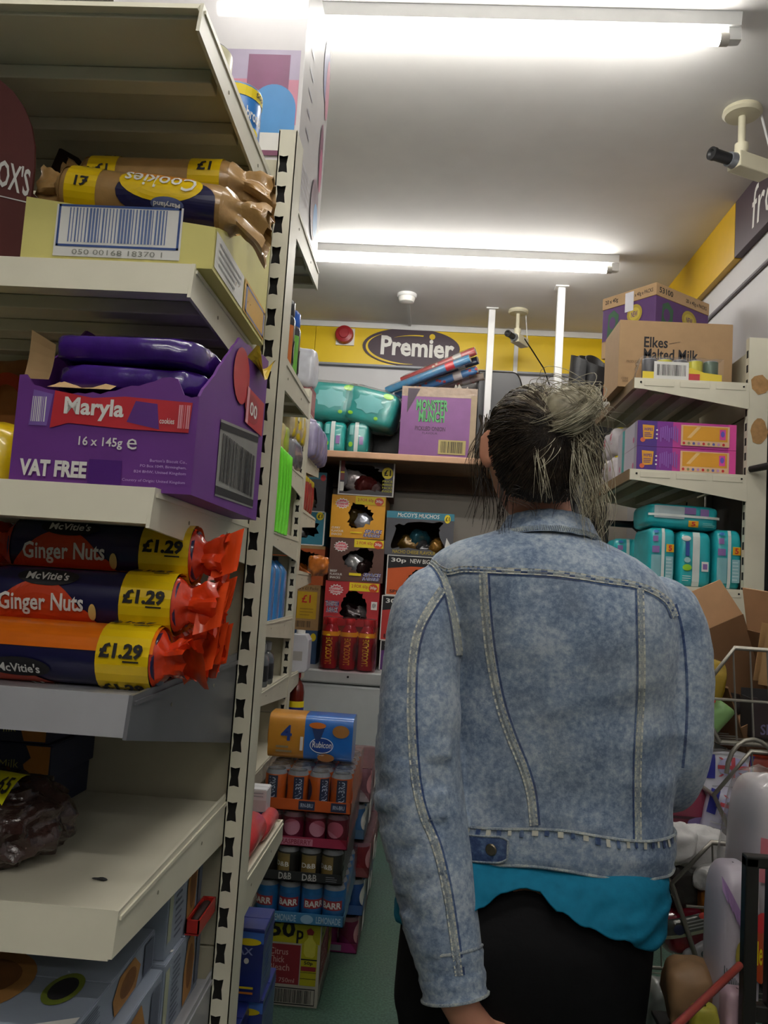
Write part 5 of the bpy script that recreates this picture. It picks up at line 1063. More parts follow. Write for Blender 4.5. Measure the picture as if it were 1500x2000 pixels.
# ------------------------------------------------------------------ wire baskets and the jumble beside her
WIRE = M('8e8a80', .35, .7, .05)
def basket(loc, label, depth=.42, ln=.62, h=.19, slope=.07, lip=.10):
    """open fronted wire bin: end panels in the x-z plane, front towards -x"""
    t = thing('wire_basket', label, 'wire basket', loc, group='tiered wire baskets')
    P_ = [(.05, 0), (0, lip), (slope, h), (depth, h), (depth, 0)]
    fr = MB()
    for y in (0, ln): fr.tube([(x, y, z) for x, z in P_]+[(.05, y, 0)], .0048, WIRE, 8)
    for x, z in ((0, lip), (.05, 0), (depth, h), (depth, 0)): fr.tube([(x, 0, z), (x, ln, z)], .0045, WIRE, 8)
    for y in (0, ln): fr.tube([(.027, y, h*.45), (depth, y, h*.45)], .003, WIRE, 6)
    fr.build('rim', t, 60)
    for y in (0, ln):
        w = MB(); n = 11
        for k in range(1, n):
            x = .05+(depth-.05)*k/n; top = h if x > slope else lip+(h-lip)*x/slope; w.tube([(x, y, .0), (x-.012 if k < n-1 else x, y, top)], .0019, WIRE, 5, False)
        tag(w.build('end_wires', t), kind='stuff')
    w = MB(); n = 20
    for k in range(1, n):
        y = ln*k/n; w.tube([(0, y, lip), (.05, y, 0), (depth, y, 0), (depth, y, h)], .0018, WIRE, 5, False)
    for z in (.25, .5, .75): w.tube([(.05-.05*z, 0, lip*z), (.05-.05*z, ln, lip*z)], .0018, WIRE, 5, False)
    for x in (.14, .23, .32): w.tube([(x, 0, 0), (x, ln, 0)], .0022, WIRE, 5, False)
    tag(w.build('front_and_floor_wires', t), kind='stuff')
    return t
B1 = (.556, 1.72, .985); B2 = (.59, 1.70, .785); B3 = (.49, 1.62, .60); B4 = (.47, 1.61, .33)
basket(B1, 'wire basket on the top tier holding the open cardboard box', slope=.075, lip=.085); basket(B2, 'wire basket on the second tier with red white and blue packs')
basket(B3, 'wire basket on the third tier with white fluffy packs', slope=.07, lip=.135, h=.215); basket(B4, 'wire basket on the lowest tier under the dark red packs')
st = thing('basket_stand', 'grey wire stand carrying the tiered baskets', 'stand', (0, 0, 0)); 
for y in (1.64, 2.36):
    MB().tube([(.99, y, 0), (.99, y, 1.22)], .008, WIRE, 8).tube([(.99, y, .012), (.5, y, .012)], .008, WIRE, 8).build('side_frame', st, 60)
MB().tube([(.99, 1.64, 1.2), (.99, 2.36, 1.2)], .007, WIRE, 8).build('cross_bar', st, 60)
MB().tube([(.66+.05*math.cos(PI*k/10), 1.69, .93+.07*math.sin(PI*k/10)) for k in range(11)], .0045, WIRE, 8).build('hoop', st, 60)
# open cardboard box in the top basket
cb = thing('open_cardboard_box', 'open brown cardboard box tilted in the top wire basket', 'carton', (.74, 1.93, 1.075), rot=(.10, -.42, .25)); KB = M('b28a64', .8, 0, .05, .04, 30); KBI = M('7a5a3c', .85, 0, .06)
x, y, z = .12, .12, .08; b = MB()
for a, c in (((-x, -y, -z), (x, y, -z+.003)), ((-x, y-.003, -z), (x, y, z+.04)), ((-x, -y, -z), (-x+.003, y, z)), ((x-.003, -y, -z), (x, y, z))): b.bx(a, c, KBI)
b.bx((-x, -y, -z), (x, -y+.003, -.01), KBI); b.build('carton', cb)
MB().prism([(-x, -y, z), (-x, y, z), (-x-.06, y, z+.045), (-x-.06, -y, z+.045)], (.002, 0, .003), KB).build('flap', cb); MB().prism([(-x, y, z+.04), (x, y, z+.04), (x*.9, y+.03, z+.13), (-x*.9, y+.03, z+.13)], (0, .003, 0), KB).build('flap', cb); MB().prism([(x, -y, z), (x, y, z), (x+.02, y, z+.1), (x+.02, -y, z+.1)], (.003, 0, 0), KB).build('flap', cb)
MB().prism([(-x*.4, -y, -.01), (x*.3, -y, -.01), (x*.2, -y-.02, -.10), (-x*.1, -y-.02, -.13)], (0, -.003, 0), KB).build('torn_flap', cb)
bag((.606, 1.79, 1.09), (.024, .03, .052), M('a08420', .2, .1, .1, .15, 30, .5), 'gold foil bag with a red dot in the top basket', amp=.012, seed=3, rot=(0, .2, 0)); 
tag(MB().prism([(.597+.010*math.cos(2*PI*k/12), 1.752, 1.062+.006*math.sin(2*PI*k/12)) for k in range(12)], (0, .001, 0), M('d83018', .5)).build('price_dot'), 'small red price dot on the gold foil bag', 'sticker')
t = thing('green_tub', 'pale green plastic tub lying in the top basket', 'tub', (.612, 1.765, 1.027), rot=(0, .6, 0)); MB().lathe([(.018, -.028), (.02, -.025), (.024, .02), (.024, .03), (.02, .034), (0, .034)], M('7fa868', .4, 0, .06), 20).build('tub', t, 50)
t = thing('dark_carton', 'dark brown snack carton with violet lettering in the top basket', 'carton', (.77, 1.80, .9905), -.1, rot=(0, 0, -.1)); d = (.16, .09, .085); b = MB(); b.bx((-.08, -.045, 0), (.08, .045, .004), DARK); b.prism([(-.08, -.045, 0), (.08, -.045, 0)]+[(p, -.045, q) for p, q in rag(-.08, .08, lambda u: .08, 18, .004, 2)[::-1]], (0, .003, 0), M('2a1c1e', .5, 0, .1)); b.bx((-.08, .042, 0), (.08, .045, .095), DARK); b.bx((-.08, -.042, 0), (-.077, .045, .08), DARK); b.bx((.077, -.042, 0), (.08, .045, .08), DARK); b.build('carton', t)
D = Print(face(d, 'front')); VI = M('6a6488', .5); D.text('SNICKERS', .1, .1, .75, .35, VI, .02, 0, .15); D.ell(.7, .55, .1, .12, M('8a5a48', .5), 16); D.text('protein', .2, .6, .6, .75, VI, 0, 0, .15); D.build(t)
t = thing('brown_card_sleeve', 'torn kraft card sleeve with a cut hole beside the dark carton', 'carton', (.80, 1.87, 1.09), rot=(.1, .1, -.15)); b = hole_panel((.13, .05, .13), (.2, .7, .08, .06, 1), KRAFT, seed=4); b.bx((-.065, .022, 0), (.065, .025, .13), KRAFT); b.bx((.062, -.022, 0), (.065, .022, .13), KRAFT); b.build('sleeve', t)
def flagpack(loc, rot, label, a='d8d8e0'):
    def dk(D):
        BL_ = M('2a2f90', .4); D.rect(.0, .5, .16, 1, BL_, 6); D.rect(.86, .5, 1, 1, BL_, 6); D.ell(.5, .76, .3, .2, M('b8b8dc', .4), 20)
        for c_ in (((.22, .55), (.28, .55), (.8, .95), (.74, .95)), ((.74, .55), (.8, .55), (.28, .95), (.22, .95))): D.poly(c_, M('c8505a', .4))
        D.rect(.47, .54, .55, .96, M('c8505a', .4), 6); D.rect(.2, .71, .82, .79, M('c8505a', .4), 8); D.ell(.55, .22, .22, .14, M('9a9a9e', .4), 18); D.lines(.1, .08, .9, .4, M('a8a8ae', .4), 3, 4, .3)
    nappies(loc, (.055, .032, .05), label, rot, 2, deco=dk, m=M(a, .3, 0, .08, .1, 30, .4), group='red white and blue packs', e=.4, name='flag_pack', cat='packet')
flagpack((.645, 1.80, .905), (0, 0, .1), 'red white and blue flag pack upright in the second basket'); flagpack((.645, 1.745, .835), (0, .2, -.3), 'red white and blue flag pack lying low in the second basket', 'c0c0d4')
bag((.72, 1.80, .90), (.045, .03, .05), M('a83a24', .35, 0, .25, .1, 20, .3), 'orange and dark blue packet at the back of second basket', seed=8, amp=.012)
bag((.70, 2.1, 1.0), (.08, .1, .05), M('1c1a1c', .6, 0, .1, .1, 20), 'black bundle under the cardboard box', seed=8, amp=.02)
bag((.74, 1.98, .845), (.12, .16, .058), M('201e22', .6, 0, .1, .1, 20), 'black plastic bundle filling the second basket', seed=18, amp=.02)
# third tier
def db(D): D.rect(0, .30, .62, .46, M('b83a44', .4), 8); D.rect(0, 0, 1, .28, M('c8c4c8', .4), 10); D.ell(.78, .25, .24, .24, M('1c1a38', .4), 24); D.text('MUL', .62, .16, .96, .38, PAPER, .03); D.rect(.05, .54, .6, .58, M('3a1420', .5), 6); D.ell(.7, .5, .3, .1, M('7a6a9a', .4), 16)
nappies((.575, 1.83, .815), (.09, .07, .075), 'burgundy pack with white lettering in the third basket', seed=5, deco=db, m=M('8a3048', .4, 0, .12, .1, 26, .3), group=None, e=.45, name='burgundy_pack', cat='pack')
bag((.60, 1.84, .67), (.09, .10, .066), M('2a2428', .5, 0, .1, .1, 20), 'dark bundle under the burgundy pack', seed=21, amp=.015)
FL = M('d4d2d0', .8, 0, .04, .15, 60)
for k, (p, r, q) in enumerate((((.556, 1.69, .785), (.058, .045, .034), 'largest'), ((.505, 1.66, .80), (.035, .04, .03), 'left'), ((.575, 1.65, .745), (.03, .028, .022), 'lowest'))):
    bag(p, r, FL, 'white fluffy wadding pack in the third basket, %s of three' % q, 'wadding_pack', 'pack', .7, .018, 26, k+3, 0, 'white wadding packs')
bag((.582, 1.665, .69), (.028, .028, .04), M('b8701c', .2, .1, .2, .2, 30, .5), 'amber foil packet under the white wadding', seed=4, amp=.014)
bag((.535, 1.70, .715), (.035, .04, .04), M('3a3430', .4, 0, .2, .2, 30, .3), 'dark crumpled packet between wadding and dark red pack', seed=14, amp=.014)
def dr(D): D.rect(0, .62, 1, .98, M('5a5c56', .2, .3, .2, .2, 30, .5), 12); D.rect(0, .56, 1, .64, M('a8a890', .2, .3), 12); D.ell(.2, .74, .07, .12, M('2a3050', .4), 14); D.lines(.32, .68, .9, .9, M('9a9c98', .3), 3, 5, .4); D.ell(.55, .93, .06, .06, M('d83018', .5), 12)
nappies((.555, 1.70, .645), (.075, .07, .04), 'dark red glossy pack with silver band and red dot in the third basket', (0, -.3, 0), 6, deco=dr, m=M('7a1428', .12, 0, .1, .25, 30, .6), group=None, e=.5, name='red_pack', cat='pack', amp=.004)
def dw(D): D.ell(.6, .3, .25, .25, M('2a3fa0', .4), 18); D.ell(.6, .3, .1, .16, PAPER, 14); D.ell(.45, .75, .12, .12, M('4a5a60', .4), 14)
nappies((.565, 1.64, .605), (.04, .018, .03), 'white packet with blue mark at the front of third basket', (0, -.5, 0), 3, deco=dw, m=M('c4c4c8', .35, 0, .06, .1, 30, .4), group=None, e=.5, name='white_packet', cat='packet')
fc = thing('brown_carton', 'brown carton on the floor beside her right leg', 'carton', (.505, 1.52, .0005)); carton_body((.17, .13, .50), KRAFT, fc)
# foreground stand on the right edge
sd = thing('black_metal_rack', 'black metal rack cut off by the right edge in foreground', 'rack', (0, 0, 0)); BKM = M('1a1815', .45, .2, .05)
y0 = 1.2
xA = at(1462, 1850, y0).x; xB = at(1500, 1850, y0).x+.006; zT = at(1470, 1672, y0).z; zM = at(1480, 1975, y0).z
for nm, a, c in (('post', (xA-.009, y0-.009, 0), (xA+.009, y0+.009, zT)), ('post', (xB-.009, y0-.009, 0), (xB+.009, y0+.009, zT)), ('top_rail', (xA-.009, y0-.009, zT-.014), (xB+.2, y0+.009, zT+.002)), ('lower_rail', (xA, y0-.008, zM-.012), (xB+.2, y0+.008, zM+.01)), ('post', (xB+.185, y0-.009, 0), (xB+.203, y0+.009, zT)), ('post', (xA+.15, y0+.29, 0), (xA+.168, y0+.308, zT)), ('post', (xB+.185, y0+.29, 0), (xB+.203, y0+.308, zT)), ('shelf', (xA+.061, y0, zM-.02), (xB+.203, y0+.308, zM-.012)), ('shelf_wing', (xA-.072, y0, zM-.11), (xA+.06, y0+.20, zM-.102)), ('shelf', (xA+.13, y0, .18), (xB+.203, y0+.308, .19))):
    MB().bx(a, c, BKM).build(nm, sd, bevel=.002)
zS = zM-.0115
zW = at(1470, 1518, y0+.2).z; hW = (zW-zS)/2
def dtall(D):
    D.rect(0, .5, .14, .74, M('c8707a', .4), 8); D.rect(.15, .48, .32, .74, PAPER, 8); D.bars(.17, .5, .31, .72, GREY, 7); D.rect(.36, .60, 1, .76, M('b0262e', .4), 14); D.poly([(.1, .38), (.3, .42), (.32, .48), (.1, .48)], YEL); D.rect(.45, .4, 1, .5, M('c8b81c', .4), 10); D.rect(.45, .2, 1, .3, M('b0362e', .4), 10); D.rect(.45, .05, 1, .16, M('5aa08a', .4), 10)
nappies((at(1440, 1600, y0+.2).x+.062, y0+.20, zS+hW+.001), (.060, .085, hW), 'tall white film wrapped paper roll pack with red band, right edge', (0, .03, 0), 2, deco=dtall, m=M('c4bfc2', .35, 0, .05, .2, 14, .4), group=None, e=.45, name='paper_roll_pack', cat='pack', filmed=True, amp=.003, fq=16)
zU = zS-.09; zT2 = at(1420, 1690, y0+.12).z; hT = (zT2-zU)/2
def dtis(D):
    o_ = M('9a7aa8', .4)
    for k in range(8): D.poly([(.0+.11*k, .98-.05*k), (.11+.11*k, .93-.05*k), (.11+.11*k, .83-.055*k), (.0+.11*k, .90-.05*k)], o_); D.l -= 1
    D.l += 1; D.ell(.95, .56, .3, .17, M('b0441c', .4), 20); D.ell(.92, .74, .18, .06, RED, 16); D.text('le', .8, .5, .95, .64, YEL, .02); D.ell(.5, .68, .11, .06, M('988a38', .4), 14); D.ell(.40, .54, .12, .09, M('988a38', .4), 14)
    D.poly([(.46, .68), (.52, .68), (.44, .44), (.38, .44)], M('8a8038', .4))
    for k in range(9): D.poly([(.04+.06*k, .22-.004*k), (.075+.06*k, .22), (.05+.045*k, .48-.012*k), (.035+.045*k, .48-.012*k)], M('3a4a48', .5)); D.l -= 1
    D.l += 1; D.poly([(.42, .30), (.46, .28), (.92, .10), (.90, .09)], M('4a4a38', .5))
nappies((at(1394, 1780, y0+.12).x+.032, y0+.135, zU+hT+.001), (.031, .05, hT), 'white and lilac tissue pack with plant drawing beside black post', (0, 0, 0), 4, deco=dtis, m=M('b8b0ba', .4, 0, .05, .15, 20, .3), group=None, e=.5, name='tissue_pack', cat='pack', amp=.003, fq=18)
bag((at(1358, 1940, 1.35).x-.006, 1.355, zU+.0455), (.034, .032, .045), M('8a6a48', .6, 0, .15, .1, 24), 'brown paper bag with yellow print low beside her hip', 'paper_bag', 'bag', .5, .02, 18, 3)
bag((.452, 1.50, .553), (.032, .04, .052), M('8f928e', .3, 0, .1, .2, 30, .4), 'grey clear plastic bag at the bottom beside her leg', amp=.015, seed=5)
bag((.468, 1.235, zU+.056), (.020, .02, .055), M('b89aa4', .4, 0, .1, .1, 24), 'pale pink leaflet pack at the bottom right', 'pink_pack', 'pack', .4, .008, 20, 6)
bag((.420, 1.222, zU+.046), (.017, .014, .045), M('98902f', .4, 0, .1, .1, 24), 'yellow and cream packet at the bottom beside red pole', 'yellow_packet', 'packet', .4, .008, 40, 7)
q = at(1445, 1885, 1.16); q2 = at(1325, 2000, 1.02)
v = (q2-q); t = tag(MB().tube([q, q+v*1.0, q+v*2.2], .0048, M('7a2418', .4, 0, .05), 10).build('red_pole', None, 60), 'thin red pole slanting across the bottom right corner', 'pole')
# ------------------------------------------------------------------ the woman
from mathutils.bvhtree import BVHTree
PR = Vector((.20, 1.43, 0))
wom = thing('person', 'person seen from behind in a faded blue denim jacket, hair in a messy bun', 'person', PR)
def sgp(x, e): return math.copysign(abs(x)**e, x)
def pbuild(mb, name, smooth=180, parent=None):
    o = mb.build(name, parent or wom, smooth); o.data.transform(Matrix.Translation(-PR)); return o
def remesh(mb, voxel, it=6, fac=.6):
    o = mb.build('tmp'); m = o.modifiers.new('r', 'REMESH'); m.mode = 'VOXEL'; m.voxel_size = voxel
    s = o.modifiers.new('s', 'SMOOTH'); s.iterations = it; s.factor = fac
    dg = bpy.context.evaluated_depsgraph_get(); dg.update(); e = o.evaluated_get(dg); me = e.to_mesh()
    v = [x.co.copy() for x in me.vertices]; f = [tuple(p.vertices) for p in me.polygons]; n = [x.normal.copy() for x in me.vertices]
    e.to_mesh_clear(); md = o.data; bpy.data.objects.remove(o); bpy.data.meshes.remove(md)
    return v, f, n
def loft(rows, n=40, e=.85):
    """rows of (z, xl, xr, yb, yf) -> closed stack of rounded sections"""
    b = MB(); vs_ = []
    for z, xl, xr, yb, yf in rows:
        cx, cy, rx, ry = (xl+xr)/2, (yb+yf)/2, (xr-xl)/2, (yf-yb)/2
        for k in range(n):
            a = 2*PI*k/n; vs_.append((cx+rx*sgp(math.cos(a), e), cy+ry*sgp(math.sin(a), e), z))
    m = len(rows); fs = [(i*n+k, i*n+(k+1) % n, (i+1)*n+(k+1) % n, (i+1)*n+k) for i in range(m-1) for k in range(n)]
    fs += [tuple(range(n))[::-1], tuple(range((m-1)*n, m*n))]
    return b.add(vs_, fs, SKIN)
def skin_mat():
    return M('c68c72', .5, 0, .06, .03, 30, 0, .4)
SKIN = skin_mat()
def lerp_rows(rows, k=6):
    out = []
    for i in range(len(rows)-1):
        for j in range(k):
            f = j/k; out.append(tuple(a+(b-a)*f for a, b in zip(rows[i], rows[i+1])))
    out.append(rows[-1])
    for _ in range(4): out = [out[0]]+[tuple((a+2*b+c)/4 for a, b, c in zip(out[i-1], out[i], out[i+1])) for i in range(1, len(out)-1)]+[out[-1]]
    return out
YS = 1.425
def row(py, xl, xr, yb, yf):
    a, c = at(xl, py, YS), at(xr, py, YS); return ((at((xl+xr)/2, py, yb).z), a.x, c.x, yb, yf)
jrows = [row(1022, 1005, 1135, 1.40, 1.49), row(1040, 965, 1165, 1.385, 1.50), row(1060, 905, 1212, 1.36, 1.51), row(1080, 862, 1250, 1.342, 1.52), row(1104, 836, 1284, 1.328, 1.53), row(1140, 842, 1308, 1.318, 1.545), row(1190, 866, 1316, 1.312, 1.56),
         row(1260, 880, 1324, 1.310, 1.57), row(1350, 882, 1326, 1.316, 1.57), row(1450, 872, 1324, 1.322, 1.56), row(1550, 852, 1320, 1.328, 1.555), row(1630, 832, 1316, 1.325, 1.56), row(1705, 818, 1312, 1.318, 1.57)]
jr = lerp_rows(jrows)
def arm(pts):
    """pts: (px, py, width px, Y) -> centres and radii"""
    return [at(a, b, y) for a, b, w, y in pts], [w/2*y/F*1.0 for a, b, w, y in pts]
armL = [(900, 1170, 60, 1.43), (866, 1150, 90, 1.42), (838, 1160, 112, 1.405), (825, 1210, 132, 1.385), (820, 1300, 146, 1.365), (819, 1400, 152, 1.352), (817, 1500, 160, 1.345), (821, 1570, 162, 1.335), (835, 1650, 156, 1.322), (850, 1730, 146, 1.31), (866, 1810, 132, 1.30), (880, 1880, 118, 1.29), (889, 1946, 112, 1.28)]
armR = [(1240, 1190, 60, 1.45), (1280, 1165, 90, 1.455), (1304, 1185, 108, 1.455), (1320, 1250, 122, 1.46), (1328, 1330, 122, 1.455), (1326, 1420, 122, 1.45), (1320, 1490, 118, 1.46), (1300, 1530, 112, 1.50), (1275, 1520, 100, 1.58), (1235, 1490, 92, 1.65), (1190, 1460, 84, 1.70)]
def dense(P_, R_, k=5):
    out, rr = [], []
    for i in range(len(P_)-1):
        for j in range(k): out.append(P_[i].lerp(P_[i+1], j/k)); rr.append(R_[i]+(R_[i+1]-R_[i])*j/k)
    out.append(P_[-1]); rr.append(R_[-1])
    for _ in range(4):
        out = [out[0]]+[(out[i-1]+out[i]*2+out[i+1])/4 for i in range(1, len(out)-1)]+[out[-1]]; rr = [rr[0]]+[(rr[i-1]+2*rr[i]+rr[i+1])/4 for i in range(1, len(rr)-1)]+[rr[-1]]
    return out, rr
aLp, aLr = dense(*arm(armL)); aRp, aRr = dense(*arm(armR))
JM = MB(); L_ = loft(jr, 44, .96); JM.add(L_.v, L_.f, SKIN); JM.tube(aLp, aLr, SKIN, 24); JM.tube(aRp, aRr, SKIN, 24)
jv, jf, jn = remesh(JM, .0065, 7, .55)
def fold(p, n):
    d = .0035*noise.noise(p*7)+.0018*noise.noise(p*19)
    # creases run round the sleeve, strongest at the elbow and above the cuff
    best = min(range(0, len(aLp), 2), key=lambda i: (aLp[i]-p).length_squared); dl = (aLp[best]-p).length
    if dl < aLr[best]*1.25 and p.x < .05:
        s_ = best/len(aLp); q = p-aLp[best]; ang = math.atan2(q.y, q.x)
        w_ = .3+1.1*math.exp(-((s_-.52)/.10)**2)+1.0*math.exp(-((s_-.8)/.12)**2)
        k = noise.noise(Vector((s_*22+.7*math.sin(ang*1.3+1), ang*.55, 3.1)))
        d += .0105*w_*(1-abs(k)*2.4)*.6
    else:
        # pulls across the back towards the left armpit and a soft roll above the waistband
        k = noise.noise(Vector((p.x*5+p.z*3, p.z*11-p.x*4, 7))); d += .0075*(1-abs(k)*2)*.5
        d += .005*math.exp(-((p.z-.90)/.02)**2)*noise.noise(Vector((p.x*16, 2, 0)))
    return d
jv = [p+n*fold(p, n) for p, n in zip(jv, jn)]
def denim(name, lo, mid, hi, sc=1.0, dirty=.25):
    m = bpy.data.materials.new(name); m.use_nodes = True; nt = m.node_tree; p = nt.nodes['Principled BSDF']; L = nt.links.new
    tc = nt.nodes.new('ShaderNodeTexCoord')
    def nz(s, d=6, r=.6):
        n = nt.nodes.new('ShaderNodeTexNoise'); n.inputs['Scale'].default_value = s; n.inputs['Detail'].default_value = d; n.inputs['Roughness'].default_value = r; L(tc.outputs['Object'], n.inputs['Vector']); return n
    a, b, c, g = nz(9*sc, 4), nz(105*sc, 8, .72), nz(420, 3, .6), nz(5, 3)
    mx = nt.nodes.new('ShaderNodeMath'); mx.operation = 'MULTIPLY_ADD'; mx.inputs[1].default_value = .45; L(a.outputs['Fac'], mx.inputs[0])
    m2 = nt.nodes.new('ShaderNodeMath'); m2.operation = 'MULTIPLY'; m2.inputs[1].default_value = .58; L(b.outputs['Fac'], m2.inputs[0]); L(m2.outputs[0], mx.inputs[2])
    r = nt.nodes.new('ShaderNodeValToRGB'); L(mx.outputs[0], r.inputs['Fac']); e = r.color_ramp.elements
    e[0].position = .42; e[0].color = lin(lo); e[1].position = .62; e[1].color = lin(hi); k = e.new(.52); k.color = lin(mid)
    dm = nt.nodes.new('ShaderNodeMix'); dm.data_type = 'RGBA'; rr = nt.nodes.new('ShaderNodeValToRGB'); rr.color_ramp.elements[0].position = .5; rr.color_ramp.elements[1].position = .75
    rr.color_ramp.elements[1].color = (dirty, dirty, dirty, 1); L(g.outputs['Fac'], rr.inputs['Fac']); L(rr.outputs['Color'], dm.inputs['Factor']); L(r.outputs['Color'], dm.inputs['A']); dm.inputs['B'].default_value = lin('8f8d80')
    L(dm.outputs['Result'], p.inputs['Base Color']); p.inputs['Roughness'].default_value = .85; p.inputs['Specular IOR Level'].default_value = .2
    bp_ = nt.nodes.new('ShaderNodeBump'); bp_.inputs['Strength'].default_value = .25; bp_.inputs['Distance'].default_value = .002; L(c.outputs['Fac'], bp_.inputs['Height']); L(bp_.outputs['Normal'], p.inputs['Normal'])
    p.inputs['Sheen Weight'].default_value = .15
    return m
DEN = denim('faded_denim', '5c6d85', '8090a3', 'a7b1bb'); DENS = denim('worn_seam_denim', '5c687c', '8a9498', 'aeb0a6', 4.0, .4); STI = M('c2c1b2', .85, 0, .1, 0, 90, 0, .2); DEND = denim('dark_denim_and_groove_shade', '27375c', '34486f', '5a6f8c')  # DEND: dark denim parts, and the painted shade along seam grooves
jb = MB().add(jv, jf, DEN); jk = pbuild(jb, 'denim_jacket'); jk['label'] = 'faded light blue denim jacket'
bvh = BVHTree.FromPolygons(jv, jf)
def hit(px, py):
    loc, n, i, d = bvh.ray_cast(O, ray(px, py).normalized()); return (loc, n) if loc else (None, None)
def interp(pts, n):
    """smooth curve through image points (Catmull-Rom)"""
    out = []; m = len(pts)-1
    for i in range(n+1):
        f = i/n*m; k = min(int(f), m-1); t = f-k
        p0, p1, p2, p3 = pts[max(k-1, 0)], pts[k], pts[k+1], pts[min(k+2, m)]
        out.append(tuple(.5*((2*b)+(-a+c)*t+(2*a-5*b+4*c-d)*t*t+(-a+3*b-3*c+d)*t**3) for a, b, c, d in zip(p0, p1, p2, p3)))
    return out
def seam(pts, width, name, n=60, dark=1, lift=.0028, mat=None):
    """sewn strip following the cloth: raised middle, stitched edges, groove shade painted as a dark strip on one side"""
    P_ = interp(pts, n); b = MB(); rows = []; dr = []
    for i, (x, y) in enumerate(P_):
        x2, y2 = P_[min(i+1, n)]; x1, y1 = P_[max(i-1, 0)]; l = math.hypot(x2-x1, y2-y1) or 1; nx, ny = -(y2-y1)/l, (x2-x1)/l
        r = []
        for q, h in ((-.5, -.001), (-.42, lift*.8), (-.25, lift*.55), (0, lift), (.25, lift*.55), (.42, lift*.8), (.5, -.001)):
            loc, nn = hit(x+nx*q*width, y+ny*q*width)
            if loc is None: r = None; break
            puck = 1+.35*noise.noise(Vector((i*.55, q*3, len(pts)*2.1)))
            r.append(loc+nn*h*puck)
        rows.append(r)
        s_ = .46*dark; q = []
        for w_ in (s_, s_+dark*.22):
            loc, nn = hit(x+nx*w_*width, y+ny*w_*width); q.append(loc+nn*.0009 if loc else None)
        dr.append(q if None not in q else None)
    for i in range(n):
        if rows[i] and rows[i+1] and max((a-c).length for a, c in zip(rows[i], rows[i+1])) < .05:
            for k in range(6): b.add([rows[i][k], rows[i][k+1], rows[i+1][k+1], rows[i+1][k]], [(0, 1, 2, 3)], mat or (DENS if k in (0, 5) else (STI if k in (1, 4) and i % 2 else (DEND if name == 'yoke_seam' and (i*7+k) % 4 == 0 and k in (2, 3) else DENS))))
            if dark and dr[i] and dr[i+1]: b.add(dr[i]+dr[i+1], [(0, 1, 3, 2)], DEND)  # dark strip paints in the shade of the groove beside the seam
    o = b.build(name, jk, 60); o.data.transform(Matrix.Translation(-PR)); return o
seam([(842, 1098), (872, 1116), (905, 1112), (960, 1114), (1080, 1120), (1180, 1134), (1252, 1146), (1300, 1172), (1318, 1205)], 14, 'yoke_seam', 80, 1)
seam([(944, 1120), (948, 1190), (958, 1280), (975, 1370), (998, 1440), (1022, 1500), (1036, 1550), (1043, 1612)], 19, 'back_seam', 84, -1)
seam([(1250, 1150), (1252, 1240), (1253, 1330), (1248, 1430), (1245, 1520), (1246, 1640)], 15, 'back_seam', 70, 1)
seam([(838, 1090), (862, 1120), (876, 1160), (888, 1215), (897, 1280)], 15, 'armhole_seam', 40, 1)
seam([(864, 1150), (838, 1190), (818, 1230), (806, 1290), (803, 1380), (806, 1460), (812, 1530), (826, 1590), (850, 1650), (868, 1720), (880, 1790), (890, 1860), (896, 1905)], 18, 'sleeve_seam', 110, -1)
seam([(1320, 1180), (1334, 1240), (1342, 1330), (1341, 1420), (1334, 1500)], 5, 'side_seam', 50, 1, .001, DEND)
# collar, waistband and cuff
nc = at(1072, 1030, 1.445); 
def collar(u, v):
    a = PI+PI*u; t = v
    rx, ry = .072+.020*t, .056+.026*t
    return Vector((nc.x+rx*1.02*math.cos(a), 1.452+ry*math.sin(a), nc.z+.026-.038*t-.012*abs(math.cos(a))**2+.0015*noise.noise(Vector((u*18, v*4, 2)))))
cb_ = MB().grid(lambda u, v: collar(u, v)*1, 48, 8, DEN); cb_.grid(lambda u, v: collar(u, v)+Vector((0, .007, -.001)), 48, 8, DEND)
cb_.grid(lambda u, v: collar(u, 0)+Vector((0, .007*v, .002*math.sin(PI*v))), 48, 2, DEN); cb_.grid(lambda u, v: collar(u, 1)+Vector((0, .007*v, -.001)), 48, 2, DENS)
co = cb_.build('collar', jk, 60); co.data.transform(Matrix.Translation(-PR)); co['label'] = 'folded denim collar with frayed edge'
st_ = MB()
for k in range(70):
    u = .04+.92*k/70; d0, d1 = collar(u, .74), collar(u+.007, .95); st_.tube([d0+Vector((0, -.001, 0)), (d0+d1)/2+Vector((0, -.0022, .0004)), d1+Vector((0, -.001, 0))], .0011, DENS, 5)
so = tag(st_.build('collar_stitching', jk), kind='stuff'); so.data.transform(Matrix.Translation(-PR))
def hemrow(off, z):
    best = min(jr, key=lambda r: abs(r[0]-z)); return best
def band(u, v):
    a = 2*PI*u; r = jr[-1]; cx, cy, rx, ry = (r[1]+r[2])/2, (r[3]+r[4])/2, (r[2]-r[1])/2+.004, (r[4]-r[3])/2+.004
    x, y = cx+rx*sgp(math.cos(a), .96), cy+ry*sgp(math.sin(a), .96)
    zt = r[0]+.052+.016*math.exp(-((x-.22)/.10)**2); zb = r[0]-.010+.018*math.exp(-((x-.20)/.11)**2)
    bul = .004*math.sin(PI*v)+.0022*noise.noise(Vector((u*34, v*3, 1)))
    nrm = Vector((math.cos(a), math.sin(a), 0)); return Vector((x, y, zb+(zt-zb)*v))+nrm*bul
wb = MB().grid(band, 96, 10, DEN, True); wb.grid(lambda u, v: band(u, 0)-(Vector((math.cos(2*PI*u), math.sin(2*PI*u), 0))*.006*v), 96, 1, DENS, True)
wo = wb.build('waistband', jk, 60); wo.data.transform(Matrix.Translation(-PR))
et = MB()
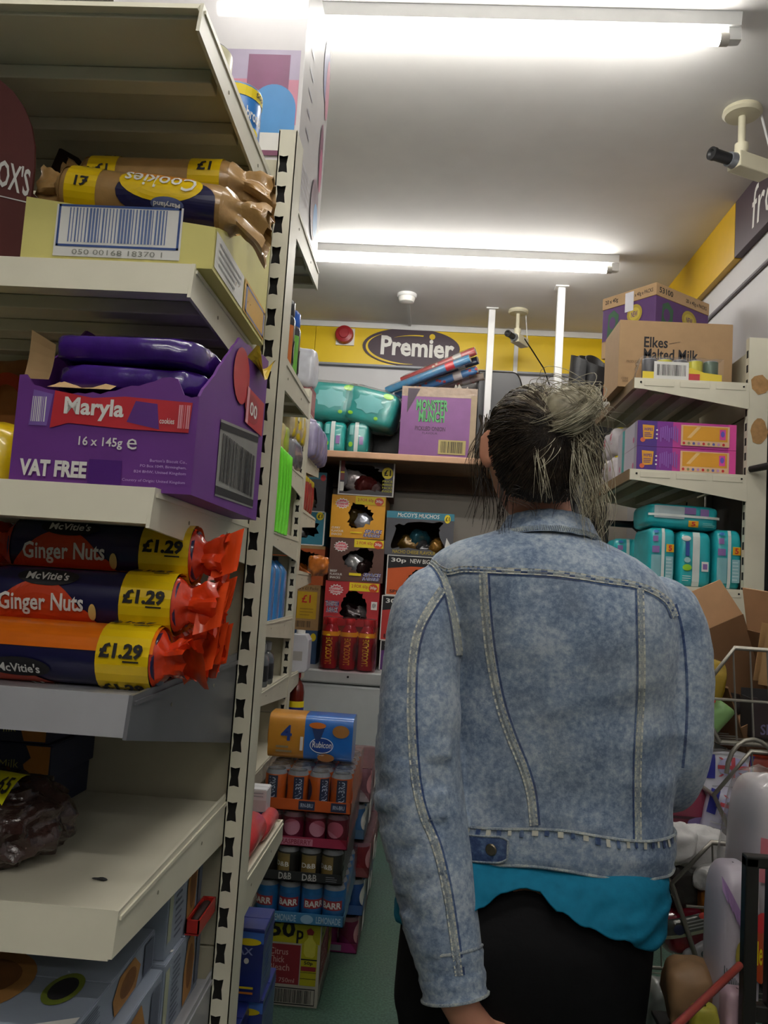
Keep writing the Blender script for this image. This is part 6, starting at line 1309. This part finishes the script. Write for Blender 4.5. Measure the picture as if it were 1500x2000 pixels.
for vv, rr in ((.02, .0024), (.97, .0026)): et.tube([band(k/96, vv)+Vector((math.cos(2*PI*k/96), math.sin(2*PI*k/96), 0))*.001 for k in range(97)], rr, DENS, 6, False)
R_ = random.Random(5)
for k in range(34):
    u = .52+.46*k/34; w_ = R_.uniform(.004, .007); b0 = .80+R_.uniform(-.03, .03)
    nrm = Vector((math.cos(2*PI*u), math.sin(2*PI*u), 0))*.0026
    et.add([band(u, b0)+nrm, band(u+w_, b0)+nrm, band(u+w_, .95)+nrm, band(u, .95)+nrm], [(0, 1, 2, 3)], STI if k % 2 else DEND)
eo = tag(et.build('waistband_stitching', wo), kind='stuff'); eo.data.transform(Matrix.Translation(-PR))
# button tab on the waistband
def bz(px, py):
    """point on the waistband under an image point"""
    best = None
    for u in np.linspace(.5, 1, 160):
        for v in (0, .25, .5, .75, 1):
            p = band(float(u), v); d = (p-O); r = ray(px, py); q = d.normalized()-r.normalized(); s_ = q.length
            if best is None or s_ < best[0]: best = (s_, u, v, p)
    return best
_, tu, tv, tp = bz(958, 1668)
tb = MB(); n = 10
def tabf(u, v):
    x = -.038+.066*u; cut = .004+(.0 if u < .8 else (u-.8)*.03); return band(tu+x/1.28, .12+.68*v if u < .85 else .12+.1*(u-.85)/.15+(.68-.2*(u-.85)/.15)*v)+Vector((math.cos(2*PI*tu), math.sin(2*PI*tu), 0))*.006
tb.grid(tabf, 14, 6, DEND); to = tb.build('button_tab', wo, 60); to.data.transform(Matrix.Translation(-PR))
tn = MB().tube([tabf(u, v) for u, v in [(k/10, 1) for k in range(11)]+[(1, 1-k/6) for k in range(7)]+[(1-k/10, 0) for k in range(11)]], .0017, DENS, 6)
nb = tabf(.62, .5); nn = Vector((math.cos(2*PI*tu), math.sin(2*PI*tu), 0)); qz = nn.to_track_quat('Z', 'Y').to_matrix()
tn.lathe([(.009, 0), (.0092, .002), (.0075, .0035), (.004, .003), (0, .0025)], M('6b6250', .35, .8, .15), 18, nb, 'z', qz); tt = tn.build('button', wo, 40); tt.data.transform(Matrix.Translation(-PR)); tt['label'] = 'metal jacket button with stitched tab edge'
cN = len(aLp); c0 = cN-8
cp = [aLp[i] for i in range(c0, cN)]; cr = [aLr[i]+.0035+.0015*math.sin(i*2) for i in range(c0, cN)]
cf = MB().tube(cp, cr, DEN, 32, False); ax = (aLp[-1]-aLp[-2]).normalized()
for i in (0, 7): 
    u_ = ax.orthogonal().normalized(); v_ = ax.cross(u_); cf.tube([cp[i]+(u_*math.cos(2*PI*k/32)+v_*math.sin(2*PI*k/32))*(cr[i]+.0005) for k in range(33)], .0024, DENS, 6, False)
cfo = cf.build('cuff', jk, 60); cfo.data.transform(Matrix.Translation(-PR))
# ---- tee shirt and leggings
def hip(py, xl, xr, yb, yf): return row(py, xl, xr, yb, yf)
hr = lerp_rows([hip(1600, 850, 1290, 1.36, 1.54), hip(1690, 812, 1290, 1.325, 1.56), hip(1760, 788, 1284, 1.285, 1.575), hip(1850, 778, 1276, 1.268, 1.58), hip(1950, 766, 1268, 1.275, 1.575), hip(2060, 756, 1258, 1.30, 1.56)])
BLK = M('111113', .85, 0, .1, .05, 90, 0, .2)
TEALM = M('11708f', .8, 0, .08, .1, 60, 0, .2)
bot = [(770, 1842), (850, 1832), (912, 1800), (950, 1768), (985, 1738), (1020, 1730), (1045, 1736), (1085, 1768), (1140, 1800), (1200, 1826), (1278, 1866)]
def bottom_py(px):
    for (a, b_), (c, d_) in zip(bot, bot[1:]):
        if a <= px <= c: f = (px-a)/(c-a); f = f*f*(3-2*f); return b_+(d_-b_)*f
    return 1842 if px < 770 else 1866
zA = jr[-1][0]+.035
def hsec(z):
    for i in range(len(hr)-1):
        if hr[i+1][0] <= z <= hr[i][0]:
            f = (hr[i][0]-z)/(hr[i][0]-hr[i+1][0]); return [a+(b_-a)*f for a, b_ in zip(hr[i], hr[i+1])]
    return list(hr[-1] if z < hr[-1][0] else hr[0])
def tee(u, v):
    a = 2*PI*u; r0 = hsec(.82); x = (r0[1]+r0[2])/2+(r0[2]-r0[1])/2*sgp(math.cos(a), .85)
    pxx = 750+F*((Vector((x, 1.33, .8))-O).dot(rt))/((Vector((x, 1.33, .8))-O).dot(fw)); zb = at(pxx, bottom_py(pxx), 1.30).z if math.sin(a) < .15 else .735
    z = zA+(zb-zA)*v; r = hsec(z); rip = .004+.011*v*(noise.noise(Vector((u*17, v*2.2, 0)))+.6*noise.noise(Vector((u*9+z*14, z*22, 5))))
    tuck = .024*max(0, min(1, (z-jr[-1][0]+.012)/.03)); rip += .011*v*(.45-abs(noise.noise(Vector((x*9+z*13, z*30-x*11, 5))))*1.5)-.002*v; rx, ry = (r[2]-r[1])/2+rip+.004-tuck, (r[4]-r[3])/2+rip+.004-tuck
    return Vector(((r[1]+r[2])/2+rx*sgp(math.cos(a), .85), (r[3]+r[4])/2+ry*sgp(math.sin(a), .85), z+.003*noise.noise(Vector((u*40, 1, 1)))*v))
ts = pbuild(MB().grid(tee, 170, 40, TEALM, True), 'tee_shirt'); ts['label'] = 'bright teal tee shirt hem hanging below the jacket'; md = ts.modifiers.new('s', 'SOLIDIFY'); md.thickness = .003; md.offset = -1
LG_ = loft([(r[0], r[1]+q, r[2]-q, r[3]+q, r[4]-q) for r in hr if r[0] < jr[-1][0]+.02 for q in (.004+.016*max(0, min(1, (r[0]-.72)/.08)),)], 44, .85); lm = MB().add(LG_.v, LG_.f, SKIN); hz = hr[-1]; cxh = (hz[1]+hz[2])/2
foot = {}
for s in (-1, 1):
    top = Vector((cxh+s*.105, 1.435, hz[0]+.03)); kn = Vector((cxh+s*.10, 1.43, .44)); an = Vector((cxh+s*.095, 1.46, .08))
    P_, R2 = dense([top, top.lerp(kn, .5), kn, kn.lerp(an, .35), an], [.10, .088, .062, .058, .040]); lm.tube(P_, R2, SKIN, 24); foot[s] = an
lv, lf, ln_ = remesh(lm, .009, 6); pbuild(MB().add(lv, lf, BLK), 'leggings')['label'] = 'plain black leggings'
for s in (-1, 1):
    an = foot[s]; sh = MB().blob((an.x, an.y+.06, .045), (.045, .125, .043), BLACK, .7, 28, 14); sh.tube([(an.x, an.y, .04), (an.x, an.y, .10)], [.05, .046], BLACK, 20); pbuild(sh, 'shoe')
    so2 = MB().blob((an.x, an.y+.06, .0095), (.047, .13, .009), PAPER, .4, 28, 8); pbuild(so2, 'shoe_sole')
# ---- body: one continuous skin under the clothes
HC = at(1040, 885, 1.445); hd = Matrix.Rotation(math.radians(11), 3, 'Z')
bd = MB()
def headf(u, v):
    """u round (0 = face), v up; local +y is the face"""
    a = 2*PI*u; b = PI*(v-.5)*.999; c, s_ = math.cos(b), math.sin(b)
    x, y, z = .073*c*math.sin(a), .094*c*math.cos(a), .108*s_
    if z < 0:
        k = -z/.108; x *= 1-.30*k*k; y = y*(1-.12*k)+(.018*k if y > 0 else .03*k*0); y += .022*k
        if y < 0: y *= 1-.35*k
        z *= 1.08
    f = max(0, y/.094)
    y += .020*math.exp(-((x/.011)**2)-((z+.018)/.020)**2)*(f > .6)+.010*math.exp(-((x/.010)**2)-((z-.004)/.03)**2)*(f > .6)
    y += .007*math.exp(-((x/.02)**2)-((z+.062)/.008)**2)*(f > .5)+.009*math.exp(-((x/.02)**2)-((z+.098)/.014)**2)*(f > .4)
    for e_ in (-1, 1): y -= .010*math.exp(-(((x-e_*.031)/.014)**2)-((z-.006)/.011)**2)*(f > .4)
    return hd @ Vector((x, y, z))+HC
bd.grid(headf, 64, 48, SKIN, True)
neck0 = at(1068, 1050, 1.455)
bd.tube([HC+Vector((.012, .012, -.055)), HC.lerp(neck0, .6)+Vector((0, .01, 0)), neck0+Vector((0, .01, -.03))], [.050, .052, .060], SKIN, 24)
for e_ in (-1, 1):
    er = HC+hd @ Vector((e_*.083, -.012, -.004)); q = MB()
    q.blob((0, 0, 0), (.009, .019, .033), SKIN, .9, 18, 12); q.tube([Vector((e_*.004, -.002+.017*math.cos(t_), 0.003+.031*math.sin(t_))) for t_ in [PI*1.6*k/12-.6 for k in range(13)]], .005, SKIN, 8)
    bd.add([er+hd @ (Matrix.Rotation(e_*-.65, 3, 'Z') @ Vector(v)) for v in q.v], q.f, SKIN)
tr = [(r[0]-.012, r[1]+.035, r[2]-.035, r[3]+.025, r[4]-.025) for r in jr]+[(r[0], r[1]+.022, r[2]-.022, r[3]+.02, r[4]-.02) for r in hr if r[0] < jr[-1][0]-.015]
T_ = loft(tr, 36, .85); bd.add(T_.v, T_.f, SKIN)
wr = aLp[-1]; dirw = (at(926, 2010, 1.285)-wr).normalized()
bd.tube(aLp[:-1]+[wr, wr+dirw*.02], [r*.58 for r in aLr[:-1]]+[.027, .0265], SKIN, 20); bd.tube(aRp, [r*.58 for r in aRr], SKIN, 20)
def hand(base, d, side, nrm, curl=.5):
    """palm and five unequal bent fingers; d = towards the fingertips, side = towards the thumb"""
    d = d.normalized(); side = (side-d*side.dot(d)).normalized(); n = d.cross(side)*nrm
    bd.tube([base-d*.02, base+d*.015, base+d*.04, base+d*.075], [.027, .030, .033, .031], SKIN, 16)
    for k, (o_, l) in enumerate(((.026, .070), (.009, .078), (-.009, .073), (-.025, .058))):
        p = base+d*.07+side*o_; pts = [p-d*.02, p]; a = .15; q = p
        for j, f in enumerate((.45, .32, .23)): a += curl*(.55 if j == 0 else .9); q = q+(d*math.cos(a)+n*math.sin(a))*l*f; pts.append(q)
        bd.tube(pts, [.0098, .0095, .0088, .0082, .0065], SKIN, 12)
    p = base+d*.02+side*.026; t_ = (side*.75+d*.65+n*.25).normalized(); bd.tube([p-side*.015, p+t_*.03, p+t_*.03+(d*.85+n*.3).normalized()*.028, p+t_*.03+(d*.85+n*.4).normalized()*.048], [.013, .0115, .010, .0075], SKIN, 12)
hand(wr+dirw*.045, dirw, Vector((1, .5, 0)), 1, .45)
rdir = (aRp[-1]-aRp[-2]).normalized(); hand(aRp[-1]+rdir*.04, rdir, Vector((0, .2, 1)), -1, .9)
for s in (-1, 1):
    an = foot[s]; bd.tube([Vector((cxh+s*.105, 1.435, hz[0]+.03)), Vector((cxh+s*.10, 1.43, .44)), an, an+Vector((0, 0, -.05))], [.088, .052, .034, .034], SKIN, 20); bd.blob((an.x, an.y+.055, .038), (.036, .11, .03), SKIN, .8, 20, 12)
bv, bf, bn_ = remesh(bd, .006, 3, .5)
pbuild(MB().add(bv, bf, SKIN), 'body')
ey = MB()
for e_ in (-1, 1):
    p = HC+hd @ Vector((e_*.031, .070, .006)); ey.blob(p, (.0115, .0115, .0115), PAPER, 1, 16, 10); q = HC+hd @ Vector((e_*.031, .0795, .006)); ey.blob(q, (.005, .003, .005), DARK, 1, 12, 8)
pbuild(ey, 'eyes'); pbuild(MB().blob(HC+hd @ Vector((0, .089, -.062)), (.021, .006, .006), M('9a4a48', .5), 1, 16, 8), 'lips')
# ---- hair
def hairmat(name, c0, c1, rough=.45):
    m = bpy.data.materials.new(name); m.use_nodes = True; nt = m.node_tree; p = nt.nodes['Principled BSDF']; tc = nt.nodes.new('ShaderNodeTexCoord'); n = nt.nodes.new('ShaderNodeTexNoise'); n.inputs['Scale'].default_value = 45; n.inputs['Detail'].default_value = 3
    r = nt.nodes.new('ShaderNodeValToRGB'); r.color_ramp.elements[0].position = .35; r.color_ramp.elements[1].position = .65; r.color_ramp.elements[0].color = lin(c0); r.color_ramp.elements[1].color = lin(c1)
    nt.links.new(tc.outputs['Object'], n.inputs['Vector']); nt.links.new(n.outputs['Fac'], r.inputs['Fac']); nt.links.new(r.outputs['Color'], p.inputs['Base Color']); p.inputs['Roughness'].default_value = rough; p.inputs['Specular IOR Level'].default_value = .35; return m
HD = hairmat('dark_brown_hair', '17110d', '2b2119'); HM = hairmat('mid_brown_hair', '3b3024', '5f5342'); HB = hairmat('ash_blonde_hair', '77705c', 'b0a88f'); HL = hairmat('pale_blonde_hair', 'a09a82', 'cfc8b0')
BC = at(1112, 802, 1.365)
def scalp(d, k=1.0):
    """point of the hair surface in head direction d (world)"""
    l = hd.transposed() @ d.normalized(); s_ = 1/math.sqrt((l.x/.086)**2+(l.y/.102)**2+(l.z/(.114 if l.z > 0 else .125))**2); return HC+d.normalized()*s_*k
def hairline(f):
    q = ((-1, -.95), (-.6, -.88), (-.38, -.45), (-.2, .02), (-.05, .16), (.15, .2), (.5, .45), (1, .6))
    for (a, b), (c, d) in zip(q, q[1:]):
        if f <= c: return b+(d-b)*(f-a)/(c-a)
    return .6
def capf(u, v):
    a = 2*PI*u; top = PI/2; nape = -1.0
    loc = Vector((math.sin(a), math.cos(a), 0)); f = math.cos(a)          # f = 1 at the face
    low = hairline(f); b = low+(top-low)*v
    d = hd @ Vector((math.sin(a)*math.cos(b), math.cos(a)*math.cos(b), math.sin(b))); p = scalp(d); d2 = (BC-p)
    return p+d.normalized()*(.004*noise.noise(Vector((u*30, v*3, 2)))+.010*math.exp(-(d2.length/.06)**2)-.003*(1-v)**3)
hc = pbuild(MB().grid(capf, 90, 30, HD, True), 'hair'); hc['label'] = 'dark brown hair swept up into an ash blonde bun'
def strands(name, lines, mat, r=.0009):
    cu = bpy.data.curves.new(name, 'CURVE'); cu.dimensions = '3D'; cu.bevel_depth = r; cu.bevel_resolution = 1; cu.resolution_u = 3
    for L in lines:
        s_ = cu.splines.new('POLY'); s_.points.add(len(L)-1)
        for i, p in enumerate(L):
            s_.points[i].co = (p.x-PR.x, p.y-PR.y, p.z, 1); s_.points[i].radius = 1-.75*(i/(len(L)-1))**2
    cu.materials.append(mat); o = bpy.data.objects.new(name, cu); COL.objects.link(o); o.parent = hc; return tag(o, kind='stuff')
R_ = random.Random(11); sets = {0: [], 1: [], 2: [], 3: []}
base = at(1072, 842, 1.37)
for k in range(1900):                                   # combed from the hairline up to the bun
    a = R_.uniform(.14, .86)*2*PI; f = math.cos(a); low = hairline(f)
    b = low+R_.random()**2*.8; d0 = hd @ Vector((math.sin(a)*math.cos(b), math.cos(a)*math.cos(b), math.sin(b))); d1 = (base-HC).normalized()
    L = []; j = R_.uniform(-.12, .12); lift = R_.random()**5*.004
    d1 = (d1+Vector((R_.uniform(-.2, .2), 0, R_.uniform(-.2, .2)))).normalized(); e_ = R_.uniform(.6, 1)
    for i in range(10):
        t_ = i/9*e_; d = d0.lerp(d1, t_); d += Vector((j, 0, j*.6))*math.sin(PI*t_); L.append(scalp(d, 1.02)+d.normalized()*(lift*math.sin(PI*i/9)+.008*t_**4))
    w_ = L[0].x-HC.x; up_ = (L[0].z-HC.z)/.1; sets[R_.choice((0, 0, 0, 0, 0, 0, 1) if up_ < .2 else (0, 0, 0, 1, 1) if up_ < .6 else (0, 1, 1, 2))].append(L)
for k in range(420):                                   # crown streaks towards the bun
    cl = int(k/6); CR = random.Random(cl); d0 = hd @ Vector((CR.uniform(-1.3, .9)+R_.gauss(0, .05), CR.uniform(-.5, .7), 1+R_.gauss(0, .03))); d1 = (base-HC).normalized(); L = []
    for i in range(9): d = d0.normalized().lerp(d1, i/8); L.append(scalp(d, 1.025)+d.normalized()*(.002+.006*CR.random()*math.sin(PI*i/8)))
    sets[CR.choice((0, 0, 1, 1, 1, 2))].append(L)
def loopy(c, r, n, sq, ph, ax):
    L = []
    for i in range(n):
        a = ph+2*PI*1.25*i/n; p = Vector((r*math.cos(a), .75*r*math.sin(a*1.0)*ax, r*sq*math.sin(a+ax))); L.append(c+p+Vector((noise.noise(Vector((i*.4, ph, 0))), noise.noise(Vector((i*.4, ph, 9))), noise.noise(Vector((i*.4, ph, 5)))))*.0028)
    return L
for k in range(520):                                   # the bun: tangled loops
    c = BC+Vector((R_.gauss(0, .005), R_.gauss(-.004, .005), R_.gauss(0, .005))); sets[R_.choice((2, 2, 3, 3, 3))].append(loopy(c, R_.uniform(.012, .044), 18, R_.uniform(.75, 1.0), R_.uniform(0, 6.28), R_.uniform(.2, 1)))
for k in range(26):
    c = BC+Vector((R_.gauss(0, .012), 0, R_.gauss(.004, .012))); sets[2].append(loopy(c, R_.uniform(.04, .056), 34, R_.uniform(.6, 1.0), R_.uniform(0, 6.28), R_.choice((-1, 1))))
def drop(px0, py0, px1, py1, y0, y1, n, sx, mats, sway=.012, end=(20, 40), r0=9):
    k = 0
    while k < n:
        m = R_.randint(4, 12); a = at(px0+R_.gauss(0, r0), py0+R_.gauss(0, r0), y0+R_.gauss(0, .006)); b_ = at(px1+R_.gauss(0, sx), py1+R_.uniform(-end[1], end[0]), y1+R_.gauss(0, .006)); w1, w2 = R_.gauss(0, sway), R_.gauss(0, sway); mt = R_.choice(mats)
        for q in range(m):
            e1 = Vector((R_.gauss(0, .006), R_.gauss(0, .002), R_.gauss(0, .004))); e2 = Vector((R_.gauss(0, .008), R_.gauss(0, .002), R_.gauss(0, .010))); w1 += R_.gauss(0, .002); L = []
            for i in range(14): t_ = i/13; L.append((a+e1).lerp(b_+e2, t_)+Vector((w1*math.sin(PI*t_)+w2*math.sin(2*PI*t_)*.6, -.012*math.sin(PI*t_), .004*math.sin(PI*t_))))
            sets[mt if R_.random() < .8 else max(0, mt-1)].append(L)
        k += m
drop(1118, 836, 1128, 940, 1.372, 1.368, 110, 22, (1, 1, 2, 2, 3), .010)
drop(1135, 830, 1160, 1030, 1.375, 1.365, 100, 12, (2, 3, 3), .010)
drop(1090, 850, 1098, 930, 1.37, 1.36, 22, 22, (1, 1, 0), .012)

drop(1075, 860, 1068, 925, 1.365, 1.355, 10, 30, (1, 1), .02); drop(978, 930, 990, 1035, 1.405, 1.40, 16, 12, (0, 0, 1), .003, r0=8); drop(1026, 850, 1060, 985, 1.36, 1.35, 2, 4, (3,), .008); drop(1090, 870, 1050, 930, 1.36, 1.345, 4, 5, (3, 2), .006)
drop(952, 815, 928, 965, 1.44, 1.46, 22, 9, (0, 1, 1), .006, r0=5); drop(945, 900, 940, 1030, 1.46, 1.45, 10, 8, (0, 1), .006)
drop(952, 820, 912, 950, 1.45, 1.46, 6, 8, (1, 2), .008, r0=4); drop(1145, 880, 1170, 1060, 1.38, 1.37, 24, 8, (3, 2), .008)
drop(1010, 960, 1030, 1000, 1.39, 1.385, 26, 14, (0, 1), .003, r0=16); drop(1090, 950, 1100, 1000, 1.39, 1.385, 26, 18, (0, 1), .003, r0=16)
for k in range(34):                                    # stray hairs round the bun
    p = BC+Vector((R_.gauss(0, .02), 0, R_.gauss(.015, .015))); d = Vector((R_.gauss(.2, .8), R_.gauss(0, .3), R_.uniform(-.2, 1))).normalized(); L = [p+d*.05*t_/7+Vector((.016*math.sin(t_*.6+k), 0, -.004*(t_/3)**2)) for t_ in range(8)]; sets[R_.choice((2, 3))].append(L)
for k, (nm, mt, rr) in enumerate((('dark_strands', HD, .0008), ('brown_strands', HM, .0006), ('ash_strands', HB, .0006), ('blonde_strands', HL, .0006))): strands(nm, sets[k], mt, rr)
MBc = MB().blob(BC+Vector((0, .006, -.002)), (.040, .033, .038), HB, 1, 30, 20, .012, 60, 2, ridge=True); bo = MBc.build('bun_core', hc, 60); bo.data.transform(Matrix.Translation(-PR))
